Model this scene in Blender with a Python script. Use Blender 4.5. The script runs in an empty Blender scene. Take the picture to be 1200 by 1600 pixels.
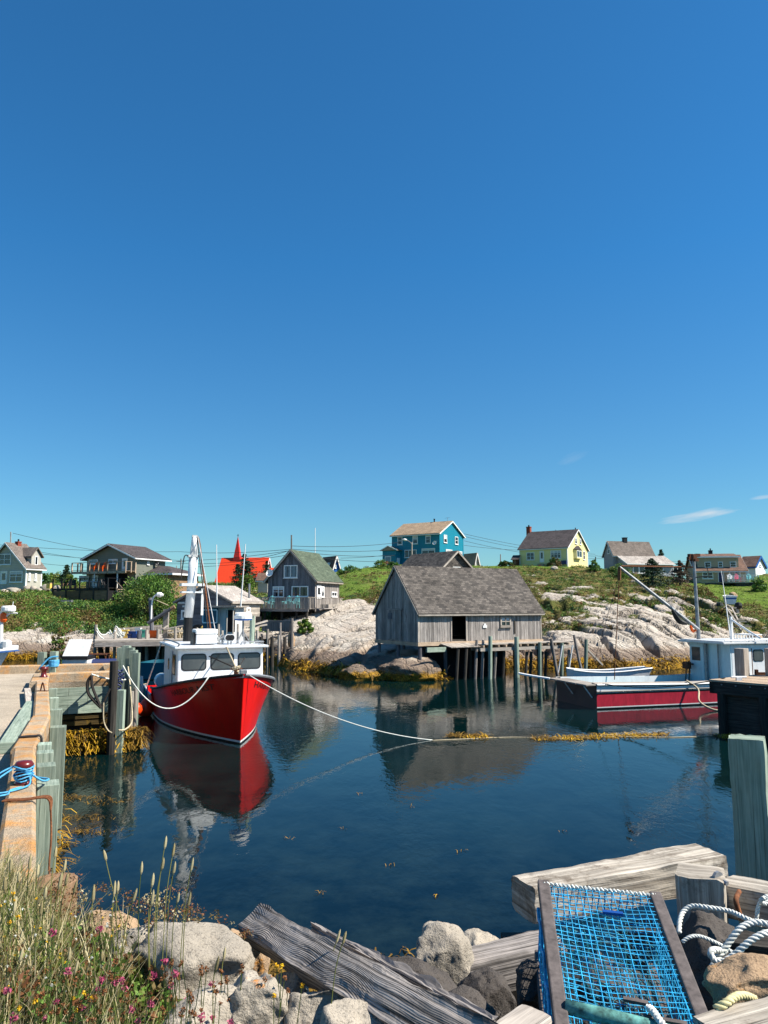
import bpy, bmesh, math, random
import numpy as np
from mathutils import Vector, Matrix, noise as mnoise

rnd = random.Random(7)
sc = bpy.context.scene
COL = sc.collection
R = math.radians

# ------------------------------------------------------------------ camera geometry
F, YH, H = 1200.0, 945.0, 4.8            # focal length in photo pixels, horizon row, eye height above the water
PITCH = math.atan((YH - 800) / F)
CT, ST = math.cos(PITCH), math.sin(PITCH)

def rayd(px, py):
    u, v = px - 600.0, 800.0 - py
    return Vector((u, F * CT - v * ST, F * ST + v * CT))
def P(px, py, Y):                          # point seen at a pixel, at depth Y
    d = rayd(px, py); t = Y / d.y
    return Vector((d.x * t, Y, H + d.z * t))
def PZ(px, py, z):                         # point seen at a pixel, at elevation z
    d = rayd(px, py); t = (z - H) / d.z
    return Vector((d.x * t, d.y * t, z))
def V(*a): return Vector(a)

cam = bpy.data.cameras.new('camera'); camo = bpy.data.objects.new('camera', cam); COL.objects.link(camo)
camo.location = (0, 0, H); camo.rotation_euler = (math.pi / 2 + PITCH, 0, 0)
cam.sensor_fit = 'VERTICAL'; cam.sensor_height = 24; cam.lens = 24 * F / 1600
cam.clip_start = 0.1; cam.clip_end = 6000
sc.camera = camo

# ------------------------------------------------------------------ light
SUN_DIR = Vector((math.sin(R(100)) * math.cos(R(47)), math.cos(R(100)) * math.cos(R(47)), math.sin(R(47))))
sl = bpy.data.lights.new('sun', 'SUN'); so = bpy.data.objects.new('sun', sl); COL.objects.link(so)
sl.energy = 5.0; sl.angle = R(0.5); sl.color = (1.0, 0.93, 0.82)
so.rotation_euler = (-SUN_DIR).to_track_quat('-Z', 'Y').to_euler()
w = bpy.data.worlds.new('World'); sc.world = w; w.use_nodes = True
nt = w.node_tree; nt.nodes.clear()
sky = nt.nodes.new('ShaderNodeTexSky'); sky.sky_type = 'NISHITA'; sky.sun_disc = False
sky.sun_elevation = R(47); sky.sun_rotation = R(100)
sky.altitude = 0; sky.air_density = 1.0; sky.dust_density = 0.15; sky.ozone_density = 5.0
# deeper, slightly teal tint of the photographed sky
tint = nt.nodes.new('ShaderNodeMix'); tint.data_type = 'RGBA'; tint.blend_type = 'MULTIPLY'
tint.inputs[0].default_value = 1.0
nt.links.new(sky.outputs[0], tint.inputs[6])
# one thin wisp of cloud low on the right, a pale band at the horizon
tc = nt.nodes.new('ShaderNodeTexCoord')
def wmath(op, a, b=None, c=None):
    n = nt.nodes.new('ShaderNodeMath'); n.operation = op
    for i, x in enumerate((a, b, c)):
        if x is None: continue
        if isinstance(x, (int, float)): n.inputs[i].default_value = x
        else: nt.links.new(x, n.inputs[i])
    return n.outputs[0]
sep = nt.nodes.new('ShaderNodeSeparateXYZ'); nt.links.new(tc.outputs['Generated'], sep.inputs[0])
tr_ = nt.nodes.new('ShaderNodeMapRange'); tr_.inputs['From Min'].default_value = .06; tr_.inputs['From Max'].default_value = .42; nt.links.new(sep.outputs[2], tr_.inputs['Value'])
tm = nt.nodes.new('ShaderNodeMix'); tm.data_type = 'RGBA'; tm.inputs[6].default_value = (.66, 1.06, 1.14, 1); tm.inputs[7].default_value = (.37, 1.12, 1.46, 1)
nt.links.new(tr_.outputs[0], tm.inputs[0]); nt.links.new(tm.outputs[2], tint.inputs[7])
az = wmath('ARCTAN2', sep.outputs[0], sep.outputs[1]); el = wmath('ARCSINE', sep.outputs[2])
def cloud_at(pxa, pya, saz, sel, tilt, amp):
    d = rayd(pxa, pya).normalized(); a0 = math.atan2(d.x, d.y); e0 = math.asin(d.z)
    da = wmath('SUBTRACT', az, a0); de = wmath('SUBTRACT', wmath('SUBTRACT', el, e0), wmath('MULTIPLY', da, tilt))
    nz = nt.nodes.new('ShaderNodeTexNoise'); nz.inputs['Scale'].default_value = 1.0; nz.inputs['Detail'].default_value = 5
    cmb = nt.nodes.new('ShaderNodeCombineXYZ'); nt.links.new(wmath('MULTIPLY', da, 28.0), cmb.inputs[0]); nt.links.new(wmath('MULTIPLY', de, 190.0), cmb.inputs[1]); cmb.inputs[2].default_value = pxa
    nt.links.new(cmb.outputs[0], nz.inputs['Vector'])
    r2 = wmath('ADD', wmath('POWER', wmath('ABSOLUTE', wmath('DIVIDE', da, saz)), 2.0), wmath('POWER', wmath('ABSOLUTE', wmath('DIVIDE', de, sel)), 2.0))
    body = wmath('SUBTRACT', wmath('ADD', 1.0, wmath('MULTIPLY', wmath('SUBTRACT', nz.outputs[0], 0.5), 2.4)), r2)
    m = nt.nodes.new('ShaderNodeClamp'); nt.links.new(wmath('MULTIPLY', body, amp), m.inputs[0]); return m.outputs[0]
c1 = cloud_at(1090, 806, 0.046, 0.0062, 0.13, 0.5)
c2 = cloud_at(1196, 776, 0.02, 0.003, 0.1, 0.35)
c3 = cloud_at(895, 716, 0.02, 0.007, 0.35, 0.06)
call = wmath('MINIMUM', wmath('ADD', wmath('ADD', c1, c2), c3), 0.8)
mixc = nt.nodes.new('ShaderNodeMix'); mixc.data_type = 'RGBA'
nt.links.new(call, mixc.inputs[0]); nt.links.new(tint.outputs[2], mixc.inputs[6]); mixc.inputs[7].default_value = (7.2, 7.6, 8.0, 1)
bg = nt.nodes.new('ShaderNodeBackground'); bg.inputs[1].default_value = 0.054
nt.links.new(mixc.outputs[2], bg.inputs[0])
wo = nt.nodes.new('ShaderNodeOutputWorld'); nt.links.new(bg.outputs[0], wo.inputs[0])
sc.view_settings.view_transform = 'Standard'; sc.view_settings.look = 'None'
sc.view_settings.exposure = 0.95; sc.view_settings.gamma = 1.0
sc.cycles.max_bounces = 6; sc.cycles.diffuse_bounces = 3; sc.cycles.glossy_bounces = 3; sc.cycles.transparent_max_bounces = 4
sc.cycles.caustics_reflective = False; sc.cycles.caustics_refractive = False

# ------------------------------------------------------------------ materials
MATS = {}
class NM:
    def __init__(s, name):
        s.m = bpy.data.materials.new(name); s.m.use_nodes = True; s.t = s.m.node_tree; s.n = s.t.nodes
        s.b = s.n['Principled BSDF']; s.L = s.t.links.new
        s.b.inputs['Specular IOR Level'].default_value = 0.3
    def node(s, typ, **k):
        n = s.n.new(typ)
        for a, v in k.items(): setattr(n, a, v)
        return n
    def coord(s, kind='Object', scale=(1, 1, 1)):
        c = s.node('ShaderNodeTexCoord'); mp = s.node('ShaderNodeMapping'); mp.inputs['Scale'].default_value = scale
        s.L(c.outputs[kind], mp.inputs[0]); return mp.outputs[0]
    def world(s, scale=(1, 1, 1)):
        g = s.node('ShaderNodeNewGeometry'); mp = s.node('ShaderNodeMapping'); mp.inputs['Scale'].default_value = scale
        s.L(g.outputs['Position'], mp.inputs[0]); return mp.outputs[0]
    def noise(s, vec, scale, detail=4, rough=.6, dist=0):
        n = s.node('ShaderNodeTexNoise'); n.inputs['Scale'].default_value = scale; n.inputs['Detail'].default_value = detail
        n.inputs['Roughness'].default_value = rough; n.inputs['Distortion'].default_value = dist
        s.L(vec, n.inputs['Vector']); return n.outputs[0]
    def ramp(s, fac, stops):
        r = s.node('ShaderNodeValToRGB'); e = r.color_ramp.elements
        while len(e) < len(stops): e.new(0.5)
        for i, (p, c) in enumerate(stops):
            e[i].position = p; e[i].color = (c, c, c, 1) if isinstance(c, (int, float)) else (*c, 1)
        s.L(fac, r.inputs[0]); return r.outputs[0]
    def mix(s, fac, a, b, mode='MIX'):
        m = s.node('ShaderNodeMix', data_type='RGBA', blend_type=mode)
        for i, x in ((0, fac), (6, a), (7, b)):
            if isinstance(x, (int, float)): m.inputs[i].default_value = x if i == 0 else (x, x, x, 1)
            elif isinstance(x, (tuple, list)): m.inputs[i].default_value = (*x, 1)
            else: s.L(x, m.inputs[i])
        return m.outputs[2]
    def math(s, op, a, b=None, c=None):
        m = s.node('ShaderNodeMath', operation=op)
        for i, x in enumerate((a, b, c)):
            if x is None: continue
            if isinstance(x, (int, float)): m.inputs[i].default_value = x
            else: s.L(x, m.inputs[i])
        return m.outputs[0]
    def attr(s, name):
        a = s.node('ShaderNodeAttribute'); a.attribute_name = name; return a.outputs['Fac']
    def bump(s, h, strength=.4, dist=.02):
        b = s.node('ShaderNodeBump'); b.inputs['Strength'].default_value = strength; b.inputs['Distance'].default_value = dist
        s.L(h, b.inputs['Height']); s.L(b.outputs[0], s.b.inputs['Normal'])
    def out(s, col, rough=.8, metal=0, spec=None):
        if isinstance(col, (tuple, list)): s.b.inputs['Base Color'].default_value = (*col, 1)
        else: s.L(col, s.b.inputs['Base Color'])
        if isinstance(rough, (int, float)): s.b.inputs['Roughness'].default_value = rough
        else: s.L(rough, s.b.inputs['Roughness'])
        s.b.inputs['Metallic'].default_value = metal
        if spec is not None: s.b.inputs['Specular IOR Level'].default_value = spec
        return s.m

def wood(name, c_dark, c_light, lichen=None, rough=.85, scale=1.0, gain=1.0, bumpd=.006, lich_amt=.62):
    n = NM(name); uv = n.coord('UV', (1.2 * scale, 26 * scale, 1))
    g = n.noise(uv, 1.0, 5, .65, .6)
    col = n.ramp(g, [(.32, c_dark), (.68, c_light)])
    uv2 = n.coord('UV', (.5 * scale, 60 * scale, 1)); cr = n.noise(uv2, 1.0, 3, .6, 1.2)
    crack = n.ramp(cr, [(.30, .25), (.40, 1.0)])
    col = n.mix(.8, col, crack, 'MULTIPLY')
    r = n.attr('rnd'); col = n.mix(1.0, col, n.ramp(r, [(0, .62), (1, 1.2)]), 'MULTIPLY')
    st = n.noise(n.world((1, 1, .6)), 1.7, 4, .7); col = n.mix(.6, col, n.ramp(st, [(.3, .6), (.65, 1.1)]), 'MULTIPLY')
    if lichen:
        ln = n.noise(n.world((1, 1, 1)), 2.3, 6, .75); col = n.mix(n.ramp(ln, [(lich_amt, 0), (lich_amt + .12, .9)]), col, lichen)
    n.bump(n.math('ADD', g, n.math('MULTIPLY', crack, .8)), .7, bumpd)
    return n.out(col, rough, spec=.2)

def paint(name, c, rough=.45, var=.12, spec=.4, streak=False, clap=0):
    n = NM(name); v = n.world((1, 1, .35 if streak else 1)); g = n.noise(v, 1.3, 5, .7)
    g2 = n.noise(v, 9.0, 4, .7)
    f = n.math('ADD', n.math('MULTIPLY', g, .6), n.math('MULTIPLY', g2, .4))
    col = n.mix(1.0, c, n.ramp(f, [(.3, 1 - 2 * var), (.65, 1 + var * .4)]), 'MULTIPLY')
    if clap:
        co = n.coord('Object'); sp = n.node('ShaderNodeSeparateXYZ'); n.L(co, sp.inputs[0])
        fr = n.math('FRACT', n.math('MULTIPLY', sp.outputs[2], 1 / clap))
        n.bump(fr, .9, .03); col = n.mix(1.0, col, n.ramp(fr, [(0, .55), (.13, 1.0)]), 'MULTIPLY')
    else: n.bump(g2, .08, .004)
    if streak:
        sk = n.noise(n.world((5, 5, .45)), 1.0, 5, .75); sp2 = n.noise(n.world((1, 1, 1)), 26, 3, .7)
        col = n.mix(n.math('MULTIPLY', n.ramp(sk, [(.56, 0), (.74, .5)]), n.ramp(g, [(.4, .2), (.6, 1)])), col, tuple(x * .35 + y for x, y in zip(c, (.03, .018, .008))))
        col = n.mix(n.ramp(sp2, [(.70, 0), (.76, .6)]), col, tuple(x * .4 + .02 for x in c))
    return n.out(col, rough, spec=spec)

def shingle(name, a, b, row=.2):
    n = NM(name); uv = n.coord('UV', (1, 1, 1))
    br = n.node('ShaderNodeTexBrick'); br.inputs['Scale'].default_value = 1 / row / 4; br.inputs['Mortar Size'].default_value = .012
    br.inputs['Brick Width'].default_value = .45; br.inputs['Row Height'].default_value = .25
    br.inputs['Color1'].default_value = (*a, 1); br.inputs['Color2'].default_value = (*b, 1); br.inputs['Mortar'].default_value = (*[x * .3 for x in a], 1)
    n.L(uv, br.inputs['Vector'])
    g = n.noise(n.world(), .9, 5, .7); col = n.mix(.8, br.outputs[0], n.ramp(g, [(.3, .6), (.7, 1.25)]), 'MULTIPLY')
    g3 = n.noise(n.world(), 11, 3, .7); col = n.mix(.7, col, n.ramp(g3, [(.3, .55), (.7, 1.3)]), 'MULTIPLY')
    n.bump(n.math('ADD', n.math('MULTIPLY', br.outputs[1], -1), n.math('MULTIPLY', g3, .6)), .6, .03)
    return n.out(col, .9, spec=.15)

def plain(name, c, rough=.6, metal=0, spec=.3, var=.1, sc_=4):
    n = NM(name); g = n.noise(n.world(), sc_, 4, .7)
    return n.out(n.mix(1.0, c, n.ramp(g, [(.3, 1 - 2 * var), (.7, 1 + var)]), 'MULTIPLY'), rough, metal, spec)

def foliage(name, c1, c2, trans=.25):
    n = NM(name); r = n.attr('rnd'); g = n.noise(n.world(), .6, 3, .6)
    col = n.mix(r, c1, c2); col = n.mix(.7, col, n.ramp(g, [(.3, .6), (.7, 1.3)]), 'MULTIPLY')
    n.out(col, .6, spec=.25)
    tr = n.node('ShaderNodeBsdfTranslucent'); n.L(col, tr.inputs[0])
    mx = n.node('ShaderNodeMixShader'); mx.inputs[0].default_value = trans
    o = n.n['Material Output']; n.L(n.b.outputs[0], mx.inputs[1]); n.L(tr.outputs[0], mx.inputs[2]); n.L(mx.outputs[0], o.inputs[0])
    return n.m

M = MATS
M['grey_wood'] = wood('weathered_grey_wood', (.13, .115, .105), (.42, .38, .35))
M['pale_wood'] = wood('pale_weathered_wood', (.24, .21, .18), (.56, .50, .43))
M['beam_wood'] = wood('driftwood_beam', (.16, .145, .135), (.50, .46, .42), (.35, .13, .02), scale=1.6, bumpd=.012, lich_amt=.74)
M['frame_wood'] = wood('white_weathered_timber', (.20, .17, .135), (.62, .56, .47), (.11, .085, .062), bumpd=.016, lich_amt=.53)
M['board_wood'] = wood('shed_board_wood', (.15, .135, .125), (.46, .42, .385), (.33, .16, .03), scale=.8, bumpd=.01, lich_amt=.74)
M['slate_wood'] = wood('dark_grey_boarding', (.085, .087, .10), (.22, .22, .24), scale=.8)
M['green_wood'] = wood('faded_green_timber', (.17, .23, .18), (.40, .47, .38))
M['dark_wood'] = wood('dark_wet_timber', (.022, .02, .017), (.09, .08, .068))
M['brown_wood'] = wood('brown_timber', (.15, .09, .05), (.32, .2, .12))
M['tan_wood'] = wood('tan_deck_timber', (.30, .22, .15), (.55, .42, .3))
M['weedy_wood'] = wood('weed_covered_timber', (.03, .022, .01), (.16, .105, .03), (.42, .24, .02), bumpd=.03, lich_amt=.55)
M['shingle_grey'] = shingle('grey_cedar_shingles', (.150, .132, .116), (.058, .053, .049), .17)
M['shingle_pale'] = shingle('pale_old_shingles', (.44, .40, .36), (.34, .30, .27))
M['shingle_green'] = shingle('green_roof_shingles', (.115, .145, .10), (.075, .10, .07))
M['shingle_tan'] = shingle('tan_roof_shingles', (.40, .29, .19), (.30, .22, .15))
M['shingle_brown'] = shingle('brown_roof_shingles', (.21, .13, .095), (.15, .095, .075))
M['shingle_dark'] = shingle('charcoal_roof_shingles', (.10, .085, .085), (.065, .057, .058))
M['shingle_mid'] = shingle('grey_brown_roof_shingles', (.21, .175, .15), (.155, .13, .115))
M['white'] = paint('white_trim_paint', (.80, .80, .78), .5, .06)
M['fiberglass'] = paint('white_fibreglass', (.76, .77, .77), .3, .12, .5, True)
M['fiber_grey'] = paint('greyed_white_fibreglass', (.62, .63, .62), .4, .15, .5, True)
M['pale_blue'] = paint('pale_blue_shade_and_barrel', (.55, .68, .72), .4, .1, .4, True)  # bluish shade of the white cabin end as colour; also the barrel
M['hull_red'] = paint('bright_red_hull_paint', (.68, .009, .006), .32, .12, .25, True)
M['maroon'] = paint('weathered_maroon_hull_paint', (.46, .02, .045), .4, .3, .4, True)
M['shaded_maroon'] = paint('shaded_maroon_transom', (.035, .012, .018), .4, .15, .4)  # maroon darkened, the transom's shade put into its colour
M['teal'] = paint('teal_paint', (.008, .10, .15), .5, .1)
M['teal_deck'] = paint('teal_deck_paint', (.05, .24, .26), .5, .2)
M['blue_clap'] = paint('turquoise_clapboard', (.005, .21, .31), .5, .08, .3, False, .32)
M['yellow_clap'] = paint('pale_yellow_clapboard', (.80, .72, .34), .6, .05, .3, False, .2)
M['sage_clap'] = paint('sage_grey_clapboard', (.19, .20, .16), .6, .08, .3, False, .22)
M['grey_clap'] = paint('light_grey_shingle_wall', (.50, .48, .42), .7, .12, .2, False, .2)
M['slate_clap'] = paint('blue_grey_clapboard', (.33, .36, .40), .6, .08, .3, False, .22)
M['tan_clap'] = paint('tan_clapboard', (.40, .34, .24), .6, .08, .3, False, .22)
M['church_red'] = paint('orange_red_church_roof', (.78, .055, .012), .6, .06, .3, False, .5)
M['spire_red'] = paint('red_spire_paint', (.62, .03, .02), .6, .06, .3, False, .4)
M['royal'] = paint('royal_blue_paint', (.01, .09, .32), .5, .1)
M['navy'] = paint('navy_door_paint', (.02, .03, .10), .5, .1)
M['orange'] = plain('orange_plastic', (.85, .12, .01), .4)
M['buoy'] = plain('orange_buoy_vinyl', (.85, .06, .008), .35, spec=.5)
M['yellow'] = plain('yellow_plastic', (.78, .52, .12), .5)
M['blue_plastic'] = plain('blue_plastic', (.01, .06, .25), .4)
M['green_plastic'] = plain('green_plastic', (.08, .38, .28), .5)
M['turq'] = plain('turquoise_chair_paint', (.22, .62, .62), .5)
M['pink'] = plain('pink_plastic', (.8, .1, .2), .5)
M['steel'] = plain('galvanised_steel', (.30, .31, .32), .5, .5, var=.2)
M['rust'] = plain('rusty_steel', (.13, .05, .025), .8, .2, var=.4, sc_=14)
M['bollard'] = plain('dark_red_bollard_paint', (.13, .012, .012), .3, .1, .6)
M['black'] = plain('black_rubber', (.012, .012, .013), .5)
M['dark'] = plain('dark_shade_and_openings', (.006, .006, .007), .9)  # near-black, stands in for shade below the shed and in dark openings
M['brick'] = plain('red_brick', (.28, .06, .035), .85, var=.25, sc_=9)
M['stone_dark'] = plain('dark_fieldstone', (.06, .055, .05), .9, var=.5, sc_=3)
M['rope_white'] = plain('white_rope_fibre', (.66, .67, .62), .8, var=.15, sc_=30)
M['rope_tan'] = plain('tan_rope_fibre', (.50, .42, .28), .85, var=.25, sc_=25)
M['rope_yellow'] = plain('yellow_rope_fibre', (.62, .56, .30), .85, var=.2, sc_=25)
M['rope_blue'] = plain('sky_blue_rope_fibre', (.08, .36, .62), .6, var=.25, sc_=30)
M['rope_dark'] = plain('dark_line', (.03, .025, .022), .8)
M['rope_rust'] = plain('rust_stained_rope', (.20, .075, .03), .85, var=.3, sc_=25)
M['wire'] = plain('black_cable', (.02, .02, .022), .6)
M['net_blue'] = plain('bright_blue_twine', (.03, .40, .70), .55, var=.35, sc_=13)
M['net_teal'] = plain('teal_green_twine', (.005, .13, .17), .6, var=.5, sc_=12)
M['trap_rail'] = plain('grey_brown_plastic_runner', (.11, .092, .086), .75, var=.25, sc_=22)
M['teal_bar'] = plain('algae_teal_bar', (.09, .25, .22), .7, var=.6, sc_=20)
M['curtain'] = plain('pale_window_blind', (.55, .58, .6), .7)
# glass
g_ = NM('dark_window_glass'); g_.out((.012, .016, .02), .05, spec=.7); M['glass'] = g_.m
g_ = NM('tinted_boat_glass'); gn = g_.noise(g_.world(), 1.6, 3); g_.out(g_.mix(gn, (.02, .022, .024), (.10, .105, .10)), .08, spec=.5); M['boat_glass'] = g_.m
g_ = NM('blue_glass'); g_.out((.10, .14, .20), .08, spec=.7); M['glass_blue'] = g_.m
# concrete with orange lichen
def concrete(name, base, lich, lo):
    n = NM(name); c = n.world(); a = n.noise(c, 22, 5, .75); b = n.noise(c, 1.6, 6, .75); d = n.noise(c, 70, 2, .6)
    col = n.mix(n.ramp(a, [(.3, 0), (.7, 1)]), tuple(x * .6 for x in base), tuple(min(1, x * 1.25) for x in base))
    l2 = n.math('ADD', n.math('MULTIPLY', b, .8), n.math('MULTIPLY', a, .25))
    col = n.mix(n.ramp(l2, [(lo, 0), (lo + .13, .85)]), col, lich)
    col = n.mix(.5, col, n.ramp(d, [(.35, .45), (.55, 1.1)]), 'MULTIPLY')
    st = n.noise(n.world((1, 1, .5)), .8, 4, .7); col = n.mix(.6, col, n.ramp(st, [(.35, .62), (.6, 1.1)]), 'MULTIPLY')
    n.bump(n.math('ADD', a, d), .8, .02); return n.out(col, .92, spec=.15)
M['kerb'] = concrete('lichened_concrete', (.46, .36, .25), (.58, .27, .07), .49)
M['quay'] = concrete('tan_concrete_deck', (.46, .39, .30), (.40, .32, .22), .6)
# granite boulder
def granite(name, base, lich, lo=.66):
    n = NM(name); c = n.world(); a = n.noise(c, 30, 5, .8); b = n.noise(c, 3.0, 6, .7); v = n.noise(c, 85, 2, .6)
    col = n.mix(n.ramp(b, [(.3, 0), (.7, 1)]), tuple(x * .66 for x in base), tuple(min(.9, x * 1.18) for x in base))
    col = n.mix(n.ramp(v, [(.36, .6), (.44, 0)]), col, tuple(x * .3 for x in base))
    col = n.mix(n.ramp(a, [(.64, 0), (.78, .5)]), col, (.16, .135, .11))
    l = n.noise(c, 2.2, 6, .7); col = n.mix(n.ramp(l, [(lo, 0), (lo + .05, .9)]), col, lich)
    n.bump(n.math('ADD', n.math('MULTIPLY', b, 1.4), n.math('ADD', a, n.math('MULTIPLY', v, .4))), .8, .018); return n.out(col, .9, spec=.15)
M['granite'] = granite('pale_granite', (.39, .345, .28), (.62, .22, .02))
M['granite_tan'] = granite('tan_granite', (.42, .29, .18), (.60, .26, .04), .6)
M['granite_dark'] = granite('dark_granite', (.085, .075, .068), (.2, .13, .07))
M['leaf_green'] = foliage('mid_green_leaves', (.065, .155, .02), (.16, .28, .045))
M['leaf_dark'] = foliage('dark_green_leaves', (.03, .085, .022), (.075, .155, .038))
M['leaf_lime'] = foliage('yellow_green_leaves', (.12, .17, .03), (.22, .25, .06))
M['leaf_olive'] = foliage('olive_brown_leaves', (.12, .09, .03), (.20, .14, .05))
M['leaf_rust'] = foliage('russet_leaves', (.16, .06, .025), (.22, .10, .04))
M['needle'] = foliage('spruce_needles', (.012, .032, .016), (.035, .07, .03), .1)
M['needle_brown'] = foliage('brown_spruce_needles', (.07, .045, .03), (.12, .09, .06), .1)
M['bark'] = plain('grey_bark', (.10, .08, .06), .9, var=.4)
M['weed'] = foliage('golden_rockweed', (.17, .085, .008), (.60, .36, .02), .1)
M['weed_brown'] = foliage('brown_rockweed', (.07, .04, .008), (.26, .15, .02), .15)
M['blade'] = foliage('grass_blades', (.09, .13, .025), (.30, .29, .09), .35)
M['straw'] = foliage('dry_grass_straw', (.36, .29, .14), (.62, .54, .32), .3)
M['clover'] = foliage('pink_clover_heads', (.42, .05, .14), (.62, .16, .25), .3)
M['russet_head'] = foliage('spent_flower_heads', (.18, .07, .025), (.30, .13, .05), .2)
M['yellow_flower'] = foliage('yellow_flower_petals', (.75, .38, .01), (.85, .6, .03), .2)
M['white_flower'] = foliage('white_flower_petals', (.7, .68, .6), (.8, .8, .72), .2)

# ------------------------------------------------------------------ mesh builder
class MB:
    def __init__(s): s.v = []; s.f = []; s.uv = []; s.r = []; s.m = []
    def face(s, idx, uvs, mat=0, r=None):
        s.f.append(idx); s.uv.extend(uvs); s.r.append(rnd.random() if r is None else r); s.m.append(mat)
    def quad(s, a, b, c, d, mat=0, r=None, swap=False):
        a, b, c, d = map(Vector, (a, b, c, d)); i = len(s.v); s.v += [a, b, c, d]
        l = (b - a).length; h = (d - a).length; ou = rnd.random() * 9; ov = rnd.random() * 9
        q = [(ou, ov), (ou + l, ov), (ou + l, ov + h), (ou, ov + h)]
        if swap: q = [(y, x) for x, y in q]
        s.face((i, i + 1, i + 2, i + 3), q, mat, r); return s
    def box(s, c, size, ax=None, mat=0, r=None):
        c = Vector(c); ax = ax or (V(1, 0, 0), V(0, 1, 0), V(0, 0, 1)); hs = [x / 2 for x in size]
        i0 = len(s.v); r = rnd.random() if r is None else r
        for k in range(8):
            sg = [(1 if k >> j & 1 else -1) * hs[j] for j in range(3)]
            s.v.append(c + ax[0] * sg[0] + ax[1] * sg[1] + ax[2] * sg[2])
        long = max(range(3), key=lambda j: size[j]); ou, ov = rnd.random() * 20, rnd.random() * 20
        for k, q in ((0, (0, 4, 6, 2)), (0, (1, 3, 7, 5)), (1, (0, 1, 5, 4)), (1, (2, 6, 7, 3)), (2, (0, 2, 3, 1)), (2, (4, 5, 7, 6))):
            o = [j for j in range(3) if j != k]
            if o[1] == long: o.reverse()
            uvs = []
            for t in q:
                pr = [(1 if t >> j & 1 else -1) * hs[j] for j in range(3)]
                uvs.append((pr[o[0]] + ou, pr[o[1]] + ov))
            s.face(tuple(i0 + t for t in q), uvs, mat, r)
        return s
    def bx(s, x0, x1, y0, y1, z0, z1, mat=0, r=None):
        return s.box(((x0 + x1) / 2, (y0 + y1) / 2, (z0 + z1) / 2), (abs(x1 - x0), abs(y1 - y0), abs(z1 - z0)), None, mat, r)
    def bar(s, p0, p1, wd, ht, mat=0, up=(0, 0, 1), r=None):
        p0, p1 = Vector(p0), Vector(p1); e = (p1 - p0); l = e.length
        if l < 1e-6: return s
        e /= l; up = Vector(up)
        if abs(e.dot(up)) > .98: up = V(0, 1, 0) if abs(e.y) < .9 else V(1, 0, 0)
        sd = up.cross(e).normalized(); u = e.cross(sd).normalized()
        return s.box((p0 + p1) / 2, (l, wd, ht), (e, sd, u), mat, r)
    def tube(s, pts, rad, n=6, mat=0, cap=True, r=None):
        pts = [Vector(p) for p in pts]; N = len(pts); rr = rad if isinstance(rad, (list, tuple)) else [rad] * N
        r = rnd.random() if r is None else r
        t0 = (pts[1] - pts[0]).normalized(); a = V(0, 0, 1) if abs(t0.z) < .9 else V(1, 0, 0); nx = t0.cross(a).normalized()
        i0 = len(s.v); L = 0; Ls = []
        for k in range(N):
            t = (pts[min(k + 1, N - 1)] - pts[max(k - 1, 0)])
            t = t.normalized() if t.length > 1e-9 else t0
            nx = (nx - t * nx.dot(t)); nx = nx.normalized() if nx.length > 1e-6 else t.orthogonal().normalized(); ny = t.cross(nx)
            if k: L += (pts[k] - pts[k - 1]).length
            Ls.append(L)
            for j in range(n):
                an = 2 * math.pi * j / n; s.v.append(pts[k] + (nx * math.cos(an) + ny * math.sin(an)) * rr[k])
        for k in range(N - 1):
            for j in range(n):
                j2 = (j + 1) % n; c = 2 * math.pi * rr[k] / n
                s.face((i0 + k * n + j, i0 + k * n + j2, i0 + (k + 1) * n + j2, i0 + (k + 1) * n + j),
                       [(Ls[k], j * c), (Ls[k], (j + 1) * c), (Ls[k + 1], (j + 1) * c), (Ls[k + 1], j * c)], mat, r)
        if cap:
            s.face(tuple(i0 + j for j in reversed(range(n))), [(0, j * .05) for j in range(n)], mat, r)
            s.face(tuple(i0 + (N - 1) * n + j for j in range(n)), [(0, j * .05) for j in range(n)], mat, r)
        return s
    def cyl(s, p, rad, h, n=12, mat=0, r2=None):
        p = Vector(p); return s.tube([p, p + V(0, 0, h)], [rad, rad if r2 is None else r2], n, mat)
    def lathe(s, p, prof, n=14, mat=0, axis=(0, 0, 1)):
        p = Vector(p); ax = Vector(axis).normalized()
        pts = [p + ax * z for _, z in prof]; rads = [max(a, .0005) for a, _ in prof]
        q = ax.orthogonal().normalized(); q2 = ax.cross(q); i0 = len(s.v); r = rnd.random()
        for k in range(len(prof)):
            for j in range(n):
                an = 2 * math.pi * j / n; s.v.append(pts[k] + (q * math.cos(an) + q2 * math.sin(an)) * rads[k])
        for k in range(len(prof) - 1):
            for j in range(n):
                j2 = (j + 1) % n
                s.face((i0 + k * n + j, i0 + k * n + j2, i0 + (k + 1) * n + j2, i0 + (k + 1) * n + j), [(k * .1, j * .1), (k * .1, j * .1 + .1), (k * .1 + .1, j * .1 + .1), (k * .1 + .1, j * .1)], mat, r)
        s.face(tuple(i0 + j for j in reversed(range(n))), [(0, 0)] * n, mat, r); s.face(tuple(i0 + (len(prof) - 1) * n + j for j in range(n)), [(0, 0)] * n, mat, r)
        return s
    def prism(s, poly, d, mat=0, r=None):
        poly = [Vector(p) for p in poly]; d = Vector(d); n = len(poly); i0 = len(s.v); r = rnd.random() if r is None else r
        s.v += poly + [p + d for p in poly]
        nrm = V(0, 0, 0)
        for k in range(n): nrm += poly[k].cross(poly[(k + 1) % n])
        ex = (poly[1] - poly[0]).normalized(); ey = nrm.normalized().cross(ex)
        pu = [((p - poly[0]).dot(ex), (p - poly[0]).dot(ey)) for p in poly]
        flip = nrm.dot(d) > 0
        a = tuple(range(i0, i0 + n)); b = tuple(range(i0 + n, i0 + 2 * n))
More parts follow.
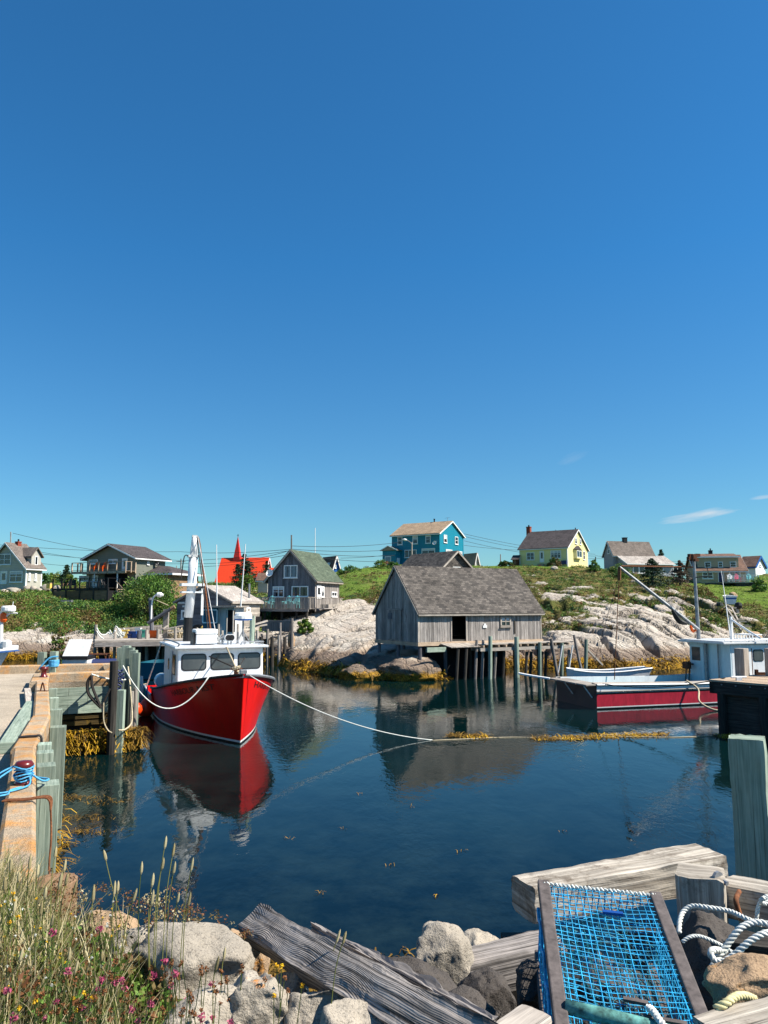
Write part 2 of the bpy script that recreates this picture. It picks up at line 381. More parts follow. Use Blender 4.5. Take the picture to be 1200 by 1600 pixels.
        s.face(tuple(reversed(a)) if flip else a, list(reversed(pu)) if flip else pu, mat, r); s.face(b if flip else tuple(reversed(b)), pu if flip else list(reversed(pu)), mat, r)
        for k in range(n):
            k2 = (k + 1) % n; l = (poly[k2] - poly[k]).length; h = d.length
            q = (i0 + k, i0 + k2, i0 + n + k2, i0 + n + k); u = [(0, 0), (l, 0), (l, h), (0, h)]
            if not flip: q = tuple(reversed(q)); u = list(reversed(u))
            s.face(q, u, mat, r)
        return s
    def build(s, name, mats, parent=None, loc=None, rotz=0, smooth=False, bevel=0):
        me = bpy.data.meshes.new(name); me.from_pydata([tuple(v) for v in s.v], [], s.f)
        uvl = me.uv_layers.new(name='UVMap'); uvl.data.foreach_set('uv', np.array(s.uv, dtype=np.float32).ravel())
        at = me.attributes.new('rnd', 'FLOAT', 'FACE'); at.data.foreach_set('value', np.array(s.r, dtype=np.float32))
        for m in (mats if isinstance(mats, (list, tuple)) else [mats]): me.materials.append(M[m] if isinstance(m, str) else m)
        me.polygons.foreach_set('material_index', np.array(s.m, dtype=np.int32))
        if smooth: me.polygons.foreach_set('use_smooth', np.ones(len(s.f), dtype=bool))
        me.update(); o = bpy.data.objects.new(name, me); COL.objects.link(o)
        if parent is not None: o.parent = parent
        if loc is not None: o.location = loc
        o.rotation_euler.z = rotz
        if bevel:
            b = o.modifiers.new('bevel', 'BEVEL'); b.width = bevel; b.segments = 2; b.limit_method = 'ANGLE'
        return o

def tag(o, label=None, cat=None, group=None, kind=None):
    if label: o['label'] = label
    if cat: o['category'] = cat
    if group: o['group'] = group
    if kind: o['kind'] = kind
    return o
def thing(name, label, cat, loc=(0, 0, 0), rotz=0, group=None):
    o = bpy.data.objects.new(name, None); COL.objects.link(o); o.location = loc; o.rotation_euler.z = rotz
    o.empty_display_size = .2
    return tag(o, label, cat, group)
def base_shift(o):                         # put the object's origin at the bottom centre of its mesh
    me = o.data; n = len(me.vertices); a = np.empty(n * 3, dtype=np.float32); me.vertices.foreach_get('co', a); a = a.reshape(-1, 3)
    c = Vector(((a[:, 0].min() + a[:, 0].max()) / 2, (a[:, 1].min() + a[:, 1].max()) / 2, a[:, 2].min()))
    me.transform(Matrix.Translation(-c)); o.location = Vector(o.location) + c; return o
def single(mb, name, mats, label, cat, group=None, smooth=False, bevel=0):
    return tag(base_shift(mb.build(name, mats, smooth=smooth, bevel=bevel)), label, cat, group)

def sag(p0, p1, s, n=16):
    p0, p1 = Vector(p0), Vector(p1)
    return [p0.lerp(p1, t / n) - V(0, 0, 4 * s * (t / n) * (1 - t / n)) for t in range(n + 1)]
def smooth_path(pts, k=8):
    pts = [Vector(p) for p in pts]; out = []
    for i in range(len(pts) - 1):
        p0 = pts[max(i - 1, 0)]; p1 = pts[i]; p2 = pts[i + 1]; p3 = pts[min(i + 2, len(pts) - 1)]
        for j in range(k):
            t = j / k; out.append(.5 * ((2 * p1) + (p2 - p0) * t + (2 * p0 - 5 * p1 + 4 * p2 - p3) * t * t + (3 * p1 - p0 - 3 * p2 + p3) * t ** 3))
    return out + [pts[-1]]
def twist(mb, pts, rad, pitch, mat=0, n=6, k=3):      # laid rope of k strands
    pts = [Vector(p) for p in pts]; L = [0]
    for i in range(1, len(pts)): L.append(L[-1] + (pts[i] - pts[i - 1]).length)
    st = pitch / 9; N = max(3, int(L[-1] / st)); fine = []; j = 0
    for q in range(N + 1):
        l = L[-1] * q / N
        while j < len(pts) - 2 and L[j + 1] < l: j += 1
        t = (l - L[j]) / max(1e-9, L[j + 1] - L[j]); fine.append((pts[j].lerp(pts[j + 1], t), l))
    for kk in range(k):
        out = []; nx = None
        for q, (p, l) in enumerate(fine):
            tg = (fine[min(q + 1, N)][0] - fine[max(q - 1, 0)][0]).normalized()
            nx = tg.orthogonal().normalized() if nx is None else (nx - tg * nx.dot(tg)).normalized()
            a = 2 * math.pi * (l / pitch + kk / k); out.append(p + (nx * math.cos(a) + tg.cross(nx) * math.sin(a)) * rad * .52)
        mb.tube(out, rad * .52, n, mat)
    return mb

# ------------------------------------------------------------------ numpy noise
def _hash(ix, iy, seed):
    n = (ix.astype(np.int64) * 374761393 + iy.astype(np.int64) * 668265263 + seed * 1442695041) & 0x7fffffff
    n = ((n ^ (n >> 13)) * 1274126177) & 0x7fffffff
    return ((n ^ (n >> 16)) & 0xffff) / 65535.0
def vnoise(x, y, seed=0):
    ix, iy = np.floor(x), np.floor(y); fx, fy = x - ix, y - iy
    fx = fx * fx * (3 - 2 * fx); fy = fy * fy * (3 - 2 * fy)
    a, b, c, d = _hash(ix, iy, seed), _hash(ix + 1, iy, seed), _hash(ix, iy + 1, seed), _hash(ix + 1, iy + 1, seed)
    return (a * (1 - fx) + b * fx) * (1 - fy) + (c * (1 - fx) + d * fx) * fy
def fbm(x, y, o=4, seed=0):
    s = 0; a = .5; t = 0
    for k in range(o): s = s + a * vnoise(x, y, seed + k * 17); t += a; a *= .5; x = x * 2.03 + 5.1; y = y * 2.03 + 1.7
    return s / t
def worley(x, y, seed=0):
    ix, iy = np.floor(x), np.floor(y); f1 = np.full(x.shape, 9.0); f2 = np.full(x.shape, 9.0); idv = np.zeros(x.shape)
    for a in (-1, 0, 1):
        for b in (-1, 0, 1):
            cx, cy = ix + a, iy + b; hx = _hash(cx, cy, seed); d = np.hypot(cx + hx - x, cy + _hash(cx, cy, seed + 7) - y)
            lt = d < f1; f2 = np.where(lt, f1, np.minimum(f2, d)); idv = np.where(lt, _hash(cx, cy, seed + 99), idv); f1 = np.where(lt, d, f1)
    return f1, f2, idv
def sstep(a, b, x):
    t = np.clip((x - a) / (b - a), 0, 1); return t * t * (3 - 2 * t)

def np_mesh(name, verts, faces, mats, mi=None, rv=None, parent=None, smooth=False, attrs=None):
    me = bpy.data.meshes.new(name); nv, nf, k = len(verts), len(faces), faces.shape[1]
    me.vertices.add(nv); me.vertices.foreach_set('co', np.asarray(verts, dtype=np.float32).ravel())
    me.loops.add(nf * k); me.loops.foreach_set('vertex_index', faces.astype(np.int32).ravel())
    me.polygons.add(nf); me.polygons.foreach_set('loop_start', np.arange(0, nf * k, k, dtype=np.int32))
    for m in mats: me.materials.append(M[m] if isinstance(m, str) else m)
    if mi is not None: me.polygons.foreach_set('material_index', mi.astype(np.int32))
    if rv is not None: me.attributes.new('rnd', 'FLOAT', 'FACE').data.foreach_set('value', rv.astype(np.float32))
    for a, vals in (attrs or {}).items(): me.attributes.new(a, 'FLOAT', 'POINT').data.foreach_set('value', vals.astype(np.float32))
    if smooth: me.polygons.foreach_set('use_smooth', np.ones(nf, dtype=bool))
    me.update(calc_edges=True); me.validate(); o = bpy.data.objects.new(name, me); COL.objects.link(o)
    if parent is not None: o.parent = parent
    return o

NR = np.random.RandomState(5)
def leaves(centers, size, up=.35):
    """one bent-diamond leaf per centre: returns verts (4n,3), faces (n,4)"""
    n = len(centers); a = NR.normal(size=(n, 3)); a /= np.linalg.norm(a, axis=1)[:, None]
    b = NR.normal(size=(n, 3)); b[:, 2] += up; b -= a * (a * b).sum(1)[:, None]; b /= np.linalg.norm(b, axis=1)[:, None]
    s = (np.asarray(size) * NR.uniform(.6, 1.3, n))[:, None]
    v = np.stack([centers - a * s, centers - b * s * .55, centers + a * s, centers + b * s * .55], 1).reshape(-1, 3)
    return v, np.arange(4 * n).reshape(-1, 4)
def clumps(cent, rad, per, size, nm):
    """leaf positions in ellipsoidal clumps; returns leaf centres, sizes, material index, random value"""
    n = len(cent); tot = n * per; d = NR.normal(size=(tot, 3)); d /= np.linalg.norm(d, axis=1)[:, None]
    r = NR.uniform(.25, 1, tot) ** .5; rad = np.asarray(rad); rr = np.repeat(rad, per, 0)
    if rr.ndim == 1: rr = np.stack([rr, rr, rr * .75], 1)
    c = np.repeat(cent, per, 0) + d * r[:, None] * rr
    mi = np.repeat(nm, per); rv = np.clip(np.repeat(NR.uniform(0, .7, n), per) + NR.uniform(0, .3, tot), 0, 1)
    return c, np.full(tot, size), mi, rv
# ================================================================== WATER
n = NM('harbour_water')
wv = n.world()
n1 = n.noise(n.world((1, .55, 1)), 1.1, 3, .55, .4); n2 = n.noise(n.world((1, .5, 1)), 5.5, 3, .6, .3); n3 = n.noise(n.world((.5, .16, 1)), .55, 3, .6)
calm = n.ramp(n3, [(.40, .12), (.62, 1.0)])
n.bump(n.math('ADD', n.math('MULTIPLY', n1, .5), n.math('MULTIPLY', n.math('MULTIPLY', n2, calm), .5)), .16, .11)
g_ = n.node('ShaderNodeNewGeometry'); sp_ = n.node('ShaderNodeSeparateXYZ'); n.L(g_.outputs['Position'], sp_.inputs[0])
bed = n.noise(n.world((1, 1, 1)), .9, 6, .72); bed2 = n.noise(n.world((1, 1, 1)), .16, 3, .6)
nearw = n.node('ShaderNodeMapRange'); nearw.inputs['From Min'].default_value = 11; nearw.inputs['From Max'].default_value = 27
n.L(sp_.outputs[1], nearw.inputs['Value'])
deep = n.mix(n.ramp(bed2, [(.35, 0), (.65, 1)]), (.0008, .0075, .0085), (.0014, .0125, .0130))
shal = n.mix(n.ramp(n.math('ADD', n.math('MULTIPLY', bed, .75), n.math('MULTIPLY', bed2, .25)), [(.42, 0), (.60, 1)]), (.0003, .0010, .0012), (.0085, .0150, .0130))
n.out(n.mix(nearw.outputs[0], n.mix(.85, deep, shal), deep), .025, spec=.4); n.b.inputs['IOR'].default_value = 1.333
mb = MB()
for j in range(24):
    for i in range(24):
        x0, y0 = -300 + i * 25, -20 + j * 14
        mb.quad((x0, y0, 0), (x0 + 25, y0, 0), (x0 + 25, y0 + 14, 0), (x0, y0 + 14, 0), 0)
tag(mb.build('water', n.m), 'still dark blue harbour water', None, None, 'structure')

# ================================================================== LAND (far shore), as a height field over azimuth and depth
KP = 1208.7
def ysh(py): return H * KP / (py - YH)
# px: shoreline row, then five (row, depth, vegetation, lawn)
LAND = {
 -300: (1030, [(1005, 67, .1, 0), (988, 70, .8, 0), (938, 84, 1, .2), (920, 96, 1, 1), (912, 110, 1, 1)]),
 0:   (1031, [(1004, 67, .05, 0), (986, 70, .8, 0), (934, 83, 1, 0), (921, 93, 1, 1), (912, 108, 1, 1)]),
 60:  (1030, [(1003, 67, .0, 0), (990, 69, .45, 0), (934, 83, 1, 0), (920, 93, 1, 1), (910, 110, 1, .6)]),
 110: (1030, [(1008, 66, .05, 0), (988, 70, .7, 0), (953, 80, 1, .1), (943, 85, 1, .8), (910, 108, 1, .4)]),
 190: (1030, [(1008, 66, .3, 0), (985, 70, 1, 0), (957, 79, .9, .1), (945, 84, .9, .2), (905, 108, 1, 0)]),
 290: (1030, [(1010, 68, .5, 0), (985, 73, 1, 0), (948, 84, 1, .1), (922, 105, 1, .3), (908, 140, 1, .2)]),
 350: (1034, [(1012, 67, .4, 0), (988, 72, .7, 0), (950, 82, .9, 0), (922, 110, .8, .3), (911, 180, 1, .2)]),
 410: (1034, [(1012, 66, .1, 0), (985, 70, .3, 0), (958, 78, .7, 0), (925, 110, .6, .3), (908, 170, 1, .3)]),
 455: (1043, [(1020, 61.5, 0, 0), (984, 67, .0, 0), (958, 76, .2, 0), (925, 110, .8, .3), (905, 160, 1, .3)]),
 500: (1050, [(1025, 58, 0, 0), (984, 65, .0, 0), (960, 74, .05, 0), (930, 92, .9, .3), (897, 130, 1, .6)]),
 545: (1057, [(1030, 55, 0, 0), (990, 63, .15, 0), (955, 74, .15, 0), (930, 86, 1, .7), (890, 118, 1, .5)]),
 590: (1061, [(1036, 52.6, 0, 0), (1000, 60, .0, 0), (958, 72, .1, 0), (930, 84, .9, .5), (884, 118, 1, .6)]),
 640: (1062, [(1035, 52, 0, 0), (1008, 58, .05, 0), (968, 72, .2, 0), (925, 88, 1, .5), (882, 122, 1, .6)]),
 685: (1059, [(1032, 52.5, 0, 0), (1018, 58, .0, 0), (980, 70, .2, 0), (915, 96, 1, .4), (882, 126, 1, .6)]),
 705: (1043, [(1024, 61, 0, 0), (1000, 67, .0, 0), (970, 76, .3, 0), (910, 100, .9, .4), (882, 127, 1, .6)]),
 800: (1042, [(1024, 61.5, 0, 0), (990, 68, .2, 0), (950, 80, .4, 0), (908, 104, .7, .2), (884, 128, .7, .5)]),
 850: (1042, [(1022, 62, 0, 0), (985, 68, .45, 0), (940, 83, .4, 0), (908, 104, .7, 0), (884, 128, .8, .6)]),
 900: (1044, [(1022, 61, 0, 0), (985, 67, .32, 0), (940, 82, .34, 0), (908, 104, .75, 0), (884, 130, .9, .5)]),
 950: (1046, [(1024, 60, 0, 0), (985, 67, .12, 0), (942, 82, .36, 0), (910, 104, .62, 0), (890, 134, 1, .2)]),
 1000: (1045, [(1025, 60, 0, 0), (985, 67, .05, 0), (942, 83, .45, 0), (916, 102, .75, 0), (897, 134, 1, .2)]),
 1050: (1044, [(1026, 61, 0, 0), (988, 69, .1, 0), (945, 83, .3, 0), (920, 100, .8, 0), (902, 124, 1, .3)]),
 1090: (1040, [(1020, 63, .0, 0), (990, 71, .5, 0), (952, 84, .2, 0), (928, 98, .9, .4), (909, 116, 1, .8)]),
 1130: (1036, [(1015, 66, .1, 0), (990, 73, .6, 0), (955, 86, .3, 0), (930, 100, 1, 1), (911, 116, 1, 1)]),
 1165: (1032, [(1012, 70, .2, 0), (988, 76, .6, 0), (962, 86, .35, .1), (930, 102, 1, 1), (905, 118, 1, 1)]),
 1200: (1030, [(1010, 72, .2, 0), (988, 77, .6, 0), (965, 86, .5, .3), (930, 102, 1, 1), (897, 122, .9, .5)]),
 1500: (1030, [(1010, 72, .2, 0), (988, 77, .6, 0), (965, 86, .5, .3), (930, 102, 1, 1), (895, 122, .9, .5)]),
}
pxs = np.array(sorted(LAND)); NC = 760
cpx = np.linspace(-280, 1480, NC)
rows = []
for p in pxs:
    s_, L_ = LAND[p]; ys = ysh(s_); L_ = [list(q) for q in L_]; L_[0][1] = max(L_[0][1], ys + 2.2); L_[1][1] = max(L_[1][1], L_[0][1] + 2.6)
    r = [(ys - 9, -3.0, 0, 0), (ys, -.02, 0, 0)]
    r += [(Y, H + (YH - py) / KP * Y, vg, lw) for py, Y, vg, lw in L_]
    zc, Yc = r[-1][1], r[-1][0]
    r += [(Yc + 25, zc + .15 * 25 * (zc - H) / Yc, 1, .3), (Yc + 80, zc - 1.0, 1, .2), (430, 7.0, 1, .2)]
    rows.append(r)
rows = np.array(rows)                                   # cols x rows x 4
ctl = np.stack([[np.interp(cpx, pxs, rows[:, i, q]) for q in range(4)] for i in range(rows.shape[1])], 0)   # rows x 4 x cols
ker = np.exp(-np.linspace(-2, 2, 13) ** 2); ker /= ker.sum()
for i in range(ctl.shape[0]):
    for q in range(4): ctl[i, q] = np.convolve(np.pad(ctl[i, q], 6, 'edge'), ker, 'valid')
sub = [10, 30, 55, 60, 60, 60, 14, 14, 12]
tt = np.concatenate([i + np.arange(s) / s for i, s in enumerate(sub)] + [[len(sub)]])
def rowinterp(q):
    return np.stack([np.interp(tt, np.arange(ctl.shape[0]), ctl[:, q, c]) for c in range(NC)], 1)
GY, GZ, GV, GL = (rowinterp(q) for q in range(4))
sm = np.exp(-np.linspace(-2, 2, 15) ** 2); sm /= sm.sum()
def rsm(a): return np.stack([np.convolve(np.pad(a[:, c], 7, 'edge'), sm, 'valid') for c in range(NC)], 1)
GZ0 = rsm(GZ); GV = rsm(GV); GL = rsm(GL)
KX = (cpx - 600) / KP
GX = GY * KX[None, :]
# granite domes split by slanting joints, then smaller ones
left = sstep(720, 640, cpx)[None, :] * np.ones_like(GX)
def cells(s, an, st, seed, jit):
    a = math.radians(an); u = (GX * math.cos(a) + GY * math.sin(a)) / (s * st); v = (-GX * math.sin(a) + GY * math.cos(a)) / s
    wx = fbm(GX / s * .8, GY / s * .8, 3, seed + 50) - .5; wy = fbm(GX / s * .8 + 9, GY / s * .8, 3, seed + 60) - .5
    f1, f2, idv = worley(u + wx * jit, v + wy * jit, seed); return f2 - f1, idv
eA, iA = cells(4.6, -52, 2.6, 3, .9); eB, iB = cells(1.5, -55, 3.0, 11, .9)
eC, iC = cells(6.5, 48, 3.0, 5, .7); eD, iD = cells(1.7, 46, 5.0, 21, .6)
domeA = np.where(left > .5, sstep(0, .14, eC), sstep(0, .17, eA)); domeB = np.where(left > .5, sstep(0, .07, eD), sstep(0, .10, eB))
idA = np.where(left > .5, iC, iA)
rocky = np.clip(1 - GV, 0, 1); shore_up = sstep(.0, 1.6, GZ0); inland = sstep(150, 118, GY)
crack_n = fbm(GX / 3.0, GY / 3.0, 4, 77)
vegm = GV + (fbm(GX / 2.6, GY / 3.4, 4, 31) - .5) * 1.15 + (1 - sstep(0, .30, np.where(left > .5, eC, eA))) * np.where(left > .5, .15, .62) + (fbm(GX / .5, GY / .7, 2, 12) - .5) * .35
vegm = sstep(.46, .60, vegm + .11 * (1 - left) * sstep(2.2, 3.4, tt)[:, None]) * sstep(1.5, 2.3, GZ0 + (crack_n - .5))
vegm = np.where(GV > .97, np.maximum(vegm, sstep(.22, .34, fbm(GX / 4, GY / 5, 3, 8))), vegm)
amp = np.where(left > .5, .55, 1.25) * (.35 + .65 * shore_up) * inland
disp = rocky * 0 + amp * (domeA - .62) * np.clip(rocky + .35, 0, 1) + (idA - .5) * .7 * amp * np.clip(rocky + .2, 0, 1) * sstep(0, .25, np.where(left > .5, eC, eA)) \
     + np.where(left > .5, .2, .34) * (domeB - .7) * inland * np.clip(rocky + .1, 0, 1) + (fbm(GX / 5, GY / 5, 4, 41) - .5) * .9 * inland + (fbm(GX / .7, GY / .7, 4, 43) - .5) * np.where(left > .5, .10, .22) * inland
slab = np.where(left > .5, (iD - .5) * .20 * sstep(0, .05, eD), (iB - .5) * .62 * sstep(0, .07, eB)) * inland * np.clip(rocky, 0, 1) * sstep(-.2, 1.0, GZ0)
disp = disp + slab
disp *= np.clip(1 - .85 * GL, .1, 1)
disp -= .12 * vegm
wl = sstep(-.4, .5, GZ0)
GZ = GZ0 + disp * np.where(GZ0 < 1.2, .25 + .75 * sstep(-.2, 1.2, GZ0), 1.0)
lawnm = sstep(.38, .6, GL + (fbm(GX / 3, GY / 4, 3, 91) - .5) * .7) * vegm
crk = 1 - np.minimum(sstep(.0, .07, np.where(left > .5, eC, eA)), .25 + .75 * sstep(.0, .06, np.where(left > .5, eD, eB)))
crk *= sstep(.38, .55, crack_n) * .75 + .25
verts = np.stack([GX, GY, GZ], -1).reshape(-1, 3); NRW = GX.shape[0]
ii, jj = np.meshgrid(np.arange(NRW - 1), np.arange(NC - 1), indexing='ij')
faces = np.stack([ii * NC + jj, ii * NC + jj + 1, (ii + 1) * NC + jj + 1, (ii + 1) * NC + jj], -1).reshape(-1, 4)
# land material: granite, dark tidal band, golden weed at the waterline, turf and lawn where vegetation grows
n = NM('shore_land'); c = n.world(); g_ = n.node('ShaderNodeNewGeometry'); s_ = n.node('ShaderNodeSeparateXYZ'); n.L(g_.outputs['Position'], s_.inputs[0])
a = n.noise(c, 2.6, 6, .75); b = n.noise(c, .45, 5, .7); d = n.noise(c, 9.0, 4, .75)
rock = n.mix(n.ramp(b, [(.3, 0), (.68, 1)]), (.47, .395, .325), (.66, .60, .51))
rock = n.mix(n.ramp(a, [(.34, .6), (.47, 0)]), rock, (.34, .29, .25)); rock = n.mix(n.ramp(d, [(.32, .6), (.42, 0)]), rock, (.26, .22, .19))
l1 = n.noise(c, .8, 6, .8); rock = n.mix(n.ramp(l1, [(.64, 0), (.72, .6)]), rock, (.17, .14, .12))
rock = n.mix(n.math('MULTIPLY', n.attr('crack'), .92), rock, (.05, .042, .03))
def joints(rot, scx, scy, w_, seed):
    mp = n.node('ShaderNodeMapping'); mp.inputs['Rotation'].default_value = (0, 0, math.radians(rot)); mp.inputs['Location'].default_value = (seed, seed * 2, 0); n.L(c, mp.inputs[0])
    m2 = n.node('ShaderNodeMapping'); m2.inputs['Scale'].default_value = (scx, scy, .0); n.L(mp.outputs[0], m2.inputs[0])
    wn = n.node('ShaderNodeTexNoise'); wn.inputs['Scale'].default_value = .55; wn.inputs['Detail'].default_value = 5; wn.inputs['Roughness'].default_value = .65; n.L(c, wn.inputs['Vector'])
    ad = n.node('ShaderNodeMix'); ad.data_type = 'RGBA'; ad.blend_type = 'LINEAR_LIGHT'; ad.inputs[0].default_value = .38; n.L(m2.outputs[0], ad.inputs[6]); n.L(wn.outputs[1], ad.inputs[7])
    vo = n.node('ShaderNodeTexVoronoi'); vo.feature = 'DISTANCE_TO_EDGE'; vo.inputs['Scale'].default_value = 1; n.L(ad.outputs[2], vo.inputs['Vector']); return n.ramp(vo.outputs['Distance'], [(0, 0), (w_, 1)])
j1 = joints(52, .13, .42, .030, 0); j2 = joints(40, .33, 1.15, .045, 5)
gate = n.ramp(n.noise(c, .35, 3, .6), [(.42, .15), (.6, 1)])
cen = n.math('SUBTRACT', 1.0, n.math('MULTIPLY', n.attr('center'), .65))
rock = n.mix(n.math('MULTIPLY', n.math('MULTIPLY', n.math('SUBTRACT', 1.0, j1), .9), cen), rock, (.06, .05, .038)); rock = n.mix(n.math('MULTIPLY', n.math('MULTIPLY', n.math('MULTIPLY', n.math('SUBTRACT', 1.0, j2), .6), cen), gate), rock, (.075, .062, .05))
zz = n.math('ADD', s_.outputs[2], n.math('MULTIPLY', n.math('SUBTRACT', b, .5), 1.1))
zz = n.math('ADD', zz, n.math('MULTIPLY', n.math('SUBTRACT', a, .5), .5))
tid = n.ramp(n.math('DIVIDE', zz, 3.0), [(.20, (.10, .075, .055)), (.34, (.16, .12, .10)), (.42, (.19, .15, .13)), (.49, (.60, .47, .34)), (.62, (1, 1, 1))])
tidf = n.ramp(n.math('DIVIDE', zz, 3.0), [(.43, 1), (.55, 0)])
rock = n.mix(n.math('MULTIPLY', tidf, .92), rock, n.mix(n.ramp(d, [(.3, 0), (.7, 1)]), tid, (.34, .25, .18)))
wdf = n.ramp(n.math('DIVIDE', n.math('ADD', s_.outputs[2], n.math('MULTIPLY', n.math('SUBTRACT', a, .5), 1.0)), 1.0), [(.42, 1), (.62, 0)])
rock = n.mix(n.math('MULTIPLY', wdf, .9), rock, n.mix(n.ramp(d, [(.35, 0), (.6, 1)]), (.13, .07, .012), (.50, .27, .015)))
turf = n.mix(n.ramp(a, [(.3, 0), (.7, 1)]), (.055, .075, .018), (.16, .16, .045)); turf = n.mix(n.ramp(b, [(.45, 0), (.62, .9)]), turf, (.26, .20, .07))
lawn = n.mix(n.ramp(a, [(.3, 0), (.7, 1)]), (.10, .17, .02), (.17, .25, .035)); lawn = n.mix(n.ramp(b, [(.52, 0), (.70, .8)]), lawn, (.30, .27, .09))
turf = n.mix(n.attr('lawn'), turf, lawn)
n.bump(n.math('ADD', n.math('ADD', n.math('MULTIPLY', j1, .9), n.math('MULTIPLY', j2, .5)), n.math('ADD', n.math('MULTIPLY', a, 1.0), n.math('MULTIPLY', d, .7))), 1.0, .24)
n.out(n.mix(n.attr('veg'), rock, turf), .9, spec=.12); M['land'] = n.m
o = np_mesh('land', verts, faces, ['land'], smooth=True, attrs={'veg': vegm.ravel(), 'lawn': lawnm.ravel(), 'crack': crk.ravel(), 'center': left.ravel()})
tag(o, 'rocky granite shore rising to grassy hills', None, None, 'structure')

def ground(x, y):
    fc = np.clip(((x / y) * KP + 600 - cpx[0]) / (cpx[1] - cpx[0]), 0, NC - 1.001); c0 = int(fc)
    return float(np.interp(y, GY[:, c0], GZ[:, c0]))
def ground_px(px, Y): return Vector(((px - 600) / KP * Y, Y, ground((px - 600) / KP * Y, Y)))

# ================================================================== FORESHORE under the camera
NEAR = {  # px: z at depths
 -400: [3.1, 3.1, 3.06, 3.0, 2.9, 2.6, 2.0, -.5, -1.0, -1.5], 0: [3.1, 3.1, 3.08, 3.04, 2.95, 2.55, 1.6, .0, -.8, -1.5],
 57: [3.1, 3.1, 3.07, 3.0, 2.85, 2.2, 1.0, .0, -.8, -1.5], 150: [3.1, 3.1, 3.05, 2.95, 2.5, 1.8, 1.0, .3, -.1, -1.5],
 290: [3.1, 3.1, 3.0, 2.75, 2.2, 1.6, 1.0, .5, .1, -1.3], 430: [3.1, 3.08, 2.9, 2.5, 2.0, 1.4, .95, .6, .12, -1.3],
 560: [3.1, 3.05, 2.7, 2.2, 1.7, 1.2, .8, .4, -.1, -1.3], 700: [3.1, 3.05, 2.65, 2.1, 1.6, 1.0, .5, .1, -.4, -1.5],
 850: [3.1, 3.05, 2.8, 2.3, 1.6, .8, .2, -.3, -.8, -1.5], 1050: [3.1, 3.05, 2.85, 2.3, 1.5, .6, .0, -.5, -.9, -1.5], 1200: [3.1, 3.05, 2.9, 2.35, 1.5, .5, .0, -.5, -.9, -1.5],
 1700: [3.1, 3.05, 2.9, 2.4, 1.5, .5, .0, -.5, -.9, -1.5]}
NYS = np.array([.3, 2.0, 3.0, 4.0, 5.0, 6.2, 7.4, 9.0, 11.0, 15.0]); npx = np.array(sorted(NEAR))
fpx = np.linspace(-400, 1700, 300); fY = np.concatenate([np.linspace(.3, 2, 12)[:-1], np.linspace(2, 8, 160)[:-1], np.linspace(8, 15, 60)])
tab = np.array([np.interp(fY, NYS, NEAR[p]) for p in npx]); FZ = np.stack([np.interp(fpx, npx, tab[:, r]) for r in range(len(fY))], 0)
FYg = fY[:, None] * np.ones_like(FZ); FX = FYg * (fpx[None, :] - 600) / 1250.0
FZ = FZ + (fbm(FX * 1.3, FYg * 1.3, 4, 61) - .5) * .35 + (fbm(FX * 7, FYg * 7, 3, 62) - .5) * .09
NF = len(fpx); ii, jj = np.meshgrid(np.arange(len(fY) - 1), np.arange(NF - 1), indexing='ij')
ff = np.stack([ii * NF + jj, ii * NF + jj + 1, (ii + 1) * NF + jj + 1, (ii + 1) * NF + jj], -1).reshape(-1, 4)
n = NM('bank_soil'); c = n.world(); g_ = n.node('ShaderNodeNewGeometry'); s_ = n.node('ShaderNodeSeparateXYZ'); n.L(g_.outputs['Position'], s_.inputs[0])
a = n.noise(c, 9, 5, .75); b = n.noise(c, 2, 4, .7)
soil = n.mix(n.ramp(a, [(.3, 0), (.7, 1)]), (.022, .018, .012), (.085, .068, .045))
wd = n.mix(n.ramp(a, [(.35, 0), (.65, 1)]), (.035, .022, .006), (.16, .10, .02))
n.bump(a, 1.0, .06); n.out(n.mix(n.ramp(n.math('ADD', s_.outputs[2], n.math('MULTIPLY', b, .5)), [(.9, 1), (1.0, 0)]), soil, wd), .95, spec=.1); M['soil'] = n.m
tag(np_mesh('shore_bank', np.stack([FX, FYg, FZ], -1).reshape(-1, 3), ff, ['soil'], smooth=True), 'dark soil bank falling to the water below the camera', None, None, 'structure')
def near_z(x, y):
    c_ = int(np.clip((x / y * 1250 + 600 - fpx[0]) / (fpx[1] - fpx[0]), 0, NF - 1)); return float(np.interp(y, fY, FZ[:, c_]))

# ================================================================== GROUND COVER
def scatter(mask, N, seed):
    rs = np.random.RandomState(seed); w = mask.ravel(); w = w / w.sum(); id_ = rs.choice(len(w), N, p=w)
    return verts[id_], id_
GM = ['leaf_green', 'leaf_dark', 'leaf_lime', 'leaf_olive', 'leaf_rust']
pxg = cpx[None, :] * np.ones_like(GX); rowt = tt[:, None] * np.ones_like(GX)
vis = (pxg > -30) & (pxg < 1240) & (rowt > 1.5) & (rowt < 6.3)
def cover(name, label, mask, N, seed, rmin, rmax, per, size, pick, lift=.25):
    c, id_ = scatter(mask, N, seed); c = c.astype(float).copy(); rs = np.random.RandomState(seed + 1)
    r = rs.uniform(rmin, rmax, N); r3 = np.stack([r * 1.25, r * 1.25, r * rs.uniform(.6, 1.0, N)], 1); c[:, 2] += r3[:, 2] * lift
    pn = fbm(c[:, 0] / 3.2, c[:, 1] / 3.2, 3, seed + 2) + rs.normal(0, .07, N)
    nm = pick(pn, c, rs); lc, ls, mi, rv = clumps(c, r3, per, size, nm); v, f = leaves(lc, ls, .9)
    tag(np_mesh(name, v, f, GM, mi, rv), label, None, None, 'stuff')
def pick_bank(pn, c, rs):
    m = np.where(pn > .58, 1, np.where(pn > .43, 0, np.where(pn > .37, 2, 3))); q = rs.uniform(size=len(m)); m = np.where(q > .965, 4, m); m = np.where(q < .16, 2, m); return m
mask = vegm * vis * (pxg < 460) * (1 - lawnm) * (rowt > 2.6) * (rowt < 5.9)
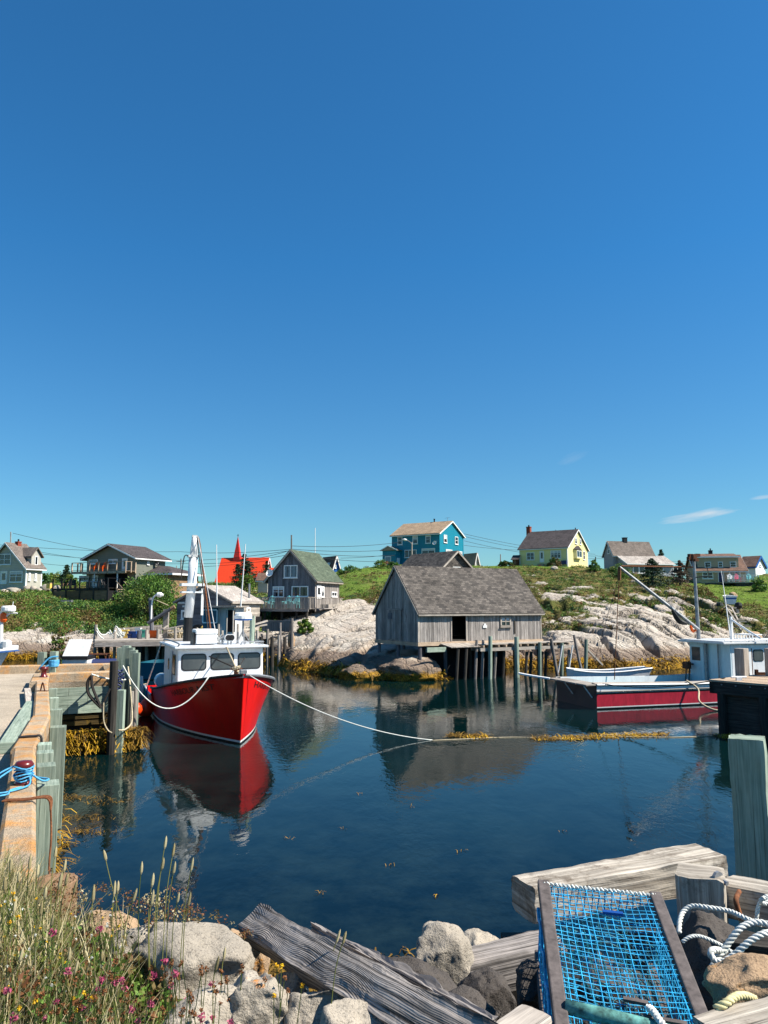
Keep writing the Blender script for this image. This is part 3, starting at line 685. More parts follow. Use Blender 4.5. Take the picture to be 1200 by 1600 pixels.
cover('bank_shrubs', 'dense green shrubs covering the left bank', mask, 2900, 101, .28, .75, 42, .105, pick_bank)
def pick_slope(pn, c, rs):
    m = np.where(pn > .60, 1, np.where(pn > .50, 0, np.where(pn > .40, 2, 3))); q = rs.uniform(size=len(m)); m = np.where(q > .94, 4, m); m = np.where((q < .25), 2, m); m = np.where((q > .25) & (q < .42), 3, m); return m
mask = vegm * vis * (pxg >= 720) * (1 - lawnm) * (rowt > 2.0)
cover('heath', 'low green and straw heath between the granite slabs', mask, 3600, 111, .15, .42, 34, .085, pick_slope)
mask = vegm * vis * (pxg >= 440) * (pxg < 730) * (1 - .85 * lawnm) * (rowt > 2.0)
cover('meadow', 'tufted green and straw meadow behind the rock', mask, 1500, 121, .15, .45, 34, .09, pick_slope)
mask = lawnm * vis
cover('lawn_grass', 'mown grass tufts on the lawns', mask, 1500, 131, .12, .30, 22, .06, lambda pn, c, rs: np.where(pn > .5, 0, 2), .05)

# rockweed: hanging ribbons along the tide line
def ribbons(name, label, base, N, seed, L0, L1, wd, mats, spread=.25, flat=.4, parent=None):
    rs = np.random.RandomState(seed); V_, F_, mi, rv = [], [], [], []; K = 4; k0 = 0
    an = rs.uniform(0, 2 * math.pi, N); L = rs.uniform(L0, L1, N); cm = (fbm(base[:, 0] * 1.5, base[:, 1] * 1.5, 3, seed) > .52).astype(int)
    P_ = base.copy(); dirv = np.stack([np.cos(an), np.sin(an), rs.uniform(.1, .9, N)], 1); sd = np.stack([-np.sin(an), np.cos(an), rs.uniform(-.4, .4, N)], 1) * (wd * rs.uniform(.5, 1.3, N))[:, None]
    lay = []
    for k in range(K):
        t = k / (K - 1); wv = sd * (1 - .5 * t); lay += [P_ - wv, P_ + wv]
        P_ = P_ + dirv * (L / (K - 1))[:, None]; dirv[:, 2] -= .75; dirv += rs.normal(0, spread, (N, 3))
        P_[:, 2] = np.maximum(P_[:, 2], .012 + rs.uniform(0, .03, N))
    v = np.stack(lay, 1).reshape(-1, 3); b0 = np.arange(N) * 2 * K
    f = np.concatenate([np.stack([b0 + 2 * k, b0 + 2 * k + 1, b0 + 2 * k + 3, b0 + 2 * k + 2], 1) for k in range(K - 1)])
    return tag(np_mesh(name, v, f, mats, np.tile(cm, K - 1), np.tile(rs.uniform(0, 1, N), K - 1)), label, None, None, 'stuff')
tide = sstep(-.25, .0, GZ) * sstep(.85, .35, GZ) * (pxg > -20) * (pxg < 1180) * (rowt < 2.6)
tide = tide * sstep(.32, .5, fbm(GX / 1.2, GY / 1.2, 3, 17))
b_, _ = scatter(tide, 7000, 141); b_ = b_.astype(float).copy(); b_[:, :2] += NR.normal(0, .06, (len(b_), 2)); b_[:, 2] += .03
lx = NR.uniform(572, 692, 1500); ly = 1055 + 6 * NR.uniform(0, 1, 1500) ; lw = np.array([(*PZ(a, b, 0)[:2], z) for a, b, z in zip(lx, ly + 2, NR.uniform(0, .42, 1500))]); b_ = np.concatenate([b_, lw])
ribbons('rockweed', 'golden rockweed along the far tide line', b_, len(b_), 142, .3, .75, .035, ['weed', 'weed_brown'], .3)
# ================================================================== HOUSES
class House:
    """root at the near corner; local -x runs along the left-hand wall (F), +y along the right-hand wall (S)"""
    def __init__(s, name, label, cat, px, py, Y, a, pxl, pxr, pye, pya, ridge, group=None, below=1.2, wl=None, wr=None):
        s.a = R(a); s.C = P(px, py, Y); s.root = thing(name, label, cat, s.C, -s.a, group)
        s.X = V(math.cos(s.a), -math.sin(s.a), 0); s.Yv = V(math.sin(s.a), math.cos(s.a), 0)
        def ext(d, p):
            k = (p - 600) / KP; return (k * s.C.y - s.C.x) / (d.x - k * d.y)
        s.wl = wl or ext(-s.X, pxl); s.wr = wr or ext(s.Yv, pxr)
        s.e = P(px, pye, Y).z - s.C.z; s.ridge = ridge; s.below = below
        d = Y + (s.wr * .5 * s.Yv.y if ridge == 'X' else s.wl * .5 * s.X.y * -1); s.h = P(px, pya, d).z - s.C.z
    def at(s, face, px, py):                     # pixel -> (u, z) on wall F or S
        d = rayd(px, py); o = V(0, 0, H); nrm = s.Yv if face == 'F' else s.X
        t = (s.C - o).dot(nrm) / d.dot(nrm); q = o + d * t - s.C
        return (q.dot(s.X) if face == 'F' else q.dot(s.Yv)), q.z
    def wall(s, mat, name='wall'):
        mb = MB(); wl, wr, e, h, b = s.wl, s.wr, s.e, s.h, s.below
        if s.ridge == 'Y': poly = [(-wl, 0, -b), (0, 0, -b), (0, 0, e), (-wl / 2, 0, h), (-wl, 0, e)]; d = (0, wr, 0)
        else: poly = [(0, 0, -b), (0, wr, -b), (0, wr, e), (0, wr / 2, h), (0, 0, e)]; d = (-wl, 0, 0)
        mb.prism(poly, d); return mb.build(name, mat, s.root)
    def roof(s, mat, oh=.3, th=.14, trim='white', og=.25, name='roof', fascia=.16):
        wl, wr, e, h = s.wl, s.wr, s.e, s.h; mb = MB(); tb = MB()
        half = (wl if s.ridge == 'Y' else wr) / 2; sl = (h - e) / half; up = .05
        for sg in (-1, 1):
            if s.ridge == 'Y':
                A = lambda q, y, z: V(-half + sg * q, y, z); y0, y1 = -og, wr + og
            else:
                A = lambda q, y, z: V(y, half + sg * q, z); y0, y1 = -wl - og, og
            q1 = half + oh; zE = e - sl * oh + up
            p = [A(0, y0, h + up), A(0, y1, h + up), A(q1, y1, zE), A(q1, y0, zE)]
            nrm = (p[1] - p[0]).cross(p[3] - p[0]).normalized()
            if nrm.z < 0: nrm = -nrm
            i = len(mb.v); Ls = (p[3] - p[0]).length; Lr = (p[1] - p[0]).length; u = [(0, Ls), (Lr, Ls), (Lr, 0), (0, 0)]
            top = [x + nrm * th for x in p]; mb.v += p + top
            mb.face((i, i + 1, i + 2, i + 3), u, 0, .5); mb.face((i + 7, i + 6, i + 5, i + 4), u[::-1], 0, .5)
            for k in range(4): k2 = (k + 1) % 4; mb.face((i + k, i + k2, i + 4 + k2, i + 4 + k), [(0, 0), (1, 0), (1, .1), (0, .1)], 0, .5)
            if trim:
                for yy, o2 in ((y0, -.03), (y1, .03)):
                    off = V(0, o2, 0) if s.ridge == 'Y' else V(o2, 0, 0)
                    tb.bar(A(0, yy, h + up - .02) + off, A(q1, yy, zE - .02) + off, .05, fascia, 0, (0, 0, 1))
                tb.bar(A(q1 + .02, y0, zE - .03), A(q1 + .02, y1, zE - .03), .05, fascia * .8, 0)
        r = mb.build(name, mat, s.root)
        if trim: tb.build('fascia', trim, r)
        return r
    def T(s, face, u, z, out=0.0):
        return V(u, -out, z) if face == 'F' else V(out, u, z)
    def window(s, face, px0, py0, px1, py1, cols=2, rws=2, glass='glass', frame='white', name='window', fw=.1, sill=True):
        u0, z1 = s.at(face, px0, py0); u1, z0 = s.at(face, px1, py1)
        return s.win_uz(face, u0, z0, u1, z1, cols, rws, glass, frame, name, fw, sill)
    def win_uz(s, face, u0, z0, u1, z1, cols=2, rws=2, glass='glass', frame='white', name='window', fw=.1, sill=True):
        mb = MB(); T = s.T; n_ = V(0, -1, 0) if face == 'F' else V(1, 0, 0)
        def seg(a0, b0, a1, b1, wd, o=.05, dp=.07): mb.bar(T(face, a0, b0, o), T(face, a1, b1, o), wd, dp, 0, n_)
        seg(u0, z0 + fw / 2, u1, z0 + fw / 2, fw); seg(u0, z1 - fw / 2, u1, z1 - fw / 2, fw)
        seg(u0 + fw / 2, z0 + fw, u0 + fw / 2, z1 - fw, fw); seg(u1 - fw / 2, z0 + fw, u1 - fw / 2, z1 - fw, fw)
        for k in range(1, cols): uu = u0 + (u1 - u0) * k / cols; seg(uu, z0 + fw, uu, z1 - fw, fw * .7, .043)
        for k in range(1, rws): zz = z0 + (z1 - z0) * k / rws; seg(u0 + fw, zz, u1 - fw, zz, fw * .5, .04)
        if sill and name == 'window': mb.bar(T(face, u0 - .05, z0 - .03, .07), T(face, u1 + .05, z0 - .03, .07), .06, .14, 0, n_)
        f = mb.build(name, frame, s.root)
        pm = MB(); pm.bar(T(face, u0 + fw * .8, (z0 + z1) / 2, .018), T(face, u1 - fw * .8, (z0 + z1) / 2, .018), z1 - z0 - fw * 1.6, .02, 0, n_); pm.build('pane', glass, f)
        if glass == 'glass' and rnd.random() < .6 and name == 'window':
            c = MB(); zc = z1 - (z1 - z0) * rnd.uniform(.25, .5); c.bar(T(face, u0 + fw, (zc + z1 - fw) / 2, .032), T(face, u1 - fw, (zc + z1 - fw) / 2, .032), z1 - fw - zc, .006, 0, n_); c.build('blind', 'curtain', f)
        return f
    def door(s, face, px0, py0, px1, py1, mat='white', frame='white', glazed=True):
        u0, z1 = s.at(face, px0, py0); u1, z0 = s.at(face, px1, py1); n_ = V(0, -1, 0) if face == 'F' else V(1, 0, 0); T = s.T
        mb = MB(); mb.bar(T(face, u0, (z0 + z1) / 2, .03), T(face, u1, (z0 + z1) / 2, .03), z1 - z0, .06, 0, n_)
        d = mb.build('door', mat, s.root); fb = MB()
        for uu in (u0 - .04, u1 + .04): fb.bar(T(face, uu, z0, .05), T(face, uu, z1, .05), .09, .09, 0, n_)
        fb.bar(T(face, u0 - .09, z1 + .05, .05), T(face, u1 + .09, z1 + .05, .05), .1, .09, 0, n_); fb.build('door_frame', frame, d)
        if glazed:
            pm = MB(); q = (u1 - u0) * .2; pm.bar(T(face, u0 + q, z0 + (z1 - z0) * .62, .066), T(face, u1 - q, z0 + (z1 - z0) * .62, .066), (z1 - z0) * .55, .012, 0, n_); pm.build('pane', 'glass', d)
        hb = MB(); hb.box(T(face, u1 - .1, z0 + (z1 - z0) * .45, .09), (.06, .06, .05)); hb.build('handle', 'steel', d); return d
    def part(s, name, mb, mat, parent=None, **k): return mb.build(name, mat, parent or s.root, **k)
    def corner_boards(s, mat='white', wd=.12):
        b = s.below * .3
        for q in ((-wd, .03, -.03, wd), (-s.wl - .03, -s.wl + wd, -.03, wd), (-wd, .03, s.wr - wd, s.wr + .03)): mb = MB(); mb.bx(*q, -b, s.e); s.part('corner_board', mb, mat)
    def box_part(s, name, mat, x0, x1, y0, y1, z0, z1, parent=None):
        mb = MB(); mb.bx(x0, x1, y0, y1, z0, z1); return s.part(name, mb, mat, parent)
    def chimney(s, x, y, z0, z1, sz=.55, mat='brick', flue=True):
        mb = MB(); mb.bx(x - sz / 2, x + sz / 2, y - sz / 2, y + sz / 2, z0, z1); mb.bx(x - sz * .58, x + sz * .58, y - sz * .58, y + sz * .58, z1, z1 + .12)
        c = s.part('chimney', mb, mat)
        if flue: f = MB(); f.cyl((x, y, z1 + .12), sz * .2, .3, 8); f.build('flue', 'black', c)
        return c
    def foundation(s, mat='stone_dark', h=.45):
        mb = MB(); mb.bx(-s.wl - .05, .05, -.05, s.wr + .05, -s.below - .3, -s.below + h if False else .05); return s.part('foundation', mb, mat)

def dish(parent, p, r, axis, mat='white'):
    mb = MB(); mb.lathe(p, [(r * .15, -.10 * r), (r * .6, .05 * r), (r, .3 * r), (r * .98, .34 * r), (r * .58, .1 * r), (.01, 0)], 14, 0, axis); o = mb.build('satellite_dish', mat, parent)
    q = MB(); ax = Vector(axis).normalized(); q.tube([Vector(p) - V(0, 0, r * .8), Vector(p) + ax * r * 1.2], r * .06, 5); q.tube([Vector(p) + ax * r * 1.1, Vector(p) + ax * r * 1.35], r * .14, 6); q.build('dish_arm', 'steel', o); return o

# ---- turquoise two-storey house on the hill
h = House('house', 'two storey turquoise clapboard house with tan roof on the hilltop', 'house', 687, 884, 125, 33, 612.7, 725, 833, 815.5, 'X', below=3)
h.wall('blue_clap'); h.roof('shingle_tan', .35, .16); h.corner_boards('blue_clap')
c = lambda x, y: (x / 7.06 + 590, y / 7.06 + 800)
for q in ((222, 275, 275, 362), (388, 262, 445, 352), (530, 252, 587, 345)): h.window('F', *c(*q[:2]), *c(*q[2:]), cols=1)
for q, k in (((300, 420, 432, 500), 3), ((488, 405, 635, 490), 2)): h.window('F', *c(*q[:2]), *c(*q[2:]), cols=k, rws=1)
for q, k in (((727, 250, 763, 342), 1), ((850, 270, 885, 360), 1), ((750, 410, 820, 465), 2), ((875, 430, 930, 505), 2)): h.window('S', *c(*q[:2]), *c(*q[2:]), cols=k)
u0, _ = h.at('F', *c(100, 500)); u1, _ = h.at('F', *c(290, 500)); _, zt = h.at('F', *c(200, 430)); pd = 1.6
h.box_part('porch', 'blue_clap', u0 + .2, u1 - .6, -pd, -.003, -2.8, zt)
mb = MB(); um = (u0 + u1) / 2 - .3
mb.prism([(u0 - .2, -pd - .2, zt - .02), (u1 - .2, -pd - .2, zt - .02), (um, -pd - .2, zt + .75)], (0, pd + .19, 0)); pr = h.part('porch_roof', mb, 'shingle_tan')
fb = MB(); fb.bar((u0 - .2, -pd - .24, zt), (um, -pd - .24, zt + .77), .05, .14, 0); fb.bar((u1 - .2, -pd - .24, zt), (um, -pd - .24, zt + .77), .05, .14, 0); fb.build('fascia', 'white', pr)
mb = MB(); 
for a_, b_ in ((u0 + .7, u0 + 1.9),): mb.bx(a_, b_, -pd - .05, -pd - .003, .2, 1.75)
f = h.part('window', mb, 'white'); mb = MB(); mb.bx(u0 + .8, u0 + 1.8, -pd - .07, -pd - .053, .3, 1.65); mb.build('pane', 'glass_blue', f)
mb = MB(); mb.bx(u1 - .595, u1 - .55, -pd + .3, -.4, -.6, 1.45); h.part('door', mb, 'white')
dish(h.root, h.T('F', *h.at('F', *c(640, 343)), .35), .32, (.2, -1, .25))
mb = MB(); mb.cyl((-h.wl * .36, h.wr / 2, h.h - .1), .12, .75, 8); mb.cyl((-h.wl * .36, h.wr / 2, h.h + .62), .17, .1, 8); h.part('vent_pipe', mb, 'black')
mb = MB(); mb.cyl((-h.wl * .08, h.wr / 2, h.h - .1), .03, .9, 5); mb.bar((-h.wl * .08 - .5, h.wr / 2, h.h + .7), (-h.wl * .08 + .4, h.wr / 2, h.h + .75), .03, .03); h.part('antenna', mb, 'steel')

# ---- pale yellow house
h = House('house', 'pale yellow clapboard house with charcoal roof and brick chimney at its left end', 'house', 887, 880, 128, 35, 813.4, 920.7, 855, 828.5, 'X', below=2)
h.wall('yellow_clap'); h.roof('shingle_dark', .25, .15); h.corner_boards('white', .14)
c = lambda x, y: (x / 4.615 + 800, y / 4.615 + 810)
h.window('F', *c(105, 247), *c(163, 300), cols=2); h.window('F', *c(278, 232), *c(355, 288), cols=3); h.door('F', *c(203, 238), *c(229, 316))
for q in ((451, 137, 467, 185), (485, 145, 498, 190), (510, 235, 525, 300)): h.window('S', *c(*q[:2]), *c(*q[2:]), cols=1)
ua, za = h.at('S', *c(440, 225)); ub, zb = h.at('S', *c(490, 290)); um = (ua + ub) / 2
mb = MB(); mb.prism([(.002, ua, zb - .1), (.5, ua + .35, zb - .1), (.5, ub - .35, zb - .1), (.002, ub, zb - .1)], (0, 0, za - zb + .1)); bay = h.part('bay', mb, 'yellow_clap')
mb = MB(); mb.prism([(.004, ua - .1, za), (.62, ua + .3, za), (.62, ub - .3, za), (.004, ub + .1, za)], (0, 0, .06)); mb.prism([(.004, ua - .05, za + .06), (.004, ub + .05, za + .06), (.004, um, za + .75)], (.4, 0, 0)); mb.build('bay_roof', 'shingle_dark', bay)
mb = MB(); mb.bx(.505, .53, ua + .42, ub - .42, zb + .1, za - .12); f = mb.build('window', 'white', bay); 
mb = MB(); mb.bx(.532, .54, ua + .5, um - .06, zb + .2, za - .2); mb.bx(.532, .54, um + .06, ub - .5, zb + .2, za - .2); mb.build('pane', 'glass', f)
h.chimney(-h.wl - .28, h.wr / 2, -1, h.h + 1.0, .7)
mb = MB(); mb.cyl((-.3, h.wr / 2, h.h), .09, .45, 7); mb.cyl((-h.wl * .45, h.wr / 2, h.h), .05, .3, 7); h.part('vent_pipe', mb, 'black')
h.box_part('bench', 'navy', *sorted((h.at('F', *c(360, 300))[0], h.at('F', *c(400, 300))[0])), -.6, -.2, -.2, .45)
h.box_part('door_step', 'kerb', h.at('F', *c(198, 316))[0], h.at('F', *c(240, 316))[0], -.9, -.06, -.8, .02)

# ---- grey house with pale sun-porch roof
h = House('house', 'blue grey house with brown roof and a pale low porch roof, left of the spruce', 'house', 959, 892, 142, 76, 946, 1024, 866, 846.5, 'Y', below=2)
h.wall('slate_clap'); h.roof('shingle_mid', .3, .15); h.chimney(-h.wl / 2, h.wr * .42, h.h - .5, h.h + .75, .7, 'black', False)
pd = 3.2; mb = MB(); e2 = h.e - .15; z2 = h.e - 1.9
mb.prism([(.1, .6, e2), (pd + .5, .6, z2), (pd + .5, .6, z2 - .12), (.1, .6, e2 - .12)], (0, h.wr + 1.6, 0)); pr = h.part('porch_roof', mb, 'shingle_pale')
mb = MB(); mb.prism([(.02, .8, -2), (pd, .8, -2), (pd, .8, z2 - .15), (.02, .8, e2 - .2)], (0, h.wr + 1.2, 0)); h.part('porch', mb, 'slate_clap')
fb = MB(); fb.bar((.1, .56, e2 - .08), (pd + .5, .56, z2 - .08), .05, .18, 0); fb.bar((pd + .53, .55, z2 - .06), (pd + .53, h.wr + 2.25, z2 - .06), .05, .18, 0); fb.build('fascia', 'white', pr)
for y0, y1 in ((2.0, 5.6), (6.5, 8.2), (10.2, 11.2)):
    mb = MB(); mb.bx(pd + .003, pd + .06, y0, y1, z2 - 1.75, z2 - .35); f = h.part('window', mb, 'white'); m2 = MB(); kk = 3 if y1 - y0 > 2 else 1
    for k in range(kk): w_ = (y1 - y0) / kk; m2.bx(pd + .063, pd + .075, y0 + w_ * k + .12, y0 + w_ * (k + 1) - .12, z2 - 1.6, z2 - .5)
    m2.build('pane', 'glass', f)
h.window('F', 949.5, 858, 953, 865, cols=1, rws=1)
mb = MB(); mb.bx(pd + .1, pd + 1.6, 2, 7.5, z2 - 2.95, z2 - 2.75)
for k in range(12): mb.bx(pd + 1.5, pd + 1.56, 2 + k * .5, 2.06 + k * .5, z2 - 2.75, z2 - 1.9)
mb.bx(pd + 1.48, pd + 1.58, 2, 7.56, z2 - 1.9, z2 - 1.82); h.part('deck_railing', mb, 'white')

# ---- tan house, right
h = House('house', 'tan clapboard house with long dormer, brown roof and blue front door', 'house', 1166, 911.5, 113, 9, 1090, 1176, 891, 868.5, 'X', below=1.5, wr=6.5)
c = lambda x, y: (x / 10 + 1080, y / 10 + 860)
h.wall('tan_clap'); h.roof('shingle_brown', .35, .15, og=.3)
ud0 = -h.wl + .35; ud1 = -h.wl * .12; zd0, zd1 = h.e + .10, h.h - .42; mb = MB(); mb.bx(ud0, ud1, .35, 3.1, zd0 - .4, zd1); h.part('dormer', mb, 'tan_clap')
mb = MB(); mb.prism([(ud0 - .2, .1, zd1 + .01), (ud0 - .2, h.wr / 2 + .05, h.h + .22), (ud0 - .2, h.wr / 2 + .05, h.h + .36), (ud0 - .2, .1, zd1 + .17)], (ud1 - ud0 + .4, 0, 0)); dr = h.part('dormer_roof', mb, 'shingle_brown')
mb = MB(); mb.bx(ud0 - .2, ud1 + .2, .05, .095, zd1, zd1 + .2); mb.build('fascia', 'white', dr)
for q in ((215, 170, 320, 255), (425, 160, 505, 240), (610, 150, 715, 238)):
    u0, z1 = h.at('F', *c(*q[:2])); u1, z0 = h.at('F', *c(*q[2:]))
    mb = MB(); mb.bx(u0, u1, .29, .346, zd0 + .35, zd0 + 1.2); f = h.part('window', mb, 'white'); mb = MB(); mb.bx(u0 + .1, u1 - .1, .27, .287, zd0 + .45, zd0 + .76); mb.bx(u0 + .1, u1 - .1, .27, .287, zd0 + .81, zd0 + 1.1); mb.build('pane', 'glass', f)
h.window('F', *c(170, 335), *c(345, 445), cols=2); h.window('F', *c(595, 320), *c(770, 408), cols=2); h.door('F', *c(422, 330), *c(505, 495), 'navy', glazed=False)
h.chimney(-h.wl * .57, h.wr / 2, h.h - .3, h.h + .75, .5, 'black')
u0, z0 = h.at('F', *c(520, 500)); u1, z1 = h.at('F', *c(960, 400)); mb = MB(); mb.bx(u0, u1, -2.6, -.05, z0 - .15, z0); dk = h.part('deck', mb, 'pale_wood')
mb = MB(); mb.bx(u0 + .9, u1, -2.5, -.3, z0 - 2.4, z0 - .16); h.part('deck_base', mb, 'stone_dark')
mb = MB(); k = 0; u = u0
while u <= u1 + .01: mb.bx(u - .04, u + .04, -2.64, -2.56, z0, z0 + .95); u += (u1 - u0) / 6
mb.bx(u0, u1, -2.65, -2.55, z0 + .95, z0 + 1.02); mb.bx(u0, u1, -2.63, -2.58, z0 + .12, z0 + .17)
for k in range(40): uu = u0 + (u1 - u0) * k / 40; mb.bx(uu, uu + .02, -2.62, -2.59, z0 + .1, z0 + .95)
mb.bx(u1 - .05, u1 + .03, -2.6, -.1, z0 + .95, z0 + 1.02); mb.build('railing', 'white', dk)
h.foundation(); tan_house = h
def deck_chair(mat, label, p, rz, s=1.0, group=None, name='deck_chair'):
    t = thing(name, label, 'chair', p, rz, group)
    mb = MB(); mb.bar((-.3 * s, 0, .38 * s), (.3 * s, 0, .38 * s), .55 * s, .05 * s, 0); mb.build('seat', mat, t)
    mb = MB(); L = 5
    for k in range(L): x = (-.24 + .12 * k) * s; mb.bar((x, .22 * s, .36 * s), (x * 1.15, .55 * s, (1.0 + .08 * (2 - abs(k - 2))) * s), .1 * s, .03 * s, 0, (0, -1, .3))
    mb.build('backrest', mat, t)
    for sg in (-1, 1):
        mb = MB(); mb.bx(sg * .36 * s - .06 * s, sg * .36 * s + .06 * s, -.35 * s, .35 * s, .58 * s, .62 * s); mb.build('armrest', mat, t)
        for yy in (-.3, .28): mb = MB(); mb.bx(sg * .34 * s - .035 * s, sg * .34 * s + .035 * s, yy * s - .04 * s, yy * s + .04 * s, 0, .58 * s); mb.build('leg', mat, t)
    return t
def onwall(hh, u, y, z): return hh.C + hh.X * u + hh.Yv * y + V(0, 0, z)
for q, mt, lb in ((665, 'pink', 'pink deck chair on the white railed deck of the tan house'), (855, 'turq', 'turquoise deck chair on the white railed deck of the tan house'), (560, 'white', 'white deck chair on the deck of the tan house beside the blue door')):
    uu, _ = h.at('F', *c(q, 470)); deck_chair(mt, lb, onwall(h, uu, -1.9, z0), R(-10), 1.05)

# ---- white and blue gable behind the tan house, blue gable and brown roofs seen over others
h = House('house', 'white gable house with dark blue eaves beyond the tan house, at the right edge', 'house', 1180.5, 890, 140, 50, 1160, 1199, 884.5, 870, 'X', below=2)
h.wall('white'); h.roof('shingle_brown', .3, .2, 'royal', fascia=.4); h.window('S', 1186.5, 882, 1189, 885.5, cols=1, rws=1)
h = House('house', 'small house with brown roof and royal blue gable end behind the green roofed house', 'house', 519, 903, 128, 58, 500, 531, 891, 869.5, 'X', below=2)
h.wall('royal'); h.roof('shingle_brown', .2, .15); h.window('S', 522.5, 882, 525, 888, cols=1, rws=1)
mb = MB(); mb.bx(-h.wl * .55, -h.wl * .25, -.2, h.wr * .3, h.e - .2, h.e + 1.3); h.part('dormer', mb, 'white')
h = House('house', 'house with tan roof peeping out right of the turquoise house', 'house', 741, 890, 150, 60, 715, 750, 884, 864.5, 'X', below=2)
h.wall('grey_clap'); h.roof('shingle_tan', .4, .15); h.window('S', 744, 885, 747, 888, cols=1, rws=1)
h = House('shed', 'dark red shed at the left end of the yellow house', 'shed', 808, 883, 132, 30, 802, 816, 874.5, 868.5, 'X', below=1.5)
h.wall('rust'); h.roof('shingle_dark', .15, .1, None); h.door('F', 803.5, 876, 805.5, 882, 'brown_wood', 'brown_wood', False)
h = House('shed', 'small shed with brown roof between the church and the green roofed house', 'shed', 418, 912, 105, 10, 402.5, 424, 905.5, 896.5, 'X', below=1.2)
h.wall('grey_clap'); h.roof('shingle_brown', .3, .12); h.door('F', 410, 906.5, 413, 911.5, 'white', 'white', False); h.window('F', 404.5, 906.5, 407.5, 909.5, cols=1, rws=1)

# ---- grey shingled shed behind the big fish shed
h = House('shed', 'grey shingled shed with steep roof directly behind the big fish shed', 'shed', 688, 925, 76, 56, 622, 739, 890, 862.5, 'X', below=2)
h.wall('shingle_grey'); h.roof('shingle_grey', .25, .12, 'pale_wood', fascia=.14); h.window('S', 707, 885.5, 719, 891, cols=2, rws=1)

# ---- church
h = House('church', 'white church with orange red roof and pointed red spire', 'church', 411, 914, 200, 8, 337, 425, 908, 872, 'X', below=3, wr=9)
h.wall('white'); h.roof('church_red', .5, .2, 'white', og=.3, fascia=.3)
sx, _ = h.at('F', 361.6, 900); r0 = .95; zt = P(361.6, 838.5, 205).z - h.C.z
mb = MB(); mb.bx(sx - r0, sx + r0, 4.5 - r0, 4.5 + r0, h.h - 1.5, h.h + .15); sp = h.part('spire_base', mb, 'spire_red')
mb = MB(); mb.lathe((sx, 4.5, h.h + .1), [(r0 * 1.28, 0), (r0 * .6, (zt - h.h) * .55), (.05, zt - h.h)], 4, 0); mb.build('spire', 'spire_red', sp)
mb = MB(); mb.bx(sx - .05, sx + .05, 4.45, 4.55, zt - .1, zt + .75); mb.bx(sx - .25, sx + .25, 4.46, 4.54, zt + .38, zt + .48); mb.build('cross', 'black', sp)
u0, z1 = h.at('F', 411, 894); mb = MB(); mb.prism([(.3, 1, h.e - 3), (.3, 8, h.e - 3), (.3, 8, h.e), (.3, 4.5, h.e + 3.4), (.3, 1, h.e)], (4.2, 0, 0)); h.part('vestry', mb, 'white')
for sg in (-1, 1): mb = MB(); mb.prism([(.3, 4.5, h.e + 3.45), (.3, 4.5 + sg * 4, h.e - .1), (.3, 4.5 + sg * 4, h.e + .1), (.3, 4.5, h.e + 3.65)], (4.5, 0, 0)); h.part('vestry_roof', mb, 'church_red')
for q in (345, 360, 375): h.window('F', q, 908.6, q + 2, 912.5, cols=1, rws=1)

# ---- dark house with two decks
h = House('house', 'dark olive grey house with two tiers of decks and a charcoal roof', 'house', 210.8, 920, 88, 25, 132.9, 256, 871, 852, 'Y', below=1.5)
c = lambda x, y: (x / 5.714 + 90, y / 5.714 + 830)
h.wall('sage_clap'); h.roof('shingle_dark', .45, .14, 'white', og=.6)
for q, k, g in (((283, 255, 360, 292), 1, 'glass_blue'), ((458, 250, 537, 288), 2, 'glass')): h.window('F', *c(*q[:2]), *c(*q[2:]), cols=k, rws=1, glass=g, fw=.08)
h.door('F', *c(586, 250), *c(620, 350)); h.window('F', *c(197, 398), *c(280, 445), cols=2, rws=1, fw=.07); h.door('F', *c(320, 400), *c(357, 500))
h.window('S', *c(708, 405), *c(755, 445), cols=2, rws=1, frame='black'); h.window('S', *c(797, 270), *c(815, 300), cols=1, rws=1); 
dish(h.root, h.T('S', *h.at('S', *c(870, 295)), .3), .3, (1, -.5, .3), 'black')
_, zu = h.at('F', *c(450, 362)); _, zl = h.at('F', *c(450, 512)); W = h.wl
mb = MB(); mb.bx(-W * .62, -W * .16, -.012, -.004, zl, zu - .2); h.part('recess_shade', mb, 'dark')  # flat near-black sheet, shade under the upper deck put into colour
mb = MB(); mb.bx(-W * .155, -W * .03, -.05, -.01, zl + .1, zu - .25); h.part('timber_panel', mb, 'tan_wood')
def decking(nm, x0, x1, d, z, rail, infill, postmat, mat):
    mb = MB()
    for k in range(int(d / .15)): mb.bx(x0, x1, -d + k * .15, -d + k * .15 + .14, z - .04, z, 0)
    mb.bx(x0, x1, -d, -d + .08, z - .28, z - .042); mb.bx(x0, x1, -.1, -.02, z - .28, z - .042); dk = h.part(nm, mb, mat)
    mb = MB(); n_ = 6
    for k in range(n_ + 1): xx = x0 + (x1 - x0) * k / n_; mb.bx(xx - .06, xx + .06, -d - .06, -d + .06, z - .25, z + rail)
    for yy in (-d * .5, -.15):
        for xx in (x0, x1): mb.bx(xx - .06, xx + .06, yy - .06, yy + .06, z - .2, z + rail)
    mb.bx(x0, x1, -d - .07, -d + .07, z + rail, z + rail + .05); mb.bx(x0 - .05, x0 + .05, -d, -.05, z + rail, z + rail + .05); mb.bx(x1 - .05, x1 + .05, -d, -.05, z + rail, z + rail + .05)
    mb.bx(x0, x1, -d - .03, -d + .03, z + .1, z + .15); mb.build('railing', postmat, dk)
    if infill:
        mb = MB()
        for k in range(n_): xa, xb = x0 + (x1 - x0) * k / n_ + .08, x0 + (x1 - x0) * (k + 1) / n_ - .08; mb.bx(xa, xb, -d - .01, -d + .01, z + .17, z + rail - .04)
        mb.build('railing_panel', infill, dk)
    return dk
decking('upper_deck', -W - .55, .1, 1.7, zu, 1.0, None, 'tan_wood', 'tan_wood')
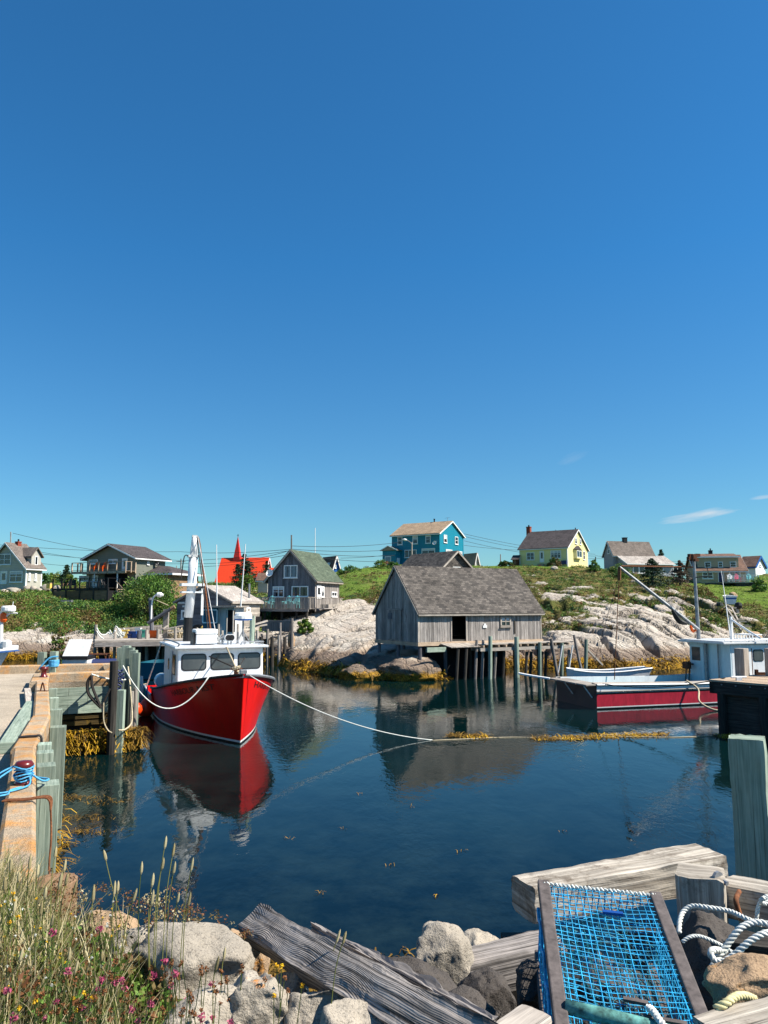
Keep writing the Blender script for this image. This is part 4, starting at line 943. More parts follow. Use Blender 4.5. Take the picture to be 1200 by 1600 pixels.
d2 = 3.4; x2 = -W - 1.6; x3 = -W * .10
decking('lower_deck', x2, x3, d2, zl, 1.05, None, 'black', 'dark_wood')
mb = MB()
for k in range(4): xa, xb = x2 + (x3 - x2) * k / 4 + .12, x2 + (x3 - x2) * (k + 1) / 4 - .12; mb.bx(xa, xb, -d2 + .03, -d2 + .1, -1.3, zl - .3, 0)
h.part('skirting', mb, 'brown_wood'); mb = MB()
for k in range(5): xa = x2 + (x3 - x2) * k / 4; mb.bx(xa - .1, xa + .1, -d2 - .02, -d2 + .14, -1.5, zl - .05)
mb.bx(x3 - .05, x3 + .03, -d2 + .15, -.1, -1.3, zl - .3); h.part('deck_posts', mb, 'black')
for xx in (-W * .62, -W * .16): h.box_part('post', 'white', xx - .05, xx + .05, -1.6, -1.5, zl, zu - .29)
mb = MB()
for k in range(5): mb.bx(x3 + .1 + k * .28, x3 + .4 + k * .28, -2.3, -1.1, zl - .2 - k * .22, zl - .14 - k * .22)
for yy in (-2.3, -1.1): mb.bar((x3 + .1, yy, zl + .75), (x3 + 1.5, yy, zl - .4), .06, .09); mb.bar((x3 + .1, yy, zl - .25), (x3 + 1.5, yy, zl - 1.35), .05, .22)
for k in range(3): mb.bx(x3 + .2 + k * .6, x3 + .27 + k * .6, -2.33, -2.27, zl - .3 - k * .5, zl + .6 - k * .5)
h.part('stairs', mb, 'tan_wood')
y0 = h.at('S', *c(785, 420))[0]; zr = h.at('S', *c(850, 385))[1]
mb = MB(); mb.bx(.004, 3.8, y0, h.wr + 1.5, -1.5, zr - .1); h.part('side_wing', mb, 'brown_wood')
mb = MB(); xa, xb, ya, yb = .004, 4.3, y0 - .4, h.wr + 2; zt = zr + 1.0
i = 0; q = [V(xa, ya, zr), V(xb, ya, zr), V(xb, yb, zr), V(xa, yb, zr)]; tp = [V(xa, (ya + yb) / 2 - .4, zt), V(xa + 1.2, (ya + yb) / 2 - .2, zt), V(xa + 1.2, (ya + yb) / 2 + .2, zt), V(xa, (ya + yb) / 2 + .4, zt)]
for k in range(4): mb.quad(q[k], q[(k + 1) % 4], tp[(k + 1) % 4], tp[k], 0, .5)
mb.quad(*tp, 0, .5); mb.quad(*q[::-1], 0, .5); wr_ = h.part('wing_roof', mb, 'shingle_dark'); mb = MB(); mb.bx(xa, xb + .03, ya - .05, ya - .003, zr - .18, zr + .02); mb.bx(xb + .003, xb + .05, ya, yb, zr - .18, zr + .02); mb.build('fascia', 'white', wr_)
for q, lb in ((366, 'orange deck chair on the upper deck, left of the pair'), (440, 'orange deck chair on the upper deck, right of the pair')):
    uu, _ = h.at('F', *c(q, 340)); deck_chair('orange', lb, onwall(h, uu + .25, -.95, zu), R(-25), 1.05, 'orange chairs on the upper deck')
uu, _ = h.at('F', *c(140, 490))
t = thing('deck_box', 'yellow box on the lower deck of the dark house', 'box', onwall(h, uu - 1.0, -2.6, zl), -h.a); mb = MB(); mb.bx(-.3, .3, -.2, .2, 0, .6); mb.build('body', 'yellow', t); mb = MB(); mb.bx(-.32, .32, -.22, .22, .6, .66); mb.build('lid', 'tan_wood', t)
for k, (q, lb) in enumerate(((205, 'dark deck chair at the left end of the lower deck'), (255, 'dark deck chair on the lower deck before the white door'), (545, 'dark deck chair at the right end of the lower deck'))):
    uu, _ = h.at('F', *c(q, 490)); deck_chair('black' if k else 'brown_wood', lb, onwall(h, uu + .2, -2.2, zl), R(-25 + 40 * k), .95, 'dark chairs on the lower deck')
t = thing('deck_table', 'pale covered table on the lower deck of the dark house', 'table', onwall(h, h.at('F', *c(445, 490))[0], -1.8, zl), -h.a); mb = MB(); mb.bx(-.7, .7, -.4, .4, .7, .78); mb.build('table_top', 'slate_clap', t)
for sx in (-.6, .6):
    for sy in (-.32, .32): mb = MB(); mb.bx(sx - .04, sx + .04, sy - .04, sy + .04, 0, .7); mb.build('leg', 'black', t)

# ---- pale house at the far left
h = House('house', 'pale grey shingled house with white trim and a dormer at the left edge', 'house', 39.5, 917, 92, 25, -24, 62.8, 886, 849.5, 'Y', below=1)
c = lambda x, y: (x / 9.23, y / 9.23 + 820)
h.wall('grey_clap'); h.roof('shingle_mid', .35, .14, 'white', og=.35); h.corner_boards()
h.window('F', -2, c(0, 425)[1], c(160, 0)[0], c(0, 575)[1], cols=2); h.window('F', *c(152, 668), *c(325, 828), cols=2); h.door('F', *c(22, 682), *c(92, 855))
h.window('S', *c(410, 690), *c(432, 805), cols=1); h.window('S', *c(498, 700), *c(522, 808), cols=1)
h.chimney(-h.wl / 2 + .3, h.wr * .55, h.h - .8, h.h + .22, .5)
zd = h.h - .62; ya, yb = h.wr * .35, h.wr * .95; mb = MB(); ym = (ya + yb) / 2
mb.prism([(-h.wl / 2, ya, h.e - .1), (-h.wl / 2, yb, h.e - .1), (-h.wl / 2, yb, zd - .95), (-h.wl / 2, ym, zd), (-h.wl / 2, ya, zd - .95)], (h.wl / 2 - .15, 0, 0)); dm = h.part('dormer', mb, 'grey_clap')
for sg in (-1, 1): mb = MB(); q = (yb - ya) / 2 + .25; mb.prism([(-h.wl / 2, ym, zd + .06), (-h.wl / 2, ym + sg * q, zd - .95 - .15), (-h.wl / 2, ym + sg * q, zd - .95), (-h.wl / 2, ym, zd + .2)], (h.wl / 2 + .1, 0, 0)); mb.build('dormer_roof', 'shingle_mid', dm)
mb = MB(); mb.bx(-.149, -.11, ym - .22, ym + .22, zd - 2.0, zd - .9); w_ = mb.build('window', 'white', dm); mb = MB(); mb.bx(-.108, -.1, ym - .14, ym + .14, zd - 1.9, zd - 1.0); mb.build('pane', 'glass', w_)

# ---- green-roofed boarded house with a deck on stilts
h = House('house', 'dark boarded house with green roof on stilts above the granite', 'house', 492, 950, 72, 20, 418, 529.5, 904.5, 861, 'Y', below=.3)
h.wall('slate_wood'); mb = MB(); k = 0; W = h.wl
x = -W
while x < 0:
    zt = h.e + (h.h - h.e) * (1 - abs(x + .11 + W / 2) / (W / 2)) - .06; mb.bx(x + .01, min(x + .21, -.005), -.02 - .008 * (k % 2), -.002, -.2, max(zt - .1, h.e - .3)); x += .22; k += 1
h.part('front_boarding', mb, 'slate_wood'); mb = MB(); y = 0; k = 0
while y < h.wr: mb.bx(.002, .02 + .008 * (k % 2), y + .01, min(y + .21, h.wr), -.5, h.e - .06); y += .22; k += 1
h.part('side_boarding', mb, 'grey_wood'); h.roof('shingle_green', .3, .12, 'pale_wood', og=.3, fascia=.16)
c = lambda x, y: (x / 8.571 + 400, y / 8.571 + 820)
def win3(q, k=2, r=1, **kw): h.window('F', *c(*q[:2]), *c(*q[2:]), cols=k, rws=r, fw=.09, **kw)
win3((378, 542, 558, 710), 2, 1, glass='glass_blue'); win3((228, 825, 378, 970), 2, 2); win3((482, 822, 703, 965), 2, 1)
h.door('S', *c(812, 825), *c(858, 990), 'white', 'white'); h.window('S', *c(868, 825), *c(905, 970), cols=1); h.window('S', *c(1005, 895), *c(1075, 965), cols=2, rws=1)
dish(h.root, V(-W * .9, -.55, h.e + .55), .36, (.1, -1, .35))
zf = h.at('F', *c(450, 1115))[1]; zr = h.at('F', *c(450, 985))[1]; d = 2.1; x0 = -W - .9; x1 = .35
mb = MB()
for k in range(int(d / .16)): mb.bx(x0, x1, -d + k * .16, -d + k * .16 + .15, zf - .05, zf)
mb.bx(x0, x1, -d - .03, -d + .05, zf - .3, zf - .06); mb.bx(x1 - .01, x1 + 1.2, -d + .8, h.wr * .8, zf - .08, zf - .02); dk = h.part('deck', mb, 'grey_wood')
mb = MB(); x = x0; rl = zr - zf + .1
while x < x1 + .02: mb.bx(x, x + .08, -d - .06, -d - .032, zf - .1, zf + rl - .05); x += .145
mb.bx(x0, x1, -d - .1, -d + .02, zf + rl - .05, zf + rl); y = -d
while y < -.1: mb.bx(x0 - .04, x0 - .01, y, y + .08, zf - .1, zf + rl - .05); y += .145
mb.bar((x1, -d + .02, zf + rl - .02), (x1 + 1.2, h.wr * .55, zf + rl - .1), .1, .05); k = 0
for k in range(22): t = k / 22; mb.bar((x1 + 1.2 * t, -d + (h.wr * .55 + d) * t, zf - .1), (x1 + 1.2 * t, -d + (h.wr * .55 + d) * t, zf + rl - .05 - .06 * t), .08, .03, 0, (1, 0, 0))
mb.build('railing', 'pale_wood', dk)
for x in (x0 + .4, x0 + 1.6, -W * .5, -W * .2, x1 - .3):
    for yy in (-d + .3, -.3): 
        wp = onwall(h, x, yy, 0); mb = MB(); mb.cyl((x, yy, ground(wp.x, wp.y) - h.C.z - .3), .13, zf - .31 - (ground(wp.x, wp.y) - h.C.z - .3), 8); h.part('stilt', mb, 'dark_wood')
mb = MB(); mb.bx(-W + .1, -.1, .6, h.wr - .3, -3, -.31); h.part('under_wall', mb, 'dark_wood')
mb = MB(); mb.bx(x1 + .1, x1 + .9, .3, 1.0, zf - .02, zf + .35); h.part('doorstep', mb, 'pale_wood')
mb = MB(); mb.bar((-.08, -.06, h.h - .2), (-.08, -.06, h.h - .1), .02, .02)
for k, (q, lb) in enumerate(((265, 'turquoise deck chair under the left window of the green roofed house'), (490, 'turquoise deck chair, middle one behind the picket rail'), (600, 'turquoise deck chair, rightmost behind the picket rail of the green roofed house'))):
    uu, _ = h.at('F', *c(q, 1040)); deck_chair('turq', lb, onwall(h, uu + .1, -1.45, zf), R(-20), 1.0, 'turquoise chairs on the stilted deck')
gable_house = h

# ================================================================== THE BIG FISH SHED ON POSTS
h = House('fish_shed', 'big weathered board fish shed with grey shingle roof on posts over the water', 'shed', 653.5, 1001, 50, 60, 587, 845, 956, 886.5, 'Y', below=.02)
W, D, e, hh = h.wl, h.wr, h.e, h.h
du0 = h.at('S', 706, 1000)[0]; du1 = h.at('S', 728, 1000)[0]; zd = h.at('S', 717, 960)[1]
wu0, wz1 = h.at('S', 781, 963); wu1, wz0 = h.at('S', 797.5, 979)
mb = MB(); y = 0; k = 0; rs = random.Random(3)
while y < D - .02:
    wd = rs.uniform(.14, .22); y1 = min(y + wd, D); dp = rs.uniform(0, .018); zb = -.12 + rs.uniform(-.03, .03)
    if y1 > du0 and y < du1:
        if y < du0 - .03: mb.bx(-.03, dp, y, du0, zb, e)
        mb.bx(-.03, dp, max(y, du0), min(y1, du1), zd, e)
        if y1 > du1 + .03: mb.bx(-.03, dp, du1, y1, zb, e)
    else: mb.bx(-.03, dp, y, y1 - .012, zb, e)
    y = y1
h.part('front_boards', mb, 'board_wood'); mb = MB(); x = -W
def gz(x): return e + (hh - e) * (1 - abs(x + W / 2) / (W / 2))
while x < -.001:
    wd = rs.uniform(.14, .22); x1 = min(x + wd, 0); dp = rs.uniform(0, .018); x1b = x1 - .01
    lo = [V(x, -dp, -.12 + rs.uniform(-.03, .03)), V(x1b, -dp, -.12)]; m_ = -W / 2
    poly = lo + [V(x1b, -dp, gz(x1b) - .02)] + ([V(m_, -dp, gz(m_) - .02)] if x < m_ < x1b else []) + [V(x, -dp, gz(x) - .02)]
    i0 = len(mb.uv); mb.prism(poly, (0, .03 + dp, 0)); mb.uv[i0:] = [(v_, u_) for u_, v_ in mb.uv[i0:]]; x = x1
h.part('gable_boards', mb, 'board_wood')
mb = MB(); mb.bx(-.9, -.75, D * .12, D * .74, -3.4, -.4); h.part('crib', mb, 'dark')  # near-black sheet standing in for the shade under the shed, not cribwork
mb = MB(); mb.bx(-W, -W + .04, .05, D, 0, e); mb.prism([(-W, D - .04, 0), (-.04, D - .04, 0), (-.04, D - .04, e), (-W / 2, D - .04, hh - .05), (-W, D - .04, e)], (0, .04, 0)); h.part('back_wall', mb, 'slate_wood')
mb = MB(); mb.bx(-W + .05, -.04, .05, D - .05, -.1, 0); h.part('floor', mb, 'dark_wood')
# unseen loft floor above the doorway, keeps the interior dark
mb = MB(); mb.bx(-W + .06, -.05, .06, D - .06, e - .02, e + .05); h.part('loft_floor', mb, 'dark_wood')
h.roof('shingle_grey', .22, .1, 'pale_wood', og=.12, fascia=.13)
h.win_uz('S', wu0, wz0, wu1, wz1, 2, 2, 'glass', 'pale_wood', 'window', .1)
mb = MB(); mb.box((.04, h.at('S', 757, 979)[0], h.at('S', 757, 979)[1]), (.05, .32, .16)); mb.box((.05, h.at('S', 757, 976)[0], h.at('S', 757, 976.5)[1]), (.05, .16, .2)); h.part('wall_patch', mb, 'white')
mb = MB(); mb.bx(.02, .05, du0 - .1, du0, -.1, zd); mb.bx(.02, .05, du1, du1 + .1, -.1, zd); mb.bx(.02, .055, du0 - .1, du1 + .1, zd, zd + .1); h.part('door_frame', mb, 'pale_wood')
mb = MB(); y = h.at('S', 804, 1000)[0]; mb.box((.03, y, .75), (.03, .12, .9)); h.part('batten', mb, 'dark_wood')
# gable door of upright boards with a strap rail
ga, gzt = h.at('F', 607, 953); gb, gzb = h.at('F', 628, 1000); mb = MB(); x = ga; k = 0
while x < gb: mb.bx(x, min(x + .17, gb) - .012, -.055 - .008 * (k % 2), -.022, gzb, gzt); x += .17; k += 1
dr = h.part('gable_door', mb, 'board_wood'); mb = MB(); mb.bx(ga - .1, gb + .15, -.1, -.066, gzt - .02, gzt + .1); mb.bx(gb - .12, gb + .02, -.1, -.066, gzb, gzt); mb.build('door_rail', 'grey_wood', dr)
mb = MB(); mb.bx(ga + .1, ga + .6, -.1, -.068, gzt - .62, gzt - .2); mb.build('hatch', 'slate_wood', dr)
# corner boards, sill timbers
for ya, yb in ((-.035, .1), (D - .12, D)): mb = MB(); mb.bx(-.02, .035, ya, yb, -.1, e - .05); h.part('corner_board', mb, 'pale_wood')
mb = MB(); mb.bx(-.2, .06, -.05, D + .1, -.36, -.12); mb.bx(-W, -.21, -.06, .14, -.36, -.13); h.part('sill_beam', mb, 'tan_wood')
for x in (-.15, -W * .5, -W + .2):
    for k in range(6):
        y = .2 + (D - .4) * k / 5; wp = onwall(h, x, y, 0); g = min(ground(wp.x, wp.y), 3) - h.C.z - .3; mb = MB(); mb.cyl((x + rs.uniform(-.05, .05), y, g), .12, -.37 - g, 8); h.part('post', mb, 'dark_wood' if k > 1 else 'slate_wood')
fish_shed = h
# ---- landing stage along the shed front
stage_z = h.C.z - .42
def sw(u, out, z): return h.C + h.Yv * u + h.X * out + V(0, 0, z)
t = thing('landing_stage', 'narrow plank landing stage on posts along the front of the big fish shed', 'jetty', sw(2.5, .8, -.4), 0); o0 = t.location.copy()
def L(p): return Vector(p) - o0
us = h.at('S', 688, 1000)[0]; ue = h.at('S', 876, 1003)[0]; um = h.at('S', 733, 1003)[0]
mb = MB(); u = us
while u < um - .05: mb.bar(L(sw(u, .1, -.24)), L(sw(u + .0, 1.35, -.42)), .16, .05, 0); u += .18
mb.build('ramp', 'pale_wood', t); mb = MB(); u = um
for k in range(7): o_ = .12 + k * .19; mb.bar(L(sw(um, o_, -.3)), L(sw(ue, o_, -.3)), .17, .06, 0)
mb.build('planks', 'pale_wood', t); mb = MB(); u = um + .1
while u < ue: mb.bar(L(sw(u, .1, -.41)), L(sw(u, 1.5, -.41)), .1, .14, 0); u += .62
mb.build('joists', 'tan_wood', t)
mb = MB(); mb.bar(L(sw(um - .2, 1.46, -.62)), L(sw(ue + .1, 1.46, -.62)), .12, .2, 0); mb.bar(L(sw(um, .2, -.62)), L(sw(ue, .2, -.62)), .12, .2, 0); mb.build('stringer', 'pale_wood', t)
mb = MB(); mb.bar(L(sw(h.at('S', 655, 1003)[0], .9, -.55)), L(sw(h.at('S', 684, 1003)[0], .9, -.55)), .1, .3); mb.build('edge_board', 'green_wood', t)
for k, (px, ty, tilt, r_) in enumerate(((742, 994, .02, .16), (783, 995, 0, .19), (818, 1003.5, .02, .15), (842, 998, -.12, .14), (852, 1004.5, .03, .15), (879, 992, -.16, .12), (889, 999, .04, .16))):
    u = h.at('S', px, 1003)[0]; q = sw(u, 1.62, 0); zt = P(px, ty, q.y).z; mb = MB(); mb.tube([L(V(q.x - tilt * 3, q.y, -1.2)), L(V(q.x, q.y, (zt - 1) * .5)), L(V(q.x + tilt * 2, q.y, zt))], [r_ * .8, r_ * .86, r_ * .8], 8); mb.build('pile', 'green_wood' if k in (0, 1, 2, 4, 6) else 'grey_wood', t)
for px, ty in ((738, 1000), (728, 1000), (757, 1018), (770, 1018), (805, 1018), (812, 1018), (835, 1018), (829, 1018), (870, 1015), (712, 1012), (699, 1012)):
    u = h.at('S', px, 1003)[0]; q = sw(u, 1.2, 0); zt = min(P(px, ty, q.y).z, h.C.z + .7 if px < 740 else 2); mb = MB(); mb.tube([L(V(q.x - .2, q.y, -1)), L(V(q.x, q.y, zt))], .1, 7); mb.build('pile', 'grey_wood' if px in (738, 728, 870, 757) else 'dark_wood', t)
mb = MB(); q0 = sw(h.at('S', 888, 1005)[0], 1.4, 0); mb.bar(L(q0 + V(0, 0, -.5)), L(q0 + V(1.6, .8, -2.0)), .12, .12); mb.build('brace', 'pale_wood', t)
for px in (846, 862):
    u = h.at('S', px, 1003)[0]; q = sw(u, 1.75, 0); mb = MB(); mb.tube([L(V(q.x - .1, q.y, .1)), L(V(q.x + .25, q.y, h.C.z - .5))], .05, 6); mb.build('rail', 'white', t)
# ---- rounded ledge of rock under the shed's left corner
def boulder(name, label, c, sz, mat, seed, cat='boulder', group=None, sub=4, rough=.28, flat=0.0, rot=0, kind=None, facet=.5):
    bm = bmesh.new(); bmesh.ops.create_icosphere(bm, subdivisions=sub, radius=1); rs = random.Random(seed)
    pl = []
    for k in range(9):
        d = V(rs.gauss(0, 1), rs.gauss(0, 1), rs.gauss(0, .8)).normalized(); pl.append((d, rs.uniform(.62, .92)))
    off = V(seed * 3.1, seed * 1.7, seed * .9)
    for v in bm.verts:
        p = v.co.normalized(); q = p.copy()
        for d, r in pl:
            dd = q.dot(d)
            if dd > r: q -= d * (dd - r) * facet * 1.7
        f = 1 + rough * (mnoise.fractal(p * 1.6 + off, 1.0, 2.1, 4) * .8) + .014 * mnoise.fractal(p * 9 + off, .8, 2.2, 3)
        q *= f; v.co = V(q.x * sz[0], q.y * sz[1], q.z * sz[2])
    me = bpy.data.meshes.new(name); bm.to_mesh(me); bm.free(); me.materials.append(M[mat]); me.polygons.foreach_set('use_smooth', [True] * len(me.polygons)); zb = min(v.co.z for v in me.vertices)
    me.transform(Matrix.Translation((0, 0, -zb))); o = bpy.data.objects.new(name, me); COL.objects.link(o); o.location = Vector(c); o.rotation_euler.z = rot
    return tag(o, label, cat, group, kind)
# ================================================================== BOATS
def hull_mesh(L, bd, bw, sheer, rake, stations, zlev, mats, matidx, deep=-.55, transom=True):
    """zlev: fixed heights near the water, then fractions of the way to the sheer; matidx per band"""
    fixed, fr = zlev; mb = MB(); S = len(stations); nl = len(fixed) + len(fr)
    def pt(s, z, zs, sd):
        if z >= 0: t = min(1, z / zs) ** 1.25; y = bw(s) * (1 - t) + bd(s) * t
        else: y = bw(s) * (1 - .55 * (z / deep) ** 2)
        return V(s * L + rake * z * max(0, s) ** 8, sd * max(y, .012), z)
    grid = {}
    for sd in (-1, 1):
        for i, (s, zs) in enumerate(stations):
            zt = fixed[-1]; lv = list(fixed) + [zt + (zs - zt) * f for f in fr]
            for j, z in enumerate(lv): grid[sd, i, j] = len(mb.v); mb.v.append(pt(s, z, zs, sd))
    for sd in (-1, 1):
        for i in range(S - 1):
            for j in range(nl - 1):
                q = (grid[sd, i, j], grid[sd, i + 1, j], grid[sd, i + 1, j + 1], grid[sd, i, j + 1])
                if sd > 0: q = q[::-1]
                mb.face(q, [(0, 0)] * 4, matidx[j], .5)
    for j in range(nl - 1):
        mb.face((grid[-1, 0, j], grid[-1, 0, j + 1], grid[1, 0, j + 1], grid[1, 0, j]), [(0, 0)] * 4, matidx[j] if transom is True else transom, .5)
        mb.face((grid[-1, S - 1, j], grid[1, S - 1, j], grid[1, S - 1, j + 1], grid[-1, S - 1, j + 1]), [(0, 0)] * 4, matidx[j], .5)
    return mb, pt
def text_on(string, size, place, name, mat, parent, step=.02):
    cu = bpy.data.curves.new('lettering', 'FONT'); cu.body = string; cu.size = size; cu.resolution_u = 2; ob = bpy.data.objects.new('lettering', cu); COL.objects.link(ob)
    dg = bpy.context.evaluated_depsgraph_get(); me = ob.evaluated_get(dg).to_mesh(); bm = bmesh.new(); bm.from_mesh(me); ob.evaluated_get(dg).to_mesh_clear(); bpy.data.objects.remove(ob); bpy.data.curves.remove(cu)
    bmesh.ops.triangulate(bm, faces=bm.faces[:]); wd = max(v.co.x for v in bm.verts)
    for v in bm.verts: v.co = place(v.co.x / wd, v.co.y)
    m2 = bpy.data.meshes.new(name); bm.to_mesh(m2); bm.free(); m2.materials.append(M[mat]); o = bpy.data.objects.new(name, m2); COL.objects.link(o); o.parent = parent; return o
def rounded(u0, u1, z0, z1, r, n=4):
    out = []
    for cx, cz, a0 in ((u1 - r, z1 - r, 0), (u0 + r, z1 - r, 90), (u0 + r, z0 + r, 180), (u1 - r, z0 + r, 270)):
        for k in range(n + 1): a = R(a0 + 90 * k / n); out.append((cx + r * math.cos(a), cz + r * math.sin(a)))
    return out

# ---------------- red fishing boat
LB = 11.6; ph = R(23); hd = V(math.sin(ph), -math.cos(ph), 0); bowp = PZ(375.5, 1163, 0); org = bowp - hd * LB; rz = math.atan2(hd.y, hd.x)
boat = thing('fishing_boat', 'red hulled fishing boat with white wheelhouse moored at the quay', 'boat', org, rz)
MWr = Matrix.Translation(org) @ Matrix.Rotation(rz, 4, 'Z'); wr2 = lambda x, y, z: MWr @ V(x, y, z)
iw = MWr.inverted()
def bd(s): q = max(0, (s - .50) / .50); return 2.2 * (1 - q ** 2.7) ** .8 * (.93 + .07 * min(1, s * 4))
def bw(s): q = max(0, (s - .38) / .62); return 1.95 * (1 - q ** 1.9) ** 1.05 * (.9 + .1 * min(1, s * 4))
def sheer(s): return .98 if s < .358 else 1.34 + 1.08 * ((s - .36) / .64) ** 1.35
st = [(k / 30 * .355, .98) for k in range(0, 31, 3)] + [(.3575, .98), (.36, 1.34)] + [(.36 + .64 * (1 - (1 - k / 40) ** 1.5), sheer(.36 + .64 * (1 - (1 - k / 40) ** 1.5))) for k in range(1, 41)]
mb, hp = hull_mesh(LB, bd, bw, sheer, .14, st, ([-.55, -.25, .05, .12], [.2, .4, .6, .8, .92, 1.0]), None, [0, 0, 1, 2, 2, 2, 2, 2, 2])
hull = mb.build('hull', ['black', 'white', 'hull_red'], boat, smooth=True)
hull.modifiers.new('edge', 'EDGE_SPLIT').split_angle = R(40)
for sd, mt in ((-1, 'black'), (1, 'steel')):
    m = MB(); m.tube([hp(s, z - .03, z, sd) + V(0, sd * .03, 0) for s, z in st[12:]], .055, 6); m.build('rub_rail', mt, boat)
    m = MB(); m.tube([hp(s, z + .02, z, sd) for s, z in st[:12]], .045, 6); m.build('side_rail', 'fiber_grey', boat)
m = MB()
for i in range(12, len(st) - 1):
    (s0, z0), (s1, z1) = st[i], st[i + 1]; a, b, c_, d = hp(s0, z0, z0, -1), hp(s1, z1, z1, -1), hp(s1, z1, z1, 1), hp(s0, z0, z0, 1)
    for q in (a, b, c_, d): q.z -= .12
    mid0, mid1 = (a + d) / 2 + V(0, 0, .1), (b + c_) / 2 + V(0, 0, .1); m.quad(a, b, mid1, mid0, 0, .5); m.quad(mid0, mid1, c_, d, 0, .5)
m.build('foredeck', 'fiber_grey', boat); m = MB(); m.bx(.1, LB * .358, -1.95, 1.95, .25, .3); m.build('work_deck', 'fiber_grey', boat)
xf = LB - 3.75; xa = xf - 3.9; hwid = 1.68; zb, zt = 1.2, 3.10
m = MB(); prof = [(xa, zb), (xf + .18, zb), (xf + .02, zt), (xa, zt)]; m.prism([V(x, -hwid, z) for x, z in prof], (0, 2 * hwid, 0)); wh = m.build('wheelhouse', 'fiberglass', boat, bevel=.05)
m = MB(); m.bx(xa - .55, xf + .3, -hwid - .16, hwid + .16, zt + .003, zt + .10); rf = m.build('wheelhouse_roof', 'fiberglass', boat, bevel=.03)
def fx(z): return xf + .18 - .16 * (z - zb) / (zt - zb)
for u0, u1 in ((-1.50, -.62), (-.38, .46), (.70, 1.53)):
    for nm, gr, off, mt in (('window', .045, .012, 'black'), ('pane', 0, .02, 'boat_glass')):
        rr = rounded(u0 - gr, u1 + gr, 2.30 - gr, 2.86 + gr, .10 + gr); m = MB(); m.prism([V(fx(z) + off - .01, u, z) for u, z in rr], (.012, 0, 0))
        if nm == 'window': wn = m.build(nm, mt, wh)
        else: m.build(nm, mt, boat)
for x0, x1, z0, z1 in ((xf - 1.15, xf - .45, 2.05, 2.85), (xf - 2.5, xf - 2.1, 2.15, 2.6)):
    m = MB(); m.prism([V(x, -hwid - .012, z) for x, z in rounded(x0, x1, z0, z1, .08)], (0, -.012, 0)); w_ = m.build('side_window', 'black', wh); m = MB(); m.prism([V(x, -hwid - .026, z) for x, z in rounded(x0 + .04, x1 - .04, z0 + .04, z1 - .04, .06)], (0, -.008, 0)); m.build('side_pane', 'boat_glass', boat)
m = MB(); m.prism([V(xf - 1.95, -hwid - .02, 1.35), V(xf - 1.25, -hwid - .02, 1.35), V(xf - 1.25, -hwid - .02, 2.95), V(xf - 1.95, -hwid - .02, 2.95)], (0, -.02, 0)); m.build('cabin_door', 'fiber_grey', boat)
m = MB(); m.bx(xa - 1.4, xa - .02, -1.3, .2, .3, 1.9); m.build('engine_box', 'fiber_grey', boat)
# roof gear
def boatpt(px, py, x):                       # point of the picture on the boat's transverse plane x (local)
    d = rayd(px, py); n_ = hd; t = ((MWr @ V(x, 0, 0)) - V(0, 0, H)).dot(n_) / d.dot(n_); return iw @ (V(0, 0, H) + d * t)
zr = zt + .10
a = boatpt(304, 1011, xf - .9); b = boatpt(337, 1011, xf - .9); m = MB()
m.bx(xf - 1.5, xf - .6, a.y, b.y, zr + .05, zr + .42); m.bx(xf - 1.52, xf - .58, a.y - .02, b.y + .02, zr + .425, zr + .62); m.build('roof_box', 'white', boat, bevel=.04)
m = MB(); m.bx(xf - 1.45, xf - .65, a.y - .09, a.y - .025, zr, zr + .5); m.build('box_bracket', 'black', boat)
m = MB(); m.tube(smooth_path([V(xf + .05, -hwid, zr), V(xf + .05, -hwid, zr + .12), V(xa, -hwid, zr + .12), V(xa, -hwid, zr)], 4), .03, 6); m.build('roof_rail', 'steel', boat)
m = MB(); m.tube([V(xf + .1, .75, zr), V(xf + .1, .8, zr + .13), V(xf + .1, hwid, zr + .13), V(xf - 1.4, hwid, zr + .13)], .025, 5)
for k in range(6): m.tube([V(xf - k * .25, hwid, zr), V(xf - k * .25, hwid, zr + .13)], .02, 4)
m.build('roof_rail', 'steel', boat)
q = boatpt(379, 1012, xf - .8); m = MB()
for k in range(5): an = 2 * math.pi * k / 5; m.tube([V(q.x + .32 * math.cos(an), q.y + .32 * math.sin(an), zr), V(q.x, q.y, zr + .55)], .02, 5)
m.tube([V(q.x, q.y, zr + .3), V(q.x, q.y, zr + .95)], .04, 6); rm = m.build('radar_mast', 'steel', boat)
m = MB(); m.lathe((q.x, q.y, zr + .95), [(.2, 0), (.36, .03), (.37, .08)], 16); m.build('radar_base', 'royal', rm); m = MB(); m.lathe((q.x, q.y, zr + 1.03), [(.37, 0), (.37, .12), (.3, .22), (.05, .26)], 16); m.build('radar_dome', 'white', rm)
for px in (356, 361):
    q = boatpt(px, 1003, xf - .5); m = MB(); m.lathe((q.x - .15, q.y, zr + .28), [(.06, 0), (.14, .1), (.15, .24)], 12, 0, (1, 0, 0)); lt = m.build('searchlight', 'fiberglass', boat); m = MB(); m.lathe((q.x + .095, q.y, zr + .28), [(.12, 0), (.12, .01)], 12, 0, (1, 0, 0)); m.build('lens', 'black', lt); m = MB(); m.cyl((q.x, q.y, zr), .03, .2, 6); m.build('light_bracket', 'steel', lt)
q = boatpt(393, 1010, xf - 1.2); z1 = boatpt(393, 966, xf - 1.2).z; m = MB(); m.cyl((q.x, q.y, zr), .095, z1 - zr, 10); m.build('exhaust_pipe', 'green_wood', boat)
for px, py in ((341, 975), (347, 985), (371, 975)):
    q = boatpt(px, 1010, xf - 1.6); z1 = boatpt(px, py, xf - 1.6).z; m = MB(); m.cyl((q.x, q.y, zr), .045, z1 - zr, 6); m.build('roof_post', 'pale_wood', boat)
m = MB(); q = boatpt(345, 1004, xf - 1.0)
